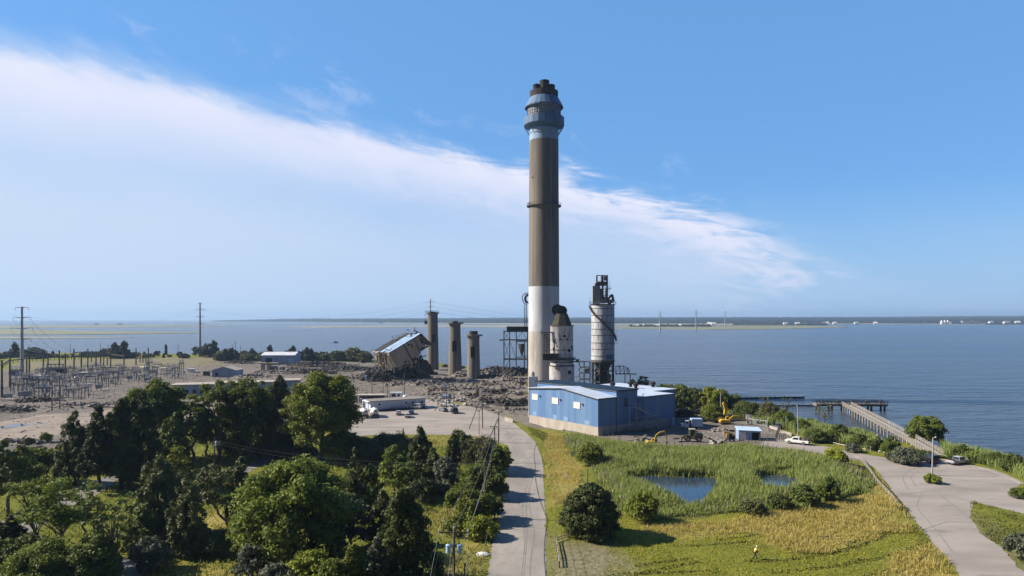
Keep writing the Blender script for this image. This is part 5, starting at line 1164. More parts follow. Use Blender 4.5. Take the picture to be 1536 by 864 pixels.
for px, py, w, h, d, m, lab in [(640, 578, 26, 2.6, 9, RUB, 'grey rubble ridge in front of the collapsed building'), (672, 574, 20, 2.2, 8, RUB, 'grey rubble before the middle stump'), (665, 586, 22, 2.0, 7, RUB, 'rubble bank behind the small trailers'),
        (520, 556, 46, 3.0, 16, RUBD, 'dark rubble field left of the collapsed building'), (478, 549, 50, 3.2, 16, RUBD, 'dark rubble field behind the big tree'), (440, 556, 40, 2.8, 12, RUB, 'grey rubble in front of the blue shed'), (405, 560, 26, 2.2, 8, RUB, 'grey rubble by the yellow capped block'),
        (470, 561, 34, 2.6, 10, RUBD, 'dark scrap heap behind the big tree'), (540, 566, 20, 2.4, 9, RUB, 'grey rubble between tree and collapsed building'), (380, 566, 26, 2.0, 8, RUB, 'grey rubble right of the gable house'), (520, 571, 24, 2.0, 8, RUB, 'low grey rubble behind the big tree'),
        (360, 545, 26, 2.6, 8, RUBD, 'scrap left of the blue shed'), (690, 565, 12, 3.0, 8, RUB, 'rubble between the two shorter stumps'), (725, 563, 20, 3.4, 9, RUB, 'rubble right of the shortest stump'), (748, 560, 22, 4.2, 10, RUBD, 'dark rubble left of the steel frame'),
        (775, 563, 24, 5.0, 9, RUBD, 'dark rubble under the steel frame'), (735, 568, 26, 2.2, 7, RUBD, 'low dark scrap before the shortest stump'), (762, 571, 22, 2.4, 7, RUB, 'grey rubble left of the chimney foot'), (780, 578, 14, 2.4, 6, RUB, 'grey rubble beside the chimney'),
        (705, 594, 16, 1.5, 6, RUB, 'low rubble around the dark excavator'), (752, 590, 20, 2.2, 5, RUBD, 'black scrap steel heap'), (770, 607, 20, 2.6, 5, RUBD, 'black scrap heap beside the duct tower'), (740, 605, 18, 1.8, 4, RUBD, 'long low black scrap row'), (788, 607, 8, 3.0, 4, RUBD, 'black heap at the corner of the blue building'),
        (722, 600, 14, 1.4, 5, RUB, 'low grey rubble by the leaning pole'), (780, 592, 16, 2.0, 6, RUB, 'grey rubble left of the duct tower'), (768, 616, 14, 1.0, 4, RUB, 'low broken slabs beside the road'), (690, 603, 24, .9, 4, RUBL, 'pale rubble berm edging the car park'), (712, 609, 16, .9, 3, RUBL, 'pale rubble berm by the poles'), (672, 598, 14, .9, 3, RUBL, 'pale rubble berm behind the pickup'),
        (705, 584, 26, 1.4, 8, RUB, 'flat grey rubble in the middle of the yard'), (655, 592, 20, 1.2, 5, RUB, 'flat grey rubble behind the car park'), (600, 578, 22, 1.6, 6, RUB, 'grey rubble left of the white camper'), (730, 578, 24, 1.2, 6, RUB, 'flat rubble before the excavator'), (760, 582, 20, 1.3, 6, RUB, 'flat rubble right of the excavator'),
        (60, 602, 24, 1.8, 6, RUBD, 'low dark spoil heap in front of the substation'), (10, 618, 24, 1.4, 8, RUBD, 'dark spoil at the left edge of the yard'), (25, 612, 30, .9, 8, RUB, 'low grey spoil on the dirt yard'), (130, 608, 36, .9, 5, RUB, 'low grey spoil bank on the dirt yard'), (180, 606, 26, .8, 5, RUB, 'low spoil left of the grove'),
        (30, 665, 16, .5, 5, RUB, 'low stones on the bare dirt'), (1012, 623, 8, 2.4, 4, RUBD, 'black scrap heap by the corner of the blue building'), (1030, 624, 6, 2.2, 3.5, RUBD, 'black scrap heap behind the box truck'), (1085, 648, 10, .6, 4, RUB, 'low stones behind the small shed'), (965, 662, 6, 1.0, 3, RUB, 'grey rubble below the outside stair'), (1076, 664, 5, .9, 3, RUBL, 'pale stones at the reed edge'),
        (665, 610, 5, .4, 2, RUB, 'gravel by the pickup')]:
    heap(px, py, w, h, d, m, lab, bars=(26 if m is RUBD else 6))
for px, py, w, lab in [(706, 571, 6, 'bright broken concrete pile before the shortest stump'), (752, 568, 5, 'bright broken concrete slabs left of the steel frame'), (724, 612, 7, 'bright broken slab by the leaning poles'), (765, 590, 5, 'bright slab on the black scrap')]:
    heap(px, py, w, .9, 2.5, RUBL, lab, n=16, sz=1.2)
# loose stones over the whole yard
mb = MB(); r_ = np.random.default_rng(5); yp = np.array(YARD); C = r_.uniform(yp.min(0), yp.max(0), (15000, 2)); C = C[(sdf(C, YARD) > 1) & (sdf(C, SHEETS['lot']) < -.5) & (sdf(C, SHEETS['rroad']) < -1)]
C = C[(wob(C, 18) > -.25) & (C[:, 0] > -330)]
for x, y in C: mb.chunk((x, y, ground_z(x, y)), random.uniform(.18, .62), .8)
tag(mb.obj('debris', RUB), 'loose stones and broken concrete scattered over the yard', 'debris', kind='stuff')
mb = MB(); C = r_.uniform(yp.min(0), yp.max(0), (6000, 2)); C = C[(sdf(C, YARD) > 3) & (sdf(C, SHEETS['lot']) < -2) & (sdf(C, SHEETS['rroad']) < -2) & (C[:, 0] > -200)]; C = C[wob(C, 22) > .2]
for x, y in C:
    a = random.uniform(0, 3.14); l = random.uniform(.5, 2.4); z = ground_z(x, y); mb.beam((x, y, z + .1), (x + l * math.cos(a), y + l * math.sin(a), z + random.uniform(.05, .7)), random.uniform(.1, .3))
tag(mb.obj('scrap_debris', RUBD), 'bent dark scrap strewn over the yard', 'debris', kind='stuff')
# concrete barrier beside the road and barriers in the right hand yard
def barrier(a, b, h, label, w=.6):
    A, B = G(*a), G(*b); c = (A + B) / 2; l = (B - A).length; mb = MB(); mb.prism([(-l / 2, -w / 2), (l / 2, -w / 2), (l / 2, w / 2), (-l / 2, w / 2)], 0, h * .35); mb.box((0, 0, h * .68), (l, w * .5, h * .66))
    o = mb.obj('concrete_barrier', RUBL); o.location = (c.x, c.y, 0); o.rotation_euler = (0, 0, math.atan2(B.y - A.y, B.x - A.x)); return tag(o, label, 'barrier', 'concrete barriers')
barrier((757, 630), (770, 634), 1.1, 'pale concrete barrier at the bend by the blue building')
barrier((1155, 643), (1167, 647), 1.0, 'pale concrete barrier behind the yard gate'); barrier((1170, 650), (1188, 655), 1.0, 'long pale concrete barrier beside the white pickup')

# ------------------------------------------------------------------ smaller buildings
def gable(name, label, cat, A, B, depth, h, rise, wall, roof, extras=None, group=None):
    A = Vector(A); B = Vector(B); l = (B - A).length; t = thing(name, label, cat, (A.x, A.y, 0), math.atan2(B.y - A.y, B.x - A.x), group)
    mb = MB(); vs = [(x, y, z) for x in (0, l) for y, z in ((0, -.3), (depth, -.3), (depth, h), (depth / 2, h + rise), (0, h))]
    mb.add(vs, [(0, 1, 2, 3, 4), (9, 8, 7, 6, 5), (0, 4, 9, 5), (1, 6, 7, 2)]); mb.obj('wall', wall, t)
    mb = MB()
    for y0, z0, y1, z1 in ((-.4, h - .02, depth / 2, h + rise + .06), (depth / 2, h + rise + .06, depth + .4, h - .02)):
        mb.add([(-.4, y0, z0), (l + .4, y0, z0), (l + .4, y1, z1), (-.4, y1, z1), (-.4, y0, z0 + .2), (l + .4, y0, z0 + .2), (l + .4, y1, z1 + .2), (-.4, y1, z1 + .2)], [(3, 2, 1, 0), (4, 5, 6, 7), (0, 1, 5, 4), (3, 7, 6, 2), (0, 4, 7, 3), (1, 2, 6, 5)])
    mb.obj('roof', roof, t); return t, l
BLUEW = ribbed('pale blue cladding', (.21, .30, .44), (.26, .35, .48), sc=1.0)
LROOF = material('weathered white roof', (.66, .68, .72), (.55, .57, .6), .4, .6, col3=(.45, .43, .40), scale3=.3)
BROOF = material('beige flat roof', (.42, .37, .31), (.34, .30, .26), .4, .85)
a = G(392, 546.5); b = Vector((XA(441, a.y), a.y + 1.5, 0))
t, l = gable('blue_shed', 'blue metal shed with white gable roof in front of the far bank', 'shed', a, b, 18, 6.6, 2.0, BLUEW, LROOF)
mb = MB(); mb.b2(3.0, 7.8, -.12, .1, 0, 4.6); mb.obj('door', DARK, t); mb = MB(); mb.b2(20, 23.6, -.12, .1, .6, 4.2); mb.obj('shutter', PALEB, t)
a = G(318, 565); t, l = gable('gable_house', 'small blue grey gabled house by the substation road', 'building', a + Vector((0, 11, 0)), a, 14, 3.6, 2.0, BLUEW, BROOF)
mb = MB(); mb.b2(11.05, 11.2, 2, 3.5, .3, 2.3); mb.obj('door', DARK, t)
for px, py, w, h in ((310, 564, 3.5, 2.6), (351, 563, 3.0, 3.2), (287, 559, 4, 2.4)):
    Y = YB(py); mb = MB(); mb.b2(-w / 2, w / 2, -1, 1, -.2, h); mb.b2(-w / 2 - .2, w / 2 + .2, -1.2, 1.2, h, h + .2); mb.box((w * .2, -1.1, h * .4), (w * .3, .3, h * .6))
    o = mb.obj('container', RUBD if px != 287 else WHITE); o.location = (XA(px, Y), Y, 0); tag(o, {310: 'dark box left of the gable house', 351: 'dark box right of the gable house', 287: 'white tank like box by the substation fence'}[px], 'container')
a = Vector((XA(258, 288), 288, 0)); b = Vector((XA(449, 300), 300, 0))
t = thing('long_shed', 'long low blue walled shed with flat beige roof behind the grove', 'shed', a, math.atan2(b.y - a.y, b.x - a.x)); l = (b - a).length
mb = MB(); mb.b2(0, 19, 0, 9, -.3, 5.6); mb.b2(19, 44, 1.0, 9, -.3, 6.0); mb.b2(44, l, .5, 9, -.3, 6.6); mb.obj('wall', BLUEW, t)
mb = MB(); mb.b2(-.5, 19, -.5, 9.5, 5.6, 6.1); mb.b2(19, 44, .5, 9.5, 6.0, 6.5); mb.b2(44, l + .4, 0, 9.5, 6.6, 7.1); mb.obj('roof', BROOF, t)
for k in range(6):
    mb = MB(); mb.b2(2 + k * 3, 3.4 + k * 3, -.08, .05, 2.2, 3.8); mb.obj('window', DARK, t)
mb = MB(); mb.b2(.2, 1.2, -.07, .05, 0, 5.4); mb.obj('pilaster', PALEB, t)
Y = YB(556); t = thing('concrete_block', 'concrete remnant with a yellow patch on its flat top before the blue shed', 'ruin', (XA(404, Y), Y, 0))
mb = MB(); mb.b2(-5, -3.2, -1.5, 1.5, -.3, 4.2); mb.b2(-1.2, .8, -1.5, 1.5, -.3, 4.4); mb.b2(1.2, 5, 0, 2, -.3, 3); mb.obj('pier', RUBL, t)
mb = MB(); mb.b2(-5.4, 5.6, -2, 2, 4.4, 5.2); mb.obj('slab', material('tan slab', (.42, .36, .28), (.3, .26, .21), .6, .9), t); mb = MB(); mb.b2(-1.3, 1.0, -2.1, -1.6, 4.5, 5.5); mb.obj('yellow_patch', YEL, t)
# office trailer
a = Vector((-51.8, 250, 0)); b = Vector((-33.0, 260, 0)); t = thing('office_trailer', 'long grey white office trailer at the back of the car park', 'trailer', a, math.atan2(b.y - a.y, b.x - a.x)); l = (b - a).length
TRW = material('pale grey siding', (.50, .57, .67), (.42, .49, .59), .5, .6, stretch=(1, 1, .2))
mb = MB(); mb.b2(0, l, 0, 7.2, .55, 3.55); mb.obj('wall', TRW, t); mb = MB(); mb.b2(-.3, l + .3, -.3, 7.5, 3.55, 3.8); mb.obj('roof', material('brown grey roof', (.20, .18, .165), (.26, .235, .21), .5, .9), t)
mb = MB(); mb.b2(.15, l - .15, .08, 7.1, 0, .55); mb.obj('skirt', DSTEEL, t)
for k, x in enumerate((3.3, 13.6, 16.2, 19.9)):
    mb = MB(); mb.b2(x - .65, x + .65, -.08, .05, 1.9, 2.9); w_ = mb.obj('window', WHITE, t); mb = MB(); mb.b2(x - .42, x + .42, -.12, -.05, 2.05, 2.75); mb.obj('pane', DARK, w_)
mb = MB(); mb.b2(17.6, 18.6, -.08, .05, .7, 2.9); mb.obj('door', WHITE, t)
mb = MB(); mb.b2(7, 21, -2.0, -.15, .55, .65)
for x in np.arange(7, 21.1, 1.4): mb.tube((x, -1.95, 0), (x, -1.95, 1.6), .06, n=4)
mb.tube((7, -1.95, 1.6), (21, -1.95, 1.6), .05, n=4); mb.tube((7, -1.95, 1.1), (21, -1.95, 1.1), .04, n=4); mb.add([(1.5, -2, 0), (7, -2, .62), (7, -.2, .62), (1.5, -.2, 0)], [(0, 1, 2, 3)]); mb.obj('ramp', DSTEEL, t)
mb = MB()
for y in (.2, 3.4, 7.0): mb.beam((-.9, y, 0), (-.9, y, 3.5), .25)
mb.beam((-.9, 0, 3.45), (-.9, 7.2, 3.45), .3); mb.b2(-1.1, 0, 0, 7.2, 3.5, 3.62); mb.obj('porch', WHITE, t)
# camper and tank behind the office trailer, dark canopy shed on its left
Y = 286; t = thing('camper', 'small white camper with dark windows behind the office trailer', 'camper', (XA(595, Y), Y, 0), R(8))
mb = MB(); mb.xprism([(-2.9, .5), (2.5, .5), (2.7, 2.2), (2.3, 3.2), (-2.6, 3.2), (-3.1, 2.2)], -1.2, 1.2); mb.obj('body', WHITE, t)
for x, w_ in ((-1.2, 1.5), (.9, .8)): mb = MB(); mb.b2(x - w_ / 2, x + w_ / 2, -1.26, -1.15, 1.5, 2.5); mb.obj('window', DARK, t)
for x in (-.6, .4): mb = MB(); mb.tube((x, -1.25, .38), (x, -1.0, .38), .38, n=12); mb.obj('wheel', BLACKM, t)
Y = 281; mb = MB(); mb.lathe([(1.1, 0), (1.1, 2.0), (.8, 2.5), (.01, 2.7)], 18); o = mb.obj('water_tank', WHITE, None, True); o.location = (XA(608, Y), Y, 0); tag(o, 'white round water tank right of the camper', 'tank')
Y = 284; mb = MB(); mb.xprism([(-1.4, .4), (1.4, .4), (1.4, 2.3), (-1.2, 2.3)], -1, 1); mb.tube((-.8, -1.05, .35), (-.8, 1.05, .35), .35, n=10); mb.tube((.8, -1.05, .35), (.8, 1.05, .35), .35, n=10); mb.b2(1.4, 2.3, -.1, .1, .4, .5); o = mb.obj('cream_trailer', material('cream panel', (.55, .50, .42), rough=.6)); o.location = (XA(577, Y), Y, 0); tag(o, 'small cream box trailer left of the camper', 'trailer')
Y = 276; t = thing('canopy_shed', 'dark open canopy shed left of the office trailer', 'shed', (XA(557, Y), Y, 0), R(4))
mb = MB(); mb.b2(-5.6, 5.4, -2.5, 2.5, 3.1, 3.4); mb.obj('roof', BROOF, t)
for x in (-5.2, -1.7, 1.7, 5.0): mb = MB(); mb.beam((x, -2.3, 0), (x, -2.3, 3.1), .2); mb.obj('post', DSTEEL, t)
mb = MB(); mb.b2(-5.2, 5.0, 2.2, 2.4, 0, 3.1); mb.obj('back_wall', DSTEEL, t)
for k in range(5): mb = MB(); x = -4 + k * 1.8; mb.b2(x - .5, x + .5, 0, 1.2, 0, 1.7); mb.b2(x - .55, x + .55, -.05, 1.25, 1.7, 1.8); o = mb.obj('utility_box', PALEB); c = Matrix.Rotation(R(4), 3, 'Z') @ Vector((0, -.6, 0)); o.location = (XA(557, Y) + c.x, Y + c.y, 0); o.rotation_euler = (0, 0, R(4)); tag(o, 'pale blue utility box standing under the dark canopy', 'box', 'utility boxes under the canopy')
# shore shed
A = Vector((XA(1108, 191), 191, 0)); t = thing('small_shed', 'small pale blue shed with light sloping roof at the edge of the reeds', 'shed', A, R(-8))
mb = MB(); mb.b2(0, 5.9, 0, 4.2, 0, 2.7); mb.obj('wall', material('light blue shed wall', (.28, .40, .58), (.23, .33, .5), .5, .6), t)
mb = MB(); mb.add([(-.3, -.4, 2.7), (6.3, -.4, 2.55), (6.3, 4.6, 2.9), (-.3, 4.6, 3.1), (-.3, -.4, 2.9), (6.3, -.4, 2.75), (6.3, 4.6, 3.1), (-.3, 4.6, 3.3), ], [(3, 2, 1, 0), (4, 5, 6, 7), (0, 1, 5, 4), (3, 7, 6, 2), (0, 4, 7, 3), (1, 2, 6, 5)]); mb.obj('roof', material('light blue roof', (.50, .63, .80), (.44, .56, .72), .5, .5), t)
mb = MB(); mb.b2(-.05, 2.0, -.1, .05, .1, 2.4); mb.obj('door', WHITE, t); mb = MB(); mb.b2(3.6, 5.6, -.08, .05, .1, 2.2); mb.obj('opening', DARK, t)

# ------------------------------------------------------------------ vehicles
PAINT = {}
def paint(n, c, rough=.3):
    if n not in PAINT: PAINT[n] = material('car paint ' + n, c, rough=rough, spec=.5)
    return PAINT[n]
GLASS = material('dark car glass', (.02, .025, .03), rough=.08, spec=.6)
TYRE = material('tyre rubber', (.018, .018, .018), rough=.9); RIM = material('wheel rim', (.35, .35, .36), rough=.4, metal=.6)
LAMPW = material('headlamp', (.7, .7, .68), rough=.2); LAMPR = material('tail lamp', (.35, .02, .02), rough=.3)
def wheels(t, xs, w, r=.34):
    for x in xs:
        for s in (-1, 1):
            mb = MB(); mb.tube((x, s * (w / 2 - .20), r), (x, s * (w / 2 + .03), r), r, n=16); wh = mb.obj('wheel', TYRE, t); mb = MB(); mb.tube((x, s * (w / 2 + .01), r), (x, s * (w / 2 + .05), r), r * .6, n=12); mb.obj('rim', RIM, wh)
def cabin(mb, prof, w0, w1):               # greenhouse: side profile, narrower at the top
    zt = max(p[1] for p in prof); zb = min(p[1] for p in prof); vs = []
    for s in (-1, 1):
        for x, z in prof: f = (z - zb) / (zt - zb); vs.append((x, s * (w0 * (1 - f) + w1 * f) / 2, z))
    n = len(prof); mb.add(vs, [tuple(range(n)), tuple(reversed(range(n, 2 * n)))] + [((i + 1) % n, i, n + i, n + (i + 1) % n) for i in range(n)])
def bevel(o, w=.05, seg=2):
    m = o.modifiers.new('bevel', 'BEVEL'); m.width = w; m.segments = seg; m.limit_method = 'ANGLE'; m.angle_limit = R(25); return o
def car(px, py, head, kind, col, label, group='cars in the car park', s=1.0, name=None):
    Y = YB(py); t = thing(name or {'sedan': 'parked_car', 'suv': 'parked_suv', 'pickup': 'pickup_truck', 'van': 'parked_van'}[kind], label, {'sedan': 'car', 'suv': 'car', 'pickup': 'pickup truck', 'van': 'van'}[kind], (XA(px, Y), Y, .02), R(head), group); t.scale = (s, s, s)
    p = paint(col[0], col[1])
    if kind == 'sedan': body = [(-2.3, .3), (-2.35, .75), (-2.2, .98), (-1.0, 1.0), (1.0, .95), (2.2, .78), (2.35, .55), (2.3, .3)]; cab = [(-1.85, .97), (-1.1, 1.45), (.35, 1.47), (1.25, .94)]; w = 1.8; L_ = 2.3
    elif kind == 'suv': body = [(-2.35, .38), (-2.4, .9), (-2.3, 1.1), (1.0, 1.08), (2.2, .98), (2.4, .7), (2.35, .38)]; cab = [(-2.25, 1.08), (-2.0, 1.78), (.3, 1.8), (1.15, 1.06)]; w = 1.9; L_ = 2.35
    elif kind == 'van': body = [(-2.4, .35), (-2.45, 1.2), (-2.3, 1.25), (1.6, 1.2), (2.4, .95), (2.5, .6), (2.45, .35)]; cab = [(-2.35, 1.2), (-2.2, 2.0), (.9, 2.0), (1.9, 1.15)]; w = 1.95; L_ = 2.4
    else: body = [(-2.85, .48), (-2.9, 1.08), (1.15, 1.1), (2.6, 1.02), (2.8, .8), (2.75, .45)]; cab = [(-.75, 1.08), (-.6, 1.78), (.75, 1.8), (1.45, 1.08)]; w = 1.95; L_ = 2.75
    mb = MB(); mb.xprism(body, -w / 2, w / 2); cabin(mb, cab, w - .06, w - .42); bevel(mb.obj('body', p, t), .05)
    zt = max(q[1] for q in cab); zb = cab[0][1]; xa, xb = cab[0], cab[-1]
    for sd_ in (-1, 1):                       # side glass
        mb = MB(); ins = .12; y0 = sd_ * ((w - .06) / 2 + .012 - .03); y1 = sd_ * ((w - .42) / 2 + .025)
        a0 = cab[0][0] + .22; a1 = cab[1][0] + .16; b1 = cab[2][0] - .1; b0 = cab[3][0] - .28
        q = [(a0, y0, zb + .09), (b0, y0, zb + .09), (b1, y1, zt - .1), (a1, y1, zt - .1)]; mb.add([(x, y - sd_ * .05, z) for x, y, z in q] + q, [(0, 1, 2, 3), (4, 5, 6, 7), (0, 1, 5, 4), (2, 3, 7, 6), (1, 2, 6, 5), (0, 3, 7, 4)]); mb.obj('side_window', GLASS, t)
    for (x0, z0), (x1, z1), nm, sx_ in ((cab[3], cab[2], 'windscreen', 1), (cab[0], cab[1], 'rear_window', -1)):
        mb = MB(); q = []
        for f, ww in ((.1, w - .26), (.88, w - .5)): q.append((x0 + (x1 - x0) * f + sx_ * .03, ww / 2, z0 + (z1 - z0) * f + .02))
        vs = [(q[0][0], -q[0][1], q[0][2]), q[0], q[1], (q[1][0], -q[1][1], q[1][2])]; mb.add(vs + [(x - sx_ * .06, y, z - .03) for x, y, z in vs], [(0, 1, 2, 3), (4, 5, 6, 7), (0, 1, 5, 4), (2, 3, 7, 6), (1, 2, 6, 5), (0, 3, 7, 4)]); mb.obj(nm, GLASS, t)
    for sd_ in (-1, 1):
        mb = MB(); mb.box((L_ + .02, sd_ * w * .36, .72 if kind == 'sedan' else .85), (.12, .34, .18)); mb.obj('headlight', LAMPW, t); mb = MB(); mb.box((-L_ - .08, sd_ * w * .42, .85 if kind == 'sedan' else 1.0), (.1, .22, .25)); mb.obj('tail_light', LAMPR, t)
    mb = MB(); mb.box((-L_ - .1, 0, .55), (.16, w * .9, .2)); mb.obj('bumper', DSTEEL, t); mb = MB(); mb.box((L_ + .05, 0, .48), (.16, w * .9, .2)); mb.obj('bumper', DSTEEL, t)
    if kind == 'pickup': mb = MB(); mb.b2(-2.78, -.85, -w / 2 + .12, w / 2 - .12, 1.0, 1.115); mb.obj('bed_floor', DARK, t); 
    r = {'sedan': .33, 'suv': .38, 'van': .36, 'pickup': .42}[kind]; wheels(t, (-L_ * .62, L_ * .62), w, r); return t
WH = ('white', (.75, .75, .74)); SV = ('silver', (.42, .43, .45)); DB = ('dark blue', (.045, .07, .13)); GR = ('grey', (.17, .18, .20)); BK = ('black', (.015, .015, .018)); BL = ('slate blue', (.08, .12, .2))
car(598, 622, 100, 'sedan', SV, 'silver car, leftmost of the three parked close together'); car(611.5, 626, 97, 'sedan', SV, 'silver car nearest the grove of the three parked close together'); car(617, 621, 96, 'sedan', DB, 'dark blue car parked behind the near silver one')
car(621, 613.5, 172, 'suv', WH, 'white sport utility car side on before the office trailer', s=1.15); car(671, 609.5, 160, 'pickup', WH, 'white pickup beside the braced pole'); car(665, 617, 120, 'sedan', GR, 'grey car in front of the white pickup'); car(681.5, 619.5, 105, 'van', BK, 'dark van rightmost in the car park', s=1.05)
car(548, 611, 95, 'suv', BL, 'blue car at the left end of the office trailer'); car(508, 624, 15, 'sedan', WH, 'white car half hidden behind the big bright tree'); car(531, 612, 10, 'sedan', GR, 'grey car at the far left of the car park')
car(1174, 644, 20, 'van', BL, 'blue grey van behind the concrete barriers', 'vehicles of the shore yard')
pk = car(1196, 666, 143, 'pickup', WH, 'white pickup with loaded bed driving on the shore road', 'vehicles of the shore yard', s=1.08)
mb = MB(); random.seed(9); mb.b2(-2.7, -1.0, -.75, .75, 1.1, 1.35)
for _ in range(24): mb.chunk((random.uniform(-2.6, -1), random.uniform(-.7, .7), random.uniform(1.3, 1.85)), .35)
o = mb.obj('load', material('brown load', (.2, .16, .13), (.1, .085, .075), 2, .9)); o.parent = None; o.matrix_world = Matrix.Translation(pk.location) @ Matrix.Rotation(R(143), 4, 'Z') @ Matrix.Scale(1.08, 4); tag(o, 'brown heap of scrap in the bed of the white pickup', 'load')
car(1437, 696, 22, 'pickup', SV, 'silver pickup parked by the pier with a rack over its bed', 'vehicles of the shore yard')
car(1393, 693, 96, 'suv', BK, 'black boxy off road car parked at the pier landing', 'vehicles of the shore yard', s=1.05)
def tank_truck(px, py, head, label):
    Y = YB(py); t = thing('tank_truck', label, 'tank truck', (XA(px, Y), Y, .02), R(head), 'white tank trucks')
    mb = MB(); n = 18; 
    prof = [(-3.0, .05), (-2.9, .9), (-2.6, 1.12), (1.6, 1.12), (1.85, .95), (1.95, .05)]; vs = []
    for x, r in prof:
        for i in range(n): a = 2 * math.pi * i / n; vs.append((x, r * math.cos(a), 2.0 + r * .95 * math.sin(a)))
    mb.add(vs, [(j * n + i, j * n + (i + 1) % n, (j + 1) * n + (i + 1) % n, (j + 1) * n + i) for j in range(len(prof) - 1) for i in range(n)]); mb.obj('tank', WHITE, t, True)
    mb = MB(); mb.xprism([(2.1, .7), (2.1, 2.6), (3.2, 2.6), (3.6, 1.8), (4.4, 1.6), (4.5, .7)], -1.05, 1.05); bevel(mb.obj('cab', paint(*WH), t), .08)
    mb = MB(); mb.b2(-3.1, 4.4, -.5, .5, .6, .95); mb.b2(-3.2, -3.0, -1.1, 1.1, .55, 1.3); mb.obj('chassis', DSTEEL, t)
    for s in (-1, 1): mb = MB(); mb.b2(2.4, 3.1, s * 1.06 - .02, s * 1.06 + .02, 1.8, 2.4); mb.obj('side_window', GLASS, t)
    mb = MB(); mb.box((-3.05, 0, 2.3), (.15, .7, .7)); mb.box((-3.12, .6, 1.5), (.15, .4, .5)); mb.box((-1, 0, 3.1), (1.2, .5, .2)); mb.obj('hatch', STEEL, t)
    wheels(t, (-2.3, -1.2, 3.6), 2.1, .48); return t
tank_truck(546, 626, 112, 'white tank truck, left of the two parked at the lot edge'); tank_truck(562, 625, 108, 'white tank truck, right of the two parked at the lot edge')
def flat_trailer(px, py, head, label, load):
    Y = YB(py); t = thing('flat_trailer', label, 'trailer', (XA(px, Y), Y, 0), R(head))
    mb = MB(); mb.b2(-2.2, 2.2, -.95, .95, .6, .75); mb.beam((2.2, 0, .65), (3.3, 0, .6), .12); mb.obj('bed', DSTEEL, t); wheels(t, (-.4,), 1.9, .36)
    mb = MB()
    if load: mb.xprism([(-1.6, .75), (1.6, .75), (1.2, 2.0), (-1.2, 2.1)], -.8, .8)
    else:
        for x in (-2.1, 0, 2.1): mb.beam((x, -.9, .75), (x, -.9, 1.7), .08)
        mb.beam((-2.1, -.9, 1.7), (2.1, -.9, 1.7), .08)
    mb.obj('cover' if load else 'side_rack', PALEB if load else DSTEEL, t)
flat_trailer(650, 600.5, 5, 'flat trailer with low rack at the back of the car park', False); flat_trailer(668, 600, 4, 'trailer under a pale cover behind the white pickup', True)
# box truck in the shore yard
Y = YB(644); t = thing('box_truck', 'white box truck with dark gap behind its cab beside the blue building', 'truck', (XA(1037, Y), Y, .02), R(178))
mb = MB(); mb.b2(-3.2, .2, -1.15, 1.15, 1.0, 3.35); bevel(mb.obj('box', material('pale blue box', (.42, .55, .72), (.36, .48, .65), .6, .5), t), .06)
mb = MB(); mb.xprism([(.9, .75), (.9, 2.75), (2.0, 2.75), (2.35, 1.85), (3.3, 1.7), (3.4, .7)], -1.05, 1.05); bevel(mb.obj('cab', paint(*WH), t), .08)
mb = MB(); mb.b2(-3.1, 3.2, -.5, .5, .6, .98); mb.b2(.2, .9, -1.0, 1.0, .9, 2.9); mb.obj('chassis', DSTEEL, t)
for s in (-1, 1): mb = MB(); mb.b2(1.15, 1.9, s * 1.06 - .02, s * 1.06 + .02, 1.9, 2.5); mb.obj('side_window', GLASS, t)
mb = MB(); mb.add([(2.1, -.9, 2.6), (2.1, .9, 2.6), (2.38, .9, 1.95), (2.38, -.9, 1.95)], [(0, 1, 2, 3)]); mb.obj('windscreen', GLASS, t); mb = MB(); mb.b2(3.38, 3.46, -.7, .7, .9, 1.5); mb.obj('grille', DARK, t)
wheels(t, (-2.0, 2.6), 2.2, .48)
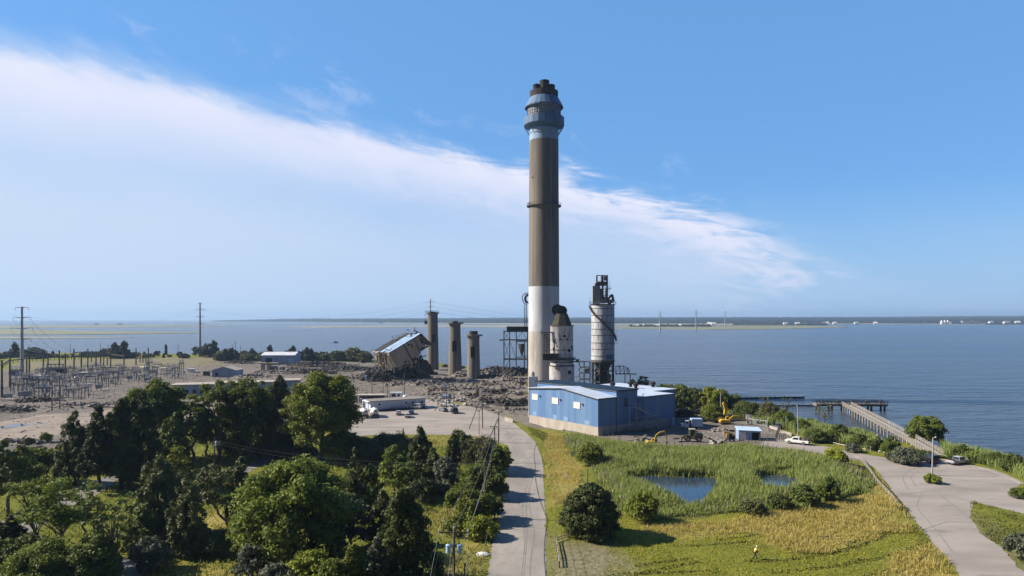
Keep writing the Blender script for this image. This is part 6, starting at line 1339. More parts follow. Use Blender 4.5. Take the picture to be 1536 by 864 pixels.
# excavators
EXY = material('worn yellow paint', (.60, .40, .035), (.48, .31, .03), 1.2, .5, col3=(.20, .15, .06), scale3=2.5, lo3=.62, hi3=.75)
EXD = material('dusty olive yellow paint', (.16, .14, .05), (.10, .09, .04), 1.2, .7)
def limb(mb, pts, ws, y0, y1):              # a boom of changing depth in the xz plane
    up, dn = [], []
    for i, (x, z) in enumerate(pts):
        a = Vector(pts[max(i - 1, 0)]); b = Vector(pts[min(i + 1, len(pts) - 1)]); d = (b - a).normalized(); n = Vector((-d.y, d.x)); up.append((x + n.x * ws[i] / 2, z + n.y * ws[i] / 2)); dn.append((x - n.x * ws[i] / 2, z - n.y * ws[i] / 2))
    for i in range(len(pts) - 1): mb.xprism([up[i], up[i + 1], dn[i + 1], dn[i]], y0, y1)
def excavator(px, py, head, label, boom, stick, s, mat, turn=0.0):
    Y = YB(py); t = thing('excavator', label, 'excavator', (XA(px, Y), Y, 0), R(head), 'tracked excavators'); t.scale = (s, s, s)
    for sd_ in (-1, 1):
        mb = MB(); mb.xprism([(-1.7, .1), (-1.95, .45), (-1.7, .85), (1.7, .85), (1.95, .45), (1.7, .1), (1.4, 0), (-1.4, 0)], sd_ * 1.25 - .28, sd_ * 1.25 + .28); mb.obj('track', BLACKM, t)
    mb = MB(); mb.b2(-.7, .7, -1.0, 1.0, .35, .8); mb.lathe([(.7, .8), (.7, 1.0)], 16); mb.obj('undercarriage', DSTEEL, t)
    mb = MB(); mb.xprism([(-2.1, 1.0), (-2.2, 1.9), (-1.9, 2.1), (.4, 2.0), (1.2, 1.7), (1.2, 1.0)], -1.3, 1.3); bevel(mb.obj('house', mat, t), .08)
    mb = MB(); mb.xprism([(-2.45, 1.0), (-2.5, 1.7), (-2.1, 1.85), (-2.1, 1.0)], -1.25, 1.25); bevel(mb.obj('counterweight', mat, t), .08)
    mb = MB(); mb.xprism([(-.1, 1.95), (-.1, 2.9), (.9, 2.9), (1.3, 1.9)], .35, 1.25); c = mb.obj('cab', mat, t); mb = MB(); mb.xprism([(.0, 2.0), (.0, 2.75), (.82, 2.75), (1.15, 2.0)], .30, 1.30); mb.obj('cab_window', GLASS, c)
    mb = MB(); limb(mb, boom, [.5, .75, .7, .45][:len(boom)], -.28, .28); bevel(mb.obj('boom', mat, t), .04)
    mb = MB(); limb(mb, stick, [.45, .5, .3], -.2, .2); bevel(mb.obj('stick', mat, t), .04)
    e = Vector(stick[-1]); d = (e - Vector(stick[-2])).normalized(); mb = MB(); k = Vector((-d.y, d.x)) * (-1)
    P_ = [e, e + k * .5 + d * .05, e + k * .85 + d * .5, e + k * .6 + d * 1.0, e + d * .85]; mb.xprism([(v.x, v.y) for v in P_], -.5, .5); mb.obj('bucket', DSTEEL, t)
    mb = MB(); m1 = (Vector(boom[1]) + Vector(boom[2])) / 2; mb.tube((boom[0][0] + .5, .0, boom[0][1] - .3), (m1.x, 0, m1.y - .4), .1, n=6); mb.tube((boom[2][0], 0, boom[2][1] + .5), (stick[0][0], 0, stick[0][1] + .1), .09, n=6); mb.obj('ram', STEEL, t); return t
excavator(978.5, 669, 0, 'small yellow excavator with arched boom at the edge of the reeds', [(.8, 1.7), (1.6, 4.2), (2.9, 5.3), (5.0, 5.9)], [(4.8, 6.0), (5.2, 5.5), (6.0, 2.0)], .66, EXY)
excavator(1083, 634, 20, 'yellow excavator with its boom folded up in a peak by the pole', [(.8, 1.8), (1.3, 4.4), (.9, 5.6), (.4, 6.6)], [(.5, 6.8), (1.0, 6.4), (3.3, 3.0)], .98, EXY)
excavator(1090, 638, -4, 'yellow excavator with its long boom lowered to the right', [(.8, 1.9), (2.3, 3.1), (4.2, 3.0), (6.4, 2.0)], [(6.2, 2.2), (6.8, 1.9), (7.6, .7)], .92, EXY)
excavator(714, 595, -80, 'dusty dark excavator facing the camera on the rubble', [(.8, 1.8), (1.6, 4.4), (2.4, 6.0), (3.6, 6.6)], [(3.4, 6.8), (4.0, 6.2), (4.8, 3.2)], .92, EXD)
# wheel loader
Y = YB(662); t = thing('wheel_loader', 'dusty olive wheel loader in the shade of the blue building', 'loader', (XA(1038, Y), Y, 0), R(176))
LOADM = material('olive loader paint', (.17, .15, .07), (.11, .10, .05), 1.2, .7)
mb = MB(); mb.xprism([(-2.8, .9), (-2.9, 2.0), (-2.6, 2.3), (-.6, 2.2), (-.3, 1.2), (.2, 1.0), (.2, .7), (-2.4, .7)], -.95, .95); bevel(mb.obj('engine_body', LOADM, t), .08)
mb = MB(); mb.xprism([(.2, .7), (.2, 1.5), (1.3, 1.6), (1.8, 1.1), (1.8, .7)], -.6, .6); mb.obj('front_frame', LOADM, t)
mb = MB(); mb.xprism([(-.7, 1.5), (-.7, 3.3), (.6, 3.3), (.75, 1.5)], -.75, .75); c = mb.obj('cab', GLASS, t); mb = MB(); mb.b2(-.85, .8, -.88, .88, 3.3, 3.48)
for x in (-.7, .65):
    for y in (-.76, .76): mb.beam((x, y, 1.5), (x, y, 3.3), .12)
mb.obj('cab_frame', material('tan cab frame', (.42, .38, .28), rough=.6), c)
for s in (-1, 1): mb = MB(); limb(mb, [(.9, 1.7), (2.2, 1.4), (3.1, .6)], [.3, .35, .25], s * .55 - .1, s * .55 + .1); mb.obj('lift_arm', LOADM, t)
mb = MB(); mb.xprism([(2.9, .1), (2.9, 1.1), (3.2, 1.2), (3.1, .35), (4.0, .12), (4.0, .05)], -1.3, 1.3); mb.obj('bucket', DSTEEL, t); wheels(t, (-1.7, 1.3), 2.3, .75)
mb = MB(); mb.tube((-1.6, .4, 2.2), (-1.6, .4, 3.0), .08, n=6); mb.obj('exhaust', BLACKM, t)
Y = YB(661); t = thing('skid_loader', 'small yellow skid loader left of the pale blue shed', 'loader', (XA(1095, Y), Y, 0), R(200)); mb = MB(); mb.xprism([(-1.2, .3), (-1.3, 1.3), (-.5, 1.4), (.8, 1.2), (1.0, .3)], -.6, .6); mb.obj('body', BLACKM, t); mb = MB(); mb.xprism([(-.4, 1.3), (-.4, 2.0), (.6, 2.0), (.7, 1.25)], -.55, .55); mb.obj('cab', BLACKM, t)
mb = MB(); limb(mb, [(-1.2, 1.4), (-.2, 2.3), (1.5, 2.2), (1.7, 1.0)], [.2, .22, .22, .2], -.75, -.62); limb(mb, [(-1.2, 1.4), (-.2, 2.3), (1.5, 2.2), (1.7, 1.0)], [.2, .22, .22, .2], .62, .75); mb.obj('lift_arm', EXY, t); wheels(t, (-.7, .6), 1.5, .36)
# steel rack in the shore yard
A = G(1119, 637); B = G(1151, 642); t = thing('steel_rack', 'grey frame of leaning pipes and trusses on the bank', 'rack', A, math.atan2(B.y - A.y, B.x - A.x)); l = (B - A).length; mb = MB()
for x in (0, .4, .9, 1.5, l - .6, l): mb.beam((x, random.uniform(-.4, .4), 0), (x + .1, 0, 3.4 if x < 2 else 2.6), .22)
mb.beam((0, 0, 2.2), (l, 0, 2.1), .25); mb.beam((0, 0, .7), (l, 0, .6), .2); mb.path([(1.8 + 1.9 * math.cos(a) + .5, 0, .7 + 1.3 * math.sin(a)) for a in np.linspace(0, math.pi, 8)], .12, 5); mb.path([(4.3 + 1.0 * math.cos(a), .2, .7 + 1.2 * math.sin(a)) for a in np.linspace(0, math.pi, 7)], .1, 5); mb.beam((2, 0, .6), (5, 0, 2.2), .14); mb.beam((4, 0, .6), (2, 0, 2.2), .14); mb.obj('frame', STEEL, t)
A = G(1145, 643); B = G(1153, 648); mb = MB()
mb.beam((A.x, A.y, .4), (B.x, B.y, .4), .15); mb.beam((A.x, A.y, 1.3), (B.x, B.y, 1.3), .12)
for f in (0, .5, 1): p = A.lerp(B, f); mb.beam((p.x, p.y, 0), (p.x, p.y, 1.6), .15)
tag(mb.obj('pipe_stand', STEEL), 'short grey pipe stand right of the steel rack', 'stand')
# dark mesh fence and gate by the small shed
def posts_fence(name, label, pts, h, sp, mat, rails, pr=.06, cat='fence', post=None, rr=None, plank=False, group=None):
    P_ = [G(*p) for p in pts]; t = thing(name, label, cat, P_[0], 0, group); o = P_[0]; mb = MB()
    rl = MB()
    for a, b in zip(P_, P_[1:]):
        l = (b - a).length; n = max(1, round(l / sp))
        for i in range(n + (b is P_[-1])): p = a.lerp(b, i / n) - o; mb = MB(); mb.tube((p.x, p.y, -.2), (p.x, p.y, h), pr, n=6); mb.obj('post', post or mat, t)
        for i in range(n):
            p = a.lerp(b, i / n) - o; q = a.lerp(b, (i + 1) / n) - o
            for z in rails: (rl.beam((p.x, p.y, z), (q.x, q.y, z), .06, .14) if plank else rl.tube((p.x, p.y, z), (q.x, q.y, z), rr or pr * .7, n=4))
    rl.obj('rail', mat, t); return t
WOODG = material('silvery weathered wood', (.36, .33, .30), (.24, .22, .20), 1.5, .9, stretch=(1, 1, .5)); WOODD = material('dark weathered wood', (.11, .095, .08), (.07, .06, .052), 1.5, .9)
posts_fence('yard_fence', 'dark wire fence beside the pale blue shed', [(1139, 662), (1163, 663), (1167, 652), (1172, 645)], 1.9, 2.0, DSTEEL, (.3, .7, 1.1, 1.5, 1.9))
posts_fence('field_fence', 'grey wooden rail fence along the dry field and shore road', [(1268, 687), (1281, 689), (1291, 692), (1303, 706), (1317, 726), (1333, 743), (1346, 759)], .95, 2.4, WOODG, (.45, .85), .09, plank=True)
for px, py in ((1353, 766), (1359, 776)):
    P_ = G(px, py); mb = MB(); mb.tube((0, 0, -.2), (0, 0, 1.1), .13, .12, 8); mb.lathe([(.14, 1.1), (.02, 1.2)], 8); o = mb.obj('fence_post', WOODD); o.location = P_; tag(o, 'lone wooden post left of the shore road, ' + ('nearer the rail fence' if py == 766 else 'farther from the rail fence'), 'post', 'lone fence posts')
posts_fence('white_fence', 'pale rail fence between the shore road and the bank shrubs', [(1228, 661), (1246, 666), (1270, 671.5), (1298, 676.5)], .7, 3.0, material('bleached rail', (.55, .51, .46), (.42, .39, .35), 1, .9), (.55,), .1, plank=True)
posts_fence('white_fence', 'short pale rail near the grey shrub of the pier landing', [(1318, 679), (1336, 683.5)], .6, 3.0, material('bleached rail short', (.55, .51, .46), rough=.9), (.5,), .1, plank=True)
posts_fence('lawn_fence', 'old wooden rail fence corner beside the lone cedar', [(839, 852), (834, 815), (872, 803)], .95, 3.2, WOODG, (.5, .85), .1, plank=True, post=WOODD)
posts_fence('field_hurdle', 'low dark wooden hurdle standing alone in the dry field', [(1227, 811), (1242.5, 810)], .75, 3.0, WOODD, (.55,), .07, cat='hurdle')
posts_fence('bank_fence', 'wire fence on the bank behind the shore yard', [(1012, 612), (1040, 617), (1076, 627)], 2.2, 3.0, STEEL, (.8, 1.5, 2.2), .06)
for px, py, h, lab in ((1167, 641, 4.6, 'thin grey post in the bank reeds behind the barriers'), (1179.5, 646, 4.4, 'thin grey post right of the blue grey van'), (1190.5, 655, 3.6, 'thin pale post at the end of the long barrier'), (1323.5, 670, 2.6, 'short pale post on the bank near the pier'), (1306, 678, 1.4, 'stubby grey post behind the white fence')):
    P_ = G(px, py); mb = MB(); mb.tube((0, 0, -.2), (0, 0, h), .09, .08, 6); mb.box((0, 0, h - .2), (.22, .22, .3)); o = mb.obj('post', STEEL); o.location = P_; tag(o, lab, 'post', 'thin posts of the bank')
P_ = G(1303, 676); t = thing('notice_board', 'small grey notice board on two legs beside the shore road', 'sign', P_, R(10)); mb = MB(); mb.b2(-.55, .55, -.05, .05, .8, 1.5); mb.obj('board', STEEL, t)
for x in (-.5, .5): mb = MB(); mb.beam((x, .06, 0), (x, .06, 1.6), .1); mb.obj('leg', WOODD, t)
# white cover lid by the road and drain lid in the dry strip
P_ = G(724, 833); mb = MB(); mb.lathe([(.9, 0), (.95, .12), (.6, .38), (.01, .46)], 16); o = mb.obj('white_cover', WHITE, None, True); o.location = P_; o.scale = (1.1, .7, 1); tag(o, 'overturned white dish lying on the verge near the transformer pole', 'cover')
for px, py, d, lab in ((849, 713, (.9, 6.0), 'pale concrete slab lying in the dry grass strip'), (753, 713, (1.0, .9), 'small grey lid beside the road')):
    P_ = G(px, py); mb = MB(); mb.box((0, 0, .12), (d[0], d[1], .24)); bevel(mb.obj('slab', RUBL), .03); o = bpy.data.objects[-1] if False else [q for q in COL.objects][-1]; o.location = P_; tag(o, lab, 'slab')
P_ = G(860, 804); mb = MB(); mb.lathe([(.22, 0), (.26, .4), (.12, .75), (.01, .8)], 10); mb.box((0, -.2, .3), (.3, .1, .3)); o = mb.obj('hydrant', WHITE); o.location = P_; tag(o, 'small whitish hydrant at the left foot of the lone cedar', 'hydrant')
# ------------------------------------------------------------------ utility poles and their wires
POLEM = material('weathered pole wood', (.17, .145, .12), (.11, .095, .08), 1.5, .9, stretch=(1, 1, .2))
INS = material('glazed insulator', (.45, .44, .43), rough=.3)
WIRE = material('weathered wire', (.16, .16, .16), rough=.6); WIREL = material('bright aluminium wire', (.75, .74, .72), rough=.5)
def sag(a, b, s, n=10):
    a = Vector(a); b = Vector(b); return [a.lerp(b, i / n) - Vector((0, 0, s * 4 * (i / n) * (1 - i / n))) for i in range(n + 1)]
def wire(name, label, spans, r, mat=WIRE, n=10, group='overhead wires', one=False):
    mb = MB()
    for a, b, s in spans:
        if not one: mb = MB()
        mb.path(sag(a, b, s, n), r, 4)
        if not one: tag(mb.obj(name, mat), label, 'wire', group + ': ' + label)
    if one: tag(mb.obj(name, mat), label, 'wire', group)
def pole(px, pyb, pyt, label, arms=(), brace=None, lean=0.0, r=.16, lamp=False, box=None, top=None, py2=None):
    Y = YB(pyb); x = XA(px, Y); h = ZA(pyt, Y); t = thing('utility_pole', label, 'pole', (x, Y, 0), 0, 'wooden utility poles')
    tx = (lean / 1024 * Y); mb = MB(); mb.tube((0, 0, -.4), (tx, 0, h), r * 1.15, r * .8, 9); mb.obj('shaft', POLEM, t)
    for z, w, n in arms:
        mb = MB(); mb.beam((tx - w / 2, -.2, h - z), (tx + w / 2, -.2, h - z), .13, .14); mb.tube((tx - w * .3, -.2, h - z), (tx, -.1, h - z - .6), .035, n=4); mb.tube((tx + w * .3, -.2, h - z), (tx, -.1, h - z - .6), .035, n=4); a = mb.obj('crossarm', POLEM, t)
        for k in range(n): u = tx - w * .45 + w * .9 * k / max(1, n - 1); mb = MB(); mb.lathe([(.03, 0), (.09, .06), (.09, .18), (.05, .24), (.01, .26)], 8, (u, -.2, h - z + .07)); mb.obj('insulator', INS, a)
    if brace: 
        B = G(*brace[0]); zt = ZA(brace[1], Y); mb = MB(); mb.tube((B.x - x, B.y - Y, 0), (tx * .9 - .1, 0, zt), .15, .12, 7); mb.obj('brace_pole', POLEM, t)
    if box:
        for z, bx_ in box: mb = MB(); mb.lathe([(.01, 0), (.3, .02), (.32, .95), (.22, 1.05), (.05, 1.1)], 12, (tx + bx_, -.1, h - z)); mb.obj('transformer', PALEB, t)
    return t, Vector((x + tx, Y, h))
pA, tA = pole(669.6, 613.5, 576, 'pole by the white pickup with a slanting brace and pale box on top', brace=((651.8, 617), 580)); mb = MB(); mb.box((0, -.2, tA.z - .5), (.7, .6, 1.1)); mb.obj('transformer', PALEB, pA)
pB, tB = pole(724, 642, 584, 'tall pole at the lot mouth with a long slanting brace pole', brace=((703.5, 643.5), 594), lean=-1.2)
pC, tC = pole(718.6, 651, 615, 'thin pole with short one sided arm at the lot edge', arms=((.2, .9, 1),), r=.10)
pD, tD = pole(748, 664, 616, 'pole with crossarm and slanting brace at the bend of the road', arms=((.35, 2.3, 3),), brace=((731, 664), 627))
pE, tE = pole(743, 694, 638, 'pole rising from the shrubs in front of the bend pole', arms=((.3, 2.2, 3),), lean=-1.5)
pF, tF = pole(728, 777, 690, 'roadside pole with crossarm over the bright vines', arms=((.35, 2.4, 3),), lean=-1)
mb = MB(); mb.box((.5, -.15, 1.3), (.35, .3, .6)); mb.obj('meter_box', STEEL, pF)
YG = 75.0; xg = XA(681, YG); hg = ZA(793, YG); pG = thing('utility_pole', 'nearest pole with two pale blue transformers and a wide crossarm', 'pole', (xg, YG, 0), 0, 'wooden utility poles')
mb = MB(); mb.tube((0, 0, -.4), (0, 0, hg), .17, .13, 10); mb.obj('shaft', POLEM, pG)
mb = MB(); mb.beam((-1.7, -.2, hg - .35), (1.7, -.2, hg - .35), .12, .13); mb.tube((-1, -.2, hg - .35), (0, -.12, hg - 1.0), .03, n=4); mb.tube((1, -.2, hg - .35), (0, -.12, hg - 1.0), .03, n=4); ca = mb.obj('crossarm', WOODD, pG)
for u in (-1.6, 0, 1.55): mb = MB(); mb.lathe([(.03, 0), (.1, .08), (.1, .2), (.06, .3), (.01, .32)], 10, (u, -.2 if u else 0, hg - .29 if u else hg)); mb.obj('insulator', INS, ca)
for u in (-1.15, 1.0): mb = MB(); mb.tube((u, -.2, hg - 1.15), (u, -.2, hg - .7), .06, n=8); mb.tube((u, -.2, hg - .9), (u, .0, hg - .45), .03, n=5); mb.obj('fuse', INS, pG)
for u in (-.62, .62):
    mb = MB(); mb.lathe([(.01, 0), (.24, .01), (.27, .05), (.27, .82), (.30, .84), (.28, .92), (.1, 1.0), (.01, 1.01)], 18, (u, -.1, hg - 2.65)); tr = mb.obj('transformer', material('pale blue transformer', (.40, .56, .82), (.34, .50, .76), 1, .4) if u < 0 else bpy.data.materials['pale blue transformer'], pG)
    mb = MB(); mb.lathe([(.05, 0), (.08, .05), (.05, .1), (.08, .15), (.04, .25), (.02, .3)], 8, (u * .92, -.1, hg - 1.66)); mb.obj('bushing', material('brown bushing', (.16, .1, .08), rough=.3), tr)
    mb = MB(); mb.beam((0, -.15, hg - 2.5), (u * .6, -.15, hg - 2.5), .08); mb.beam((0, -.15, hg - 2.0), (u * .6, -.15, hg - 2.0), .08); mb.obj('bracket', STEEL, pG)
P_ = lambda o, dx, dz: Vector((o.x + dx, o.y - .2, o.z + dz))
tG = Vector((xg, YG, hg))
for k, u in enumerate((-1.0, 0, 1.0)):
    wire('power_line', ('left', 'middle', 'right')[k] + ' wire strung along the roadside poles', [(P_(tG, u * 1.6, 0), P_(tF, u * 1.05, 0), .5), (P_(tF, u * 1.05, 0), P_(tE, u, 0), .4), (P_(tE, u, 0), P_(tD, u, 0), .3), (P_(tG, u * 1.6, 0), (xg + 2.5 + u * 1.6, 20, hg + .5), .5)], .022, one=True)
wire('cable', 'thick bundled cable hanging low along the roadside poles', [(P_(tG, .3, -3.2), P_(tF, .2, -2.6), .7), (P_(tF, .2, -2.6), P_(tE, .1, -2.2), .5), (P_(tE, .1, -2.2), P_(tD, 0, -1.6), .3)], .04, one=True)
wire('guy_wire', 'guy wire running down left of the nearest pole', [((xg - 1.4, YG + .3, hg - 1.5), (xg - 3.6, YG - 4, .2), 0), ((xg - .7, YG + .3, hg - 2.8), (xg - 1.9, YG - 4, .2), 0)], .025)
wire('guy_wire', 'guy wire slanting down right of the nearest pole', [((xg + .9, YG + 2, hg - 2.6), (xg + .3, YG - 5, .2), 0), ((xg + 1.6, YG + 2, hg - 2.8), (xg + .5, YG - 5, .2), 0), ((xg + 2.0, YG + 3, hg - 3.0), (xg + .9, YG - 5, .2), 0), ((xg + 3.4, YG + 8, hg - 2.8), (xg + 1.6, YG - 2, .6), .3)], .022)
wire('service_wire', 'service wire crossing from the bend pole towards the braced poles', [(P_(tD, 0, -.3), P_(tB, 0, -.2), .3), (P_(tB, 0, -.2), P_(tA, 0, -.2), .8)], .02, one=True)
wire('service_wire', 'thin wire crossing the grove towards the left pole', [(P_(tF, -.8, -.5), (XA(322, 155), 155, 6.4), 1.6), (P_(tF, -.8, -1.2), (XA(322, 155), 155, 5.8), 1.8)], .010)
pole(322, 702, 656, 'lone pole with a pale transformer against the dark grove', box=((1.9, .45),), r=.15)
Y = 131.0; mb = MB(); mb.tube((0, 0, -.3), (.06, 0, ZA(704, Y)), .14, .11, 8); mb.lathe([(.11, ZA(704, Y)), (.01, ZA(704, Y) + .12)], 8); o = mb.obj('bare_pole', POLEM); o.location = (XA(881, Y), Y, 0); tag(o, 'bare thin pole rising behind the lone cedar on the lawn', 'pole')
for px, py, h, lab in ((665, 869, 1.6, 'short dark post left of the nearest transformer pole'), (697, 864, 1.7, 'short grey post right of the nearest transformer pole')):
    q = G(px, py); mb = MB(); mb.tube((0, 0, -.2), (0, 0, h), .09, .08, 7); mb.box((0, 0, h), (.2, .2, .06)); o = mb.obj('fence_post', WOODD); o.location = q; tag(o, lab, 'post')
def lamp_pole(px, pyb, pyt, label, arm):
    Y = YB(pyb); h = ZA(pyt, Y); t = thing('lamp_pole', label, 'lamp pole', (XA(px, Y), Y, 0), 0, 'lamp poles'); mb = MB(); mb.tube((0, 0, -.3), (.25 if arm > 0 else 0, 0, h), .17, .12, 9); mb.obj('shaft', material('pale grey pole', (.38, .36, .34), (.28, .265, .25), 1.2, .8, stretch=(1, 1, .2)), t)
    mb = MB(); mb.tube((.2, 0, h - .25), (.2 + arm, 0, h + .05), .05, n=5); mb.xprism([(.2 + arm * .8, h - .08), (.2 + arm * 1.35, h - .05), (.2 + arm * 1.3, h + .16), (.2 + arm * .85, h + .16)], -.18, .18); mb.obj('lamp_head', INS, t)
lamp_pole(1398, 713, 656, 'pale grey lamp pole on a weed island in the shore lot', .6); lamp_pole(1081, 629, 585, 'grey lamp pole beside the raised excavator boom', -.8); lamp_pole(1197, 657, 609, 'thin lamp pole behind the white pickup', -.4)
pole(160 * 1.3 / 2 - 26, 618, 570, 'dark pole alone on the dirt in front of the substation, left of two', r=.2); pole(89.6, 611.5, 565, 'dark pole alone on the dirt in front of the substation, right of two', r=.2)
Y = YB(646); mb = MB(); mb.tube((0, 0, -.3), (0, 0, ZA(628, Y)), .28, .25, 8); mb.box((0, 0, ZA(628, Y)), (.5, .5, .12)); o = mb.obj('wooden_post', WOODD); o.location = (XA(102, Y), Y, 0); tag(o, 'thick dark post at the left edge of the grove', 'post')
for px, py in ((558, 590), (574.5, 596), (581.5, 597)):      # poles left of and behind the office trailer
    pole(px, py + 4, {558: 562, 574.5: 569, 581.5: 577}[px], {558: 'pole left of the dark canopy shed', 574.5: 'pole behind the roof of the dark canopy shed', 581.5: 'short pole left of the white camper'}[px], r=.17)
pole(606.5, 596, 560, 'pole with a small box beside the white water tank', r=.17)
mb = MB(); Y = 285; mb.box((0, 0, ZA(565, Y)), (.8, .6, 1.2)); mb.box((0, -.4, ZA(565, Y)), (.3, .3, .5)); mb.tube((0, 0, 0), (0, 0, ZA(563, Y)), .12, n=6); o = mb.obj('pole_box', PALEB); o.location = (XA(548.5, Y), Y, 0); tag(o, 'pale box on a thin post left of the collapsed building scrap', 'box')
for i, (px, pt, pb) in enumerate([(105.5, 516, 529), (150.5, 514, 532), (162, 516, 533), (190.5, 512, 534), (222, 520, 535), (267, 515.5, 534), (349, 516, 535), (353, 513, 535), (361, 518.5, 536)]):
    pole(px, pb, pt, {105.5: 'first thin pole on the far bank right of the steel pylon', 150.5: 'thin faint pole on the far bank above the gantry beams', 162: 'thin pole on the far bank left of the crossarm pole', 190.5: 'crossarm pole on the far bank', 222: 'pole in the scrub left of the dark stub', 267: 'pole on the far bank right of the dark stub', 349: 'thin pole on the far bank, left of three', 353: 'crossarm pole on the far bank, middle of three', 361: 'short pole on the far bank, right of three'}[px], arms=((.5, 3.2, 2),) if px in (190.5, 353) else (), r=.22)
Y = YB(532); t = thing('dark_mast', 'thick dark ruined mast on the far bank', 'mast', (XA(249, Y), Y, 0)); mb = MB(); mb.tube((0, 0, -1), (0, 0, 7), 1.5, 1.2, 9); mb.tube((0, 0, 7), (-.4, 0, 10), 1.5, .6, 9); mb.tube((0, 0, 7), (.5, 0, 9), .8, .4, 7); mb.obj('shaft', BLACKM, t)

# ------------------------------------------------------------------ steel transmission pylons and their spans
PYL = material('pale galvanised pylon', (.36, .38, .41), (.29, .31, .33), .5, .6)
def pylon(px, Y, z1, r, arms, label, base=0.0):
    x = XA(px, Y); t = thing('transmission_pylon', label, 'pylon', (x, Y, base), 0, 'steel monopole pylons'); mb = MB(); mb.tube((0, 0, -1.5), (0, 0, z1 - base), r, r * .45, 12); mb.obj('shaft', PYL, t); tips = []
    for zz, w in arms:
        mb = MB()
        for s in (-1, 1): mb.tube((0, 0, zz - base - w * .08), (s * w, 0, zz - base), r * .28, r * .10, 5); tips.append(Vector((x + s * w, Y, zz)))
        a = mb.obj('crossarm', PYL, t)
        mb = MB()
        for s in (-1, 1): mb.tube((s * w, 0, zz - base), (s * w, 0, zz - base - r * 1.6), r * .09, n=5)
        mb.obj('insulator', INS, a)
    return tips
def zf(py, Y): return ZA(py, Y)
Y1 = 405.; T1 = pylon(33, Y1, zf(460, Y1), 1.15, [(zf(461, Y1), 3.9), (zf(475.5, Y1), 5.2), (zf(491.5, Y1), 6.3), (zf(508, Y1), 5.2)], 'thick pale steel pylon with four arms in the substation')
Y2 = 611.; T2 = pylon(300, Y2, zf(454, Y2), 1.25, [(zf(454.6, Y2), 1.8), (zf(463.5, Y2), 3.8), (zf(474.5, Y2), 3.6), (zf(485.5, Y2), 3.6)], 'tall pale steel pylon on the far bank behind the substation road')
Y3 = 490.; T3 = pylon(645.6, Y3, zf(448, Y3), .7, [(zf(452.5, Y3), 2.4), (zf(459.6, Y3), 2.4), (zf(467, Y3), 2.0)], 'pylon rising behind the tallest concrete stump', -1.2)
far = []
for px, Y, pt, lab in ((990, 1830., 467, 'distant pylon standing in the bay, leftmost of three'), (1044, 2185., 464.5, 'distant pylon at the marsh shore, middle of three'), (1087.5, 2490., 466.5, 'distant pylon on the marsh, rightmost of three')):
    far.append(pylon(px, Y, zf(pt, Y), 1.9, [(zf(pt + 1, Y), 4), (zf(pt + 4.5, Y), 5), (zf(pt + 8, Y), 5), (zf(pt + 11.5, Y), 5)], lab, -1.2))
wire('transmission_line', 'thin wire between the substation pylon and the far bank pylon', [(a, b, 9) for a, b in zip(T1[2:6], T2[2:6])], .035, n=24, group='transmission spans')
wire('transmission_line', 'sagging wire from the far bank pylon towards the stumps', [(a, b, 10) for a, b in zip(T2[2:8], T3[0:6])], .035, n=24, group='transmission spans')
wire('transmission_line', 'wire running from the stumps over the bay to the distant pylons', [(a, b, 18) for a, b in zip(T3[0:6], far[0][2:8])] + [(a, b, 8) for a, b in zip(far[0][2:8], far[1][2:8])] + [(a, b, 8) for a, b in zip(far[1][2:8], far[2][2:8])], .04, n=30, group='transmission spans')
YS = 440.
wire('transmission_line', 'bright wire slanting from the steel pylon down to the substation gantry', [(T1[i] - Vector((0, 0, 2)), (XA(px, YS), YS, ZA(py, YS)), s) for i, px, py, s in ((4, 72, 530, 2), (2, 84, 534, 3), (5, 100, 532, 2.5), (3, 115, 531, 2.5), (6, 66, 528, 2))], .085, WIREL, n=16, group='transmission spans')
# ------------------------------------------------------------------ substation
GANT = material('dark gantry wood', (.06, .05, .043), (.09, .075, .062), 1, .9)
gp_ = [(2.8, 541, 596), (14.8, 533, 581), (40, 530, 565), (44, 531, 567), (65, 528, 559), (72, 531, 563), (89, 526, 559), (98, 531, 563), (111, 524, 560), (122, 530, 563), (131.7, 523.5, 552), (144, 527, 555), (151, 525, 550), (166, 528, 553.5), (186, 530.5, 555.4), (204, 523, 548), (222.5, 523, 549), (-30, 540, 590), (-60, 535, 575)]
for i, (px, pt, pb) in enumerate(gp_):
    Y = YB(pb); mb = MB(); h = ZA(pt, Y); mb.tube((0, 0, -.3), (0, 0, h), .48, .36, 8); mb.box((0, 0, h), (.9, .7, .35)); o = mb.obj('gantry_pole', GANT); o.location = (XA(px, Y), Y, 0); tag(o, 'tall dark pole carrying the beams of the substation gantry', 'pole', 'dark gantry poles of the substation')
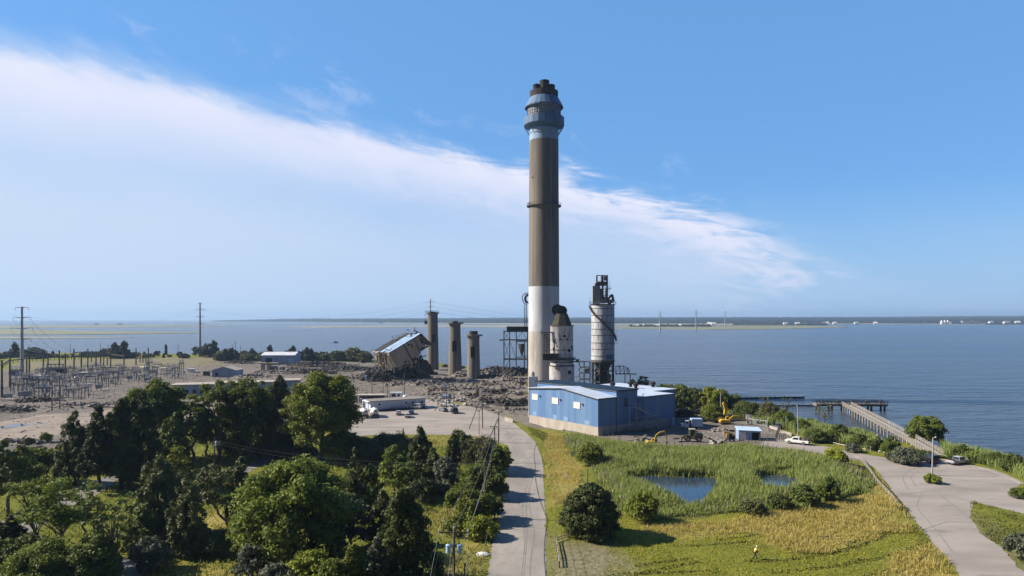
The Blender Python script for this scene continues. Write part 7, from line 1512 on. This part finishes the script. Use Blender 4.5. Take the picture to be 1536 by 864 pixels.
for k, (i, j, dz, lab) in enumerate([(0, 1, 2, 'gantry beam at the left edge, nearest the dirt'), (1, 3, 2.5, 'gantry beam just left of the steel pylon foot'), (2, 4, 1.5, 'gantry beam behind the steel pylon'), (3, 5, 2.5, 'gantry beam right of the steel pylon'), (5, 7, 2.0, 'gantry beam in the middle of the substation'), (7, 9, 2.0, 'gantry beam right of the middle one'), (6, 8, 3, 'higher gantry beam behind the middle one'), (8, 10, 2, 'gantry beam over the switch racks'), (9, 11, 2, 'gantry beam leading to the right end'), (11, 13, 2, 'front gantry beam near the right end'), (13, 14, 1.5, 'front gantry beam at the right end'), (10, 12, 2, 'rear gantry beam near the right end'), (12, 15, 4, 'rear gantry beam at the right end'), (15, 16, 4, 'last gantry beam by the sandy patch'), (17, 0, 2, 'gantry beam running out of view on the left')]):
    A, B = gp_[i], gp_[j]; ya, yb = YB(A[2]), YB(B[2]); a = Vector((XA(A[0], ya), ya, ZA(A[1], ya) - dz)); b = Vector((XA(B[0], yb), yb, ZA(B[1], yb) - dz)); mb = MB(); mb.beam(a, b, .3, .55)
    for f in np.linspace(.15, .85, 4): p = a.lerp(b, f); mb.tube(p, p - Vector((0, 0, 1.6)), .14, n=6)
    tag(mb.obj('gantry_beam', GANT), lab, 'beam')
for px, pt, pb in ((210, 532, 544), (214.5, 533, 544), (218.5, 532, 543), (155.5, 537, 548), (161, 537, 548), (137, 538, 543)):
    Y = YB(pb); mb = MB(); mb.tube((0, 0, -.3), (0, 0, ZA(pt, Y)), .4, .35, 7); mb.box((0, 0, ZA(pt, Y)), (.9, .6, .3)); o = mb.obj('stub_post', GANT); o.location = (XA(px, Y), Y, 0); tag(o, 'short thick dark post on the sandy patch behind the gantry', 'post', 'stub posts behind the gantry')
SWM = material('pale switchgear steel', (.26, .275, .30), (.19, .195, .21), .7, .6); SWD = material('dull switchgear steel', (.17, .17, .175), (.12, .115, .11), .7, .8)
random.seed(17)
def switch_rack():
    t = thing('switch_rack', 'pale switch rack with insulators standing in the substation', 'switch rack', (0, 0, 0), 0, 'switch racks of the substation'); w = 6.5
    for x in (-w / 2, 0, w / 2):
        mb = MB(); mb.beam((x, 0, -.2), (x, 0, 5.4), .24); mb.beam((x, 0, 3.2), (x * .6, 0, 5.2), .12); mb.obj('column', SWD, t)
    mb = MB(); mb.beam((-w / 2 - .6, 0, 5.4), (w / 2 + .6, 0, 5.4), .34, .4); mb.obj('beam', SWD, t)
    for x in (-2.4, 0, 2.4):
        mb = MB(); mb.lathe([(.14, 5.6), (.24, 5.8), (.14, 6.0), (.24, 6.2), (.14, 6.4), (.24, 6.6), (.1, 6.9)], 8, (x - .5, 0, 0)); mb.lathe([(.14, 5.6), (.24, 5.8), (.14, 6.0), (.24, 6.2), (.14, 6.4), (.24, 6.6), (.1, 6.9)], 8, (x + .5, 0, 0)); mb.tube((x - .8, 0, 6.95), (x + .8, 0, 7.0), .08, n=5); mb.obj('insulator', INS, t)
    mb = MB(); mb.box((w / 2, -.35, 1.6), (.7, .5, 1.2)); mb.obj('control_box', SWM, t)
    mb = MB(); mb.tube((-w / 2, 0, 3.4), (w / 2, 0, 3.4), .1, n=5); mb.obj('bus_bar', SWM, t); return t
def breaker():
    t = thing('circuit_breaker', 'pale circuit breaker with three bushings in the substation', 'breaker', (0, 0, 0), 0, 'circuit breakers of the substation')
    mb = MB(); mb.b2(-1.8, 1.8, -.9, .9, 1.2, 3.0); mb.obj('tank', SWM, t)
    for x in (-1.6, 1.6): mb = MB(); mb.beam((x, 0, -.2), (x, 0, 1.2), .3); mb.obj('leg', SWD, t)
    for x in (-1.2, 0, 1.2): mb = MB(); mb.lathe([(.28, 3.0), (.2, 3.3), (.28, 3.6), (.18, 3.9), (.24, 4.2), (.08, 4.8)], 8, (x, 0, 0)); mb.obj('bushing', INS, t)
    return t
sw = switch_rack(); br = breaker(); first = [True, True]
for py in (598, 592, 586.5, 581.5, 577, 572.5, 568.5, 565, 561.5, 558.5):
    Y = YB(py); step = 4.4 if py > 570 else 5.2
    x0, x1 = {598: (10, 128), 592: (6, 140), 586.5: (4, 150), 581.5: (14, 164), 577: (30, 178), 572.5: (44, 230), 568.5: (54, 262), 565: (62, 275), 561.5: (100, 270), 558.5: (120, 262)}[py]
    x = XA(x0, Y) + random.uniform(0, 4)
    while x < XA(x1, Y):
        if random.random() < .95:
            if random.random() < .76: o = sw if first[0] else copy_tree(sw); first[0] = False
            else: o = br if first[1] else copy_tree(br); first[1] = False
            o.location = (x, Y + random.uniform(-5, 5), 0); o.rotation_euler = (0, 0, random.choice((0, 0, .3, -.35, 1.57, 1.4, math.pi))); s = random.uniform(.55, 1.1); o.scale = (s * random.uniform(.6, 1.1), s, s * random.uniform(.6, 1.35))
        x += step * random.uniform(.75, 1.15)
Y = YB(560); t = thing('power_transformer', 'dark power transformer rack under the substation gantry', 'transformer', (XA(86, Y), Y, 0)); mb = MB(); mb.b2(-5, 5, -2, 2, 0, 3.6); mb.obj('tank', BLACKM, t)
for x in np.linspace(-5, 5, 5): mb = MB(); mb.beam((x, -2.2, 0), (x, -2.2, 5.8), .35); mb.obj('column', GANT, t)
mb = MB(); mb.beam((-5.4, -2.2, 5.8), (5.4, -2.2, 5.8), .5); mb.beam((-5.4, -2.2, 3.8), (5.4, -2.2, 3.8), .4); mb.obj('beam', GANT, t)
for px, py, w, lab in ((24, 563, 6, 'blue and white control cabin at the foot of the steel pylon'), (60, 571, 9, 'pale low control house in the substation'), (128, 566, 5, 'pale control kiosk among the switch racks')):
    Y = YB(py); t = thing('control_house', lab, 'building', (XA(px, Y), Y, 0)); mb = MB(); mb.b2(-w / 2, w / 2, -2, 2, -.2, 2.7); mb.obj('wall', SWM if px != 24 else BLUEP, t); mb = MB(); mb.b2(-w / 2 - .3, w / 2 + .3, -2.3, 2.3, 2.7, 3.0); mb.obj('roof', material('pale cabin roof', (.62, .62, .62), rough=.7) if px != 24 else WHITE, t); mb = MB(); mb.b2(-.5, .5, -2.1, -1.9, 0, 2.1); mb.obj('door', DARK, t)
wire('bus_wire', 'thin bus wire strung between the substation gantries', [((XA(a, YB(b)), YB(b), z), (XA(c, YB(d_)), YB(d_), z), .8) for a, b, c, d_, z in ((2.8, 596, 40, 565, 14), (44, 567, 98, 563, 10), (98, 563, 166, 553.5, 11), (72, 563, 144, 555, 12), (166, 553.5, 222, 549, 11), (0, 590, 90, 570, 8), (40, 580, 150, 566, 8), (60, 585, 180, 570, 7))], .07, group='substation wires')
posts_fence('substation_fence', 'grey wire fence along the front of the substation', [(-20, 603), (60, 600), (140, 596), (200, 588), (262, 573), (300, 563)], 2.4, 6.0, SWD, (1.2, 2.4), .07)
mb = MB(); q = G(12.5, 600.5); mb.b2(-3, 3, -.8, .8, .35, .6)
for x in (-2.6, 0, 2.6): mb.beam((x, -.6, .18), (x, .6, .18), .3, .35)
o = mb.obj('timber_pallet', material('pale pallet', (.45, .42, .38), rough=.9)); o.location = q; tag(o, 'long pale pallet lying before the substation at the left', 'pallet')
# puddle on the dirt
mb = MB(); pp = densify(gp([(2, 640), (18, 636.5), (36, 637), (48, 635.5), (70, 636), (62, 638.5), (40, 640), (24, 642), (6, 643)]), 1.5, .5); mb.add([(x, y, .10) for x, y in pp], [tuple(range(len(pp)))])
tag(mb.obj('puddle', water_material('puddle water', (.05, .05, .05), (.07, .07, .07), strength=.01, rough=.05)), 'shallow puddle shining on the dirt yard', 'puddle', kind='structure')

# ------------------------------------------------------------------ pier, breakwaters, boats
PIERW = material('silvery pier timber', (.40, .36, .31), (.29, .26, .225), 1.2, .9, stretch=(1, 1, .5)); PIERD = material('dark wet timber', (.055, .05, .046), (.09, .08, .07), 1, .9)
DK = 1.35
A = Vector((XA(1405, 166), 166, .9)); B = Vector((XA(1270, 259), 259, DK)); t = thing('pier', 'long grey wooden pier with a dark cross platform at its end', 'pier', A, math.atan2(B.y - A.y, B.x - A.x)); l = math.hypot(B.x - A.x, B.y - A.y); W2 = 1.55
def pz(x): return min(DK, .9 + (DK - .9) * x / 24) - .9
mb = MB(); n = int(l / .45)
for i in range(n): x = (i + .5) * l / n; mb.box((x, 0, pz(x) - .05), (l / n * .92, 2 * W2, .09))
for s in (-1, 1):
    for i in range(12): mb.beam((l * i / 12, s * 1.2, pz(l * i / 12) - .24), (l * (i + 1) / 12, s * 1.2, pz(l * (i + 1) / 12) - .24), .2, .28)
mb.obj('deck', PIERW, t)
mb = MB()
for s in (-1, 1):
    for i in range(52):
        x = l * i / 51; mb.beam((x, s * (W2 + .04), pz(x) - .3), (x, s * (W2 + .04), pz(x) + 1.12), .12)
        if i < 51:
            x2 = l * (i + 1) / 51
            for z in (.42, .76): mb.beam((x, s * W2, pz(x) + z), (x2, s * W2, pz(x2) + z), .06, .13)
            mb.beam((x, s * (W2 + .02), pz(x) + 1.14), (x2, s * (W2 + .02), pz(x2) + 1.14), .2, .07)
mb.obj('railing', PIERW, t)
for i in range(3, 27):
    x = l * i / 26
    for s in (-1, 1): mb = MB(); mb.tube((x, s * 1.25, -4), (x, s * 1.25, pz(x) - .1), .2, .18, 8); mb.obj('pile', PIERW if s > 0 else material('pier pile', (.30, .27, .235), (.15, .135, .12), .8, .9) if i == 3 else bpy.data.materials['pier pile'], t)
mb = MB(); c = Matrix.Rotation(-t.rotation_euler.z, 3, 'Z')
def pw(px, y, z): v = c @ Vector((XA(px, y) - A.x, y - A.y, 0)); return Vector((v.x, v.y, z - .9))
p0, p1 = pw(1222, 263, DK), pw(1328, 262, DK)
mb.beam(p0 - Vector((0, 0, .1)), p1 - Vector((0, 0, .1)), 4.2, .35); mb.beam(p0 - Vector((0, 0, .6)), p1 - Vector((0, 0, .6)), 3.6, .5); mb.obj('platform_deck', material('dark pier deck', (.16, .145, .13), (.22, .2, .175), 1.2, .9), t)
d_ = (p1 - p0).normalized(); nn = Vector((-d_.y, d_.x, 0)); L2 = (p1 - p0).length
mb = MB()
for s in (-2.0, 2.0):
    for i in range(20):
        p = p0 + d_ * (L2 * i / 19) + nn * s; mb.beam(p, p + Vector((0, 0, 1.15)), .14)
        if i < 19:
            q = p0 + d_ * (L2 * (i + 1) / 19) + nn * s
            for z in (.4, .8, 1.15): mb.beam(p + Vector((0, 0, z)), q + Vector((0, 0, z)), .08, .14)
for i in range(5): p = p0 + d_ * (3 + i * 5.5) + nn * .3; mb.box(p + Vector((0, 0, .45)), (2.2, .6, .12)); mb.box(p + Vector((0, .2, .85)), (2.2, .1, .5)); mb.box(p + Vector((0, 0, .2)), (1.6, .3, .4))
mb.obj('platform_railing', PIERD, t)
for i in range(6):
    for s in (-1.4, 1.4): p = p0 + d_ * (1 + (L2 - 2) * i / 5) + nn * s; mb = MB(); mb.tube(p - Vector((0, 0, 7)), p - Vector((0, 0, .3)), .42, .4, 8); mb.obj('platform_pile', PIERD, t)
def bulk(a, b, label, h=.7):
    A_, B_ = G(*a, WZ), G(*b, WZ); mb = MB(); mb.beam((A_.x, A_.y, WZ + h * .4), (B_.x, B_.y, WZ + h * .4), .5, h)
    l = (B_ - A_).length; n = int(l / 2.2)
    for i in range(n + 1): p = A_.lerp(B_, i / n); mb.tube((p.x, p.y, WZ - 1), (p.x, p.y, WZ + h + random.uniform(0, .25)), .22, n=6)
    tag(mb.obj('breakwater', PIERD), label, 'breakwater', 'timber breakwaters')
bulk((1098, 598.5), (1206, 597), 'long dark timber breakwater lying in the bay, the farther one'); bulk((1130, 609.5), (1223, 609), 'timber breakwater running from the bank to the pier platform', .5)
for px, py, s, lab in ((503.5, 514, 1.0, 'small dark motor boat out on the bay left of the stumps'),):
    q = G(px, py, WZ); t = thing('motor_boat', lab, 'boat', q, R(5)); mb = MB(); mb.add([(-3.5, -1.2, .1), (2, -1.2, .1), (4.2, 0, .4), (2, 1.2, .1), (-3.5, 1.2, .1), (-3.6, -1.4, 1.0), (2.2, -1.4, 1.1), (5, 0, 1.5), (2.2, 1.4, 1.1), (-3.6, 1.4, 1.0)], [(4, 3, 2, 1, 0), (5, 6, 7, 8, 9), (0, 1, 6, 5), (1, 2, 7, 6), (2, 3, 8, 7), (3, 4, 9, 8), (4, 0, 5, 9)]); mb.obj('hull', material('grey boat hull', (.12, .13, .15), rough=.5), t)
    mb = MB(); mb.xprism([(-1, 1.0), (-.8, 2.3), (1, 2.3), (1.6, 1.0)], -.9, .9); mb.obj('cabin', SWD, t)
    mb = MB(); mb.tube((0, 0, 2.3), (-.3, 0, 3.4), .06, n=5); mb.obj('mast', SWD, t)

# ------------------------------------------------------------------ the person walking over the lawn
q = G(1132.5, 840); pr = thing('person', 'person in yellow shirt and pale cap walking across the lawn with a dark tool', 'person', (q.x, q.y, ground_z(q.x, q.y) + .02), R(6))
def skin(name, joints, edges, mat, parent, lv=2):
    me = bpy.data.meshes.new(name); bm = bmesh.new(); sl_ = bm.verts.layers.skin.verify(); vs = []
    for i, (co, r) in enumerate(joints):
        v = bm.verts.new(co); v[sl_].radius = (r, r) if not isinstance(r, tuple) else r; v[sl_].use_root = i == 0; vs.append(v)
    for a, b in edges: bm.edges.new((vs[a], vs[b]))
    bm.to_mesh(me); bm.free(); o = put(name, me, mat, parent); s = o.modifiers.new('skin', 'SKIN'); s.use_smooth_shade = True; d = o.modifiers.new('subdiv', 'SUBSURF'); d.levels = d.render_levels = lv; return o
SKINM = material('skin tone', (.30, .18, .12), (.26, .15, .10), 3, .6)
J = [((0, 0, .95), (.15, .11)), ((.05, 0, 1.15), (.14, .11)), ((.14, 0, 1.36), (.17, .11)), ((.21, 0, 1.50), .065), ((.27, 0, 1.60), (.085, .095)), ((.29, 0, 1.71), (.085, .10)),
     ((.15, .19, 1.40), .065), ((.16, .25, 1.16), .048), ((.34, .16, .98), .038), ((.42, .12, .95), .032),
     ((.15, -.19, 1.40), .065), ((.10, -.25, 1.15), .048), ((.30, -.20, 1.0), .038), ((.38, -.16, .98), .032),
     ((.02, .10, .88), .095), ((.20, .11, .52), .068), ((.26, .11, .10), .048), ((.42, .11, .05), .04),
     ((-.02, -.10, .88), .095), ((-.12, -.11, .50), .068), ((-.34, -.11, .14), .048), ((-.22, -.11, .05), .04)]
E = [(0, 1), (1, 2), (2, 3), (3, 4), (4, 5), (2, 6), (6, 7), (7, 8), (8, 9), (2, 10), (10, 11), (11, 12), (12, 13), (0, 14), (14, 15), (15, 16), (16, 17), (0, 18), (18, 19), (19, 20), (20, 21)]
for hx, hy, hz_ in ((.42, .12, .95), (.38, -.16, .98)):
    for k in range(4): J += [((hx + .05, hy + (k - 1.5) * .02, hz_ - .01), .012), ((hx + .09 - .004 * abs(k - 1.5), hy + (k - 1.5) * .022, hz_ - .04), .010)]; E += [(9 if hy > 0 else 13, len(J) - 2), (len(J) - 2, len(J) - 1)]
    J.append(((hx + .03, hy * .7, hz_ + .04), .012)); E.append((9 if hy > 0 else 13, len(J) - 1))
skin('body', J, E, SKINM, pr)
mb = MB(); mb.tube((.365, 0, 1.665), (.395, 0, 1.65), .018, .012, 6); mb.obj('nose', SKINM, pr)
for y in (-.035, .035): mb = MB(); mb.lathe([(.012, -.01), (.014, 0), (.012, .01)], 8, (.355, y, 1.695), (True, True)); mb.obj('eye', DARK, pr)
for y in (-.1, .1): mb = MB(); mb.box((.285, y, 1.67), (.05, .02, .07)); mb.obj('ear', SKINM, pr)
skin('shirt', [((.0, 0, .90), (.18, .145)), ((.05, 0, 1.15), (.165, .13)), ((.13, 0, 1.36), (.195, .135)), ((.19, 0, 1.455), .09), ((.15, .20, 1.40), .085), ((.16, .245, 1.24), .07), ((.15, -.20, 1.40), .085), ((.12, -.245, 1.24), .07)], [(0, 1), (1, 2), (2, 3), (2, 4), (4, 5), (2, 6), (6, 7)], material('yellow work shirt', (.70, .52, .10), (.62, .45, .08), 3, .8), pr)
mb = MB(); mb.box((.02, 0, 1.36), (.035, .22, .24), Matrix.Rotation(R(22), 3, 'Y')); mb.obj('white_back_panel', WHITE, pr)
skin('trousers', [((0, 0, .97), (.165, .125)), ((.02, .10, .87), .11), ((.20, .11, .52), .085), ((.255, .11, .14), .068), ((-.02, -.10, .87), .11), ((-.12, -.11, .50), .085), ((-.325, -.11, .19), .068)], [(0, 1), (1, 2), (2, 3), (0, 4), (4, 5), (5, 6)], material('dark work trousers', (.035, .038, .05), (.05, .05, .055), 3, .9), pr)
for x, y, z in ((.35, .11, .055), (-.27, -.11, .075)): mb = MB(); mb.xprism([(x - .14, z - .06), (x + .15, z - .06), (x + .15, z), (x + .02, z + .07), (x - .13, z + .07)], y - .05, y + .05); bevel(mb.obj('shoe', BLACKM, pr), .02)
mb = MB(); mb.lathe([(.125, 1.70), (.12, 1.76), (.08, 1.815), (.01, 1.83)], 14, (.28, 0, 0)); mb.box((.40, 0, 1.72), (.14, .16, .02)); mb.obj('cap', WHITE, pr, True)
mb = MB(); v0 = Vector((.22, -.05, .98)); mb.tube((.30, 0, .98), (.95, .05, .22), .018, n=6); mb.box((.28, 0, .98), (.26, .2, .2)); mb.lathe([(.09, 0), (.1, .05), (.03, .1)], 10, (.95, .05, .16)); mb.tube((.40, -.2, .93), (.44, .18, .9), .015, n=5)
o = mb.obj('hand_tool', BLACKM); o.matrix_world = Matrix.Translation(pr.location) @ Matrix.Rotation(R(6), 4, 'Z'); tag(o, 'dark long hand tool held in front of the walking person', 'tool')

# ------------------------------------------------------------------ marsh islands and the far shore
ISL = material('salt marsh', (.17, .18, .085), (.22, .205, .12), .012, .95, world=True, col3=(.17, .18, .06), scale3=.03, stretch=(.4, 1.6, 1), stretch3=(.5, 1.5, 1)); ISLT = material('tan marsh', (.30, .26, .18), (.25, .225, .15), .01, .95, world=True, col3=(.20, .20, .09), scale3=.02, stretch=(.4, 1.6, 1))
def island(name, px_poly, mat, label, h=.6, amp=9):
    mb = MB(); P_ = densify([tuple(G(x, y, WZ)[:2]) for x, y in px_poly], 45, amp); mb.add([(x, y, WZ + h * .5) for x, y in P_], [tuple(range(len(P_)))])
    mb2 = MB(); n = len(P_); mb2.add([(x, y, WZ - .5) for x, y in P_] + [(x, y, WZ + h) for x, y in P_], [(i, (i + 1) % n, n + (i + 1) % n, n + i) for i in range(n)] + [tuple(range(n, 2 * n))]); return tag(mb2.obj(name, mat), label, 'marsh', kind='structure')
random.seed(3)
island('marsh', [(-260, 502.2), (-260, 489.6), (0, 488.6), (120, 487.9), (260, 488.2), (372, 488.9), (300, 490.2), (180, 491), (60, 492), (-40, 493.4), (60, 494.6), (150, 497.2), (298, 498.6), (300, 499.6), (190, 501.3), (90, 502.2)], ISL, 'wide green tan salt marsh island at the left')
island('marsh', [(-200, 508.2), (-200, 505.6), (40, 505.6), (200, 506.0), (190, 506.8), (80, 508.0)], ISLT, 'thin tan marsh bar in front of the wide island', .5, 4)
island('marsh', [(430, 490.3), (470, 489.4), (560, 488.6), (640, 488.2), (760, 488.2), (830, 488.4), (830, 490.6), (760, 491.0), (640, 490.4), (560, 491.0), (480, 491.6)], ISLT, 'tan marsh strip behind the stumps', .5, 14)
island('marsh', [(880, 492), (920, 489.5), (1000, 488.4), (1090, 489.0), (1200, 488.5), (1270, 489.6), (1262, 491.2), (1150, 494.2), (1066, 494.6), (1000, 493.6), (930, 493.4)], ISL, 'green tan marsh point with the far pylons', .7, 12)
FAR = material('far meadow', (.27, .24, .165), (.21, .20, .12), .004, .95, world=True, stretch=(.4, 1.5, 1), col3=(.42, .37, .27), scale3=.01)
mb = MB(); P_ = densify([(XA(300, 11000), 11000), (XA(322, 8200), 8200), (XA(520, 6000), 6000), (XA(640, 4700), 4700), (XA(840, 3900), 3900), (XA(1000, 3500), 3500), (XA(1180, 3500), 3500), (XA(1300, 4400), 4400), (XA(1400, 4200), 4200), (XA(1536, 4000), 4000), (XA(1900, 3900), 3900), (XA(1900, 11000), 11000)], 160, 30)
n = len(P_); mb.add([(x, y, -3) for x, y in P_] + [(x, y, .4) for x, y in P_], [(i, (i + 1) % n, n + (i + 1) % n, n + i) for i in range(n)] + [tuple(range(n, 2 * n))]); tag(mb.obj('far_shore', FAR), 'low tan far shore across the bay', 'shore', kind='structure')
# the wooded far shore: one rough canopy of many small crowns
FWOOD = leaf('far woods', (.035, .048, .022), (.05, .062, .026), (.065, .07, .032), .05)
r_ = np.random.default_rng(8); V = []; n = 15000
px = np.concatenate([r_.uniform(320, 1640, n)]); f = r_.random(n) ** 1.3
y0 = np.interp(px, [320, 520, 640, 840, 1000, 1180, 1300, 1400, 1640], [8400, 6500, 5500, 5000, 4700, 4600, 5000, 4700, 4500]); Yv = y0 + f * (10500 - y0) * .8
top = np.interp(px, [320, 420, 640, 800, 1000, 1300, 1480, 1640], [14, 34, 42, 50, 55, 60, 72, 76]); zc = 2 + (top - 15).clip(0) * f ** .8
X = (px - 768) / 1024 * Yv; hh = r_.uniform(9, 17, n) * np.interp(px, [320, 460], [.5, 1]); w = r_.uniform(14, 34, n)
for a in range(3):
    th = a * math.pi / 3 + r_.uniform(0, .5, n); dx, dy = np.cos(th) * w, np.sin(th) * w * .6
    V.append(np.stack([np.stack([X - dx, Yv - dy, zc - 8], 1), np.stack([X + dx, Yv + dy, zc - 8], 1), np.stack([X + dx * .75, Yv + dy * .75, zc + hh * .75], 1), np.stack([X + dx * .1, Yv + dy * .1, zc + hh], 1), np.stack([X - dx * .75, Yv - dy * .75, zc + hh * .7], 1)], 1))
tag(put('far_woods', mesh_np('far_woods', np.concatenate(V), 5), FWOOD), 'continuous dark woods on the far shore of the bay', 'woods', kind='stuff')
n = 1500; px = np.concatenate([r_.uniform(945, 1066, n // 3), r_.uniform(1100, 1240, n // 3), r_.uniform(1480, 1560, n // 3)]); Yv = np.where(px < 1067, r_.uniform(2900, 3300, n), np.where(px < 1250, r_.uniform(3600, 3900, n), r_.uniform(4050, 4300, n)))
X = (px - 768) / 1024 * Yv; hh = r_.uniform(3, 9, n); w = r_.uniform(3, 9, n); V = []
for a in range(3):
    th = a * math.pi / 3; dx, dy = math.cos(th) * w, math.sin(th) * w
    V.append(np.stack([np.stack([X - dx, Yv - dy, 0 * X], 1), np.stack([X + dx, Yv + dy, 0 * X], 1), np.stack([X + dx * .6, Yv + dy * .6, hh * .8], 1), np.stack([X, Yv, hh], 1), np.stack([X - dx * .7, Yv - dy * .7, hh * .7], 1)], 1))
tag(put('far_scrub', mesh_np('far_scrub', np.concatenate(V), 5), FWOOD), 'dark scrub belts in front of the far woods', 'scrub', kind='stuff')
def far_house(px, Y, w, h, wall, label, rise=.35, grp='white houses on the far shore', nm='house', cat='house'):
    t = thing(nm, label, cat, (XA(px, Y), Y, 0), random.uniform(-.4, .4), grp); mb = MB(); d = w * .6; mb.add([(x, y, z) for x in (-w / 2, w / 2) for y, z in ((-d / 2, 0), (d / 2, 0), (d / 2, h), (0, h + w * rise), (-d / 2, h))], [(0, 1, 2, 3, 4), (9, 8, 7, 6, 5), (0, 4, 9, 5), (1, 6, 7, 2)]); mb.obj('wall', wall, t)
    mb = MB(); mb.add([(x, y, z) for x in (-w * .54, w * .54) for y, z in ((-d * .55, h - .1), (0, h + w * rise + .3), (d * .55, h - .1), (0, h + w * rise - .3))], [(0, 1, 5, 4), (1, 2, 6, 5), (2, 3, 7, 6), (3, 0, 4, 7)]); mb.obj('roof', WHITE if random.random() < .5 else SWD, t)
for i, (px, Y) in enumerate([(952, 3000), (956, 2960), (964, 3040), (983, 2980), (987, 3000), (1020, 3050)]): far_house(px, Y, 14, 5, WHITE, 'small white house on the wooded marsh point beside the leftmost far pylon')
for i, (px, Y) in enumerate([(1064, 3700), (1070, 3650), (1178, 3700), (1196, 3700), (1236, 4100), (1240, 4200), (1252, 4200), (1284, 4300), (1313, 4200)]): far_house(px, Y, 22, 7, WHITE, 'pale house among the scrub of the far shore', grp='houses in the far scrub')
for i, (px, Y) in enumerate([(1486, 4150), (1508, 4100), (1512, 4150), (1526, 4150), (1548, 4100)]): far_house(px, Y, 26, 11, WHITE, 'pale house at the right end of the far shore', grp='houses right on the far shore')
for k, px in enumerate((1412.5, 1417, 1421.5)):
    t = thing('storage_tent', 'white peaked storage tent on the far shore, one of three side by side', 'tent', (XA(px, 4250), 4250, 0), 0, 'white tents on the far shore'); mb = MB(); mb.lathe([(8.2, 0), (8.2, 14), (4, 21), (.6, 27)], 12); mb.obj('canvas', WHITE, t)
for px, w in ((1432, 60), (1448, 50), (1462, 55)):
    t = thing('warehouse', 'grey long warehouse right of the white tents on the far shore', 'warehouse', (XA(px, 4400), 4400, 0), 0, 'warehouses on the far shore'); mb = MB(); mb.b2(-w / 2, w / 2, -15, 15, 0, 20 if px > 1440 else 14); mb.obj('wall', SWM if px > 1440 else SWD, t); mb = MB(); mb.b2(-w / 2 - 1, w / 2 + 1, -16, 16, 20 if px > 1440 else 14, 21.5 if px > 1440 else 15.5); mb.obj('roof', SWD, t)
    if px > 1440:
        for k in range(4): mb = MB(); x = -w / 2 + 6 + k * (w - 12) / 3; mb.b2(x - 3, x + 3, -15.4, -14.9, 2, 17); mb.obj('bay_door', WHITE, t)
for px, Y, w in ((144.5, 4100, 26), (180, 4000, 30), (571, 5000, 32)):   # tree islets far out
    t = thing('tree_islet', {144.5: 'small dark tree islet far out at the left', 180: 'larger dark tree islet right of the small one', 571: 'dark tree islet far out before the woods'}[px], 'islet', (XA(px, Y), Y, WZ)); cm, tm, H = protos[1]
    for k in range(5): o = bpy.data.objects.new('crown', cm); COL.objects.link(o); o.parent = t; s = 1.5 if k == 2 else 1.1; o.location = ((k - 2) * w / 5, 0, 0); o.scale = (s, s, s); o.rotation_euler = (0, 0, k * 1.3)

# ------------------------------------------------------------------ the air: pale haze that fades the far shore
hm = bpy.data.materials.new('haze'); hm.use_nodes = True; t = hm.node_tree; t.nodes.remove(t.nodes['Principled BSDF']); pv = t.nodes.new('ShaderNodeVolumePrincipled')
pv.inputs['Color'].default_value = (.48, .70, .98, 1); pv.inputs['Density'].default_value = 0.00009; pv.inputs['Anisotropy'].default_value = 0.2; t.links.new(pv.outputs[0], t.nodes['Material Output'].inputs['Volume'])
mb = MB(); mb.b2(-16000, 16000, -500, 15000, -9, 150); tag(mb.obj('haze', hm), 'pale air over the bay', 'haze', kind='stuff')
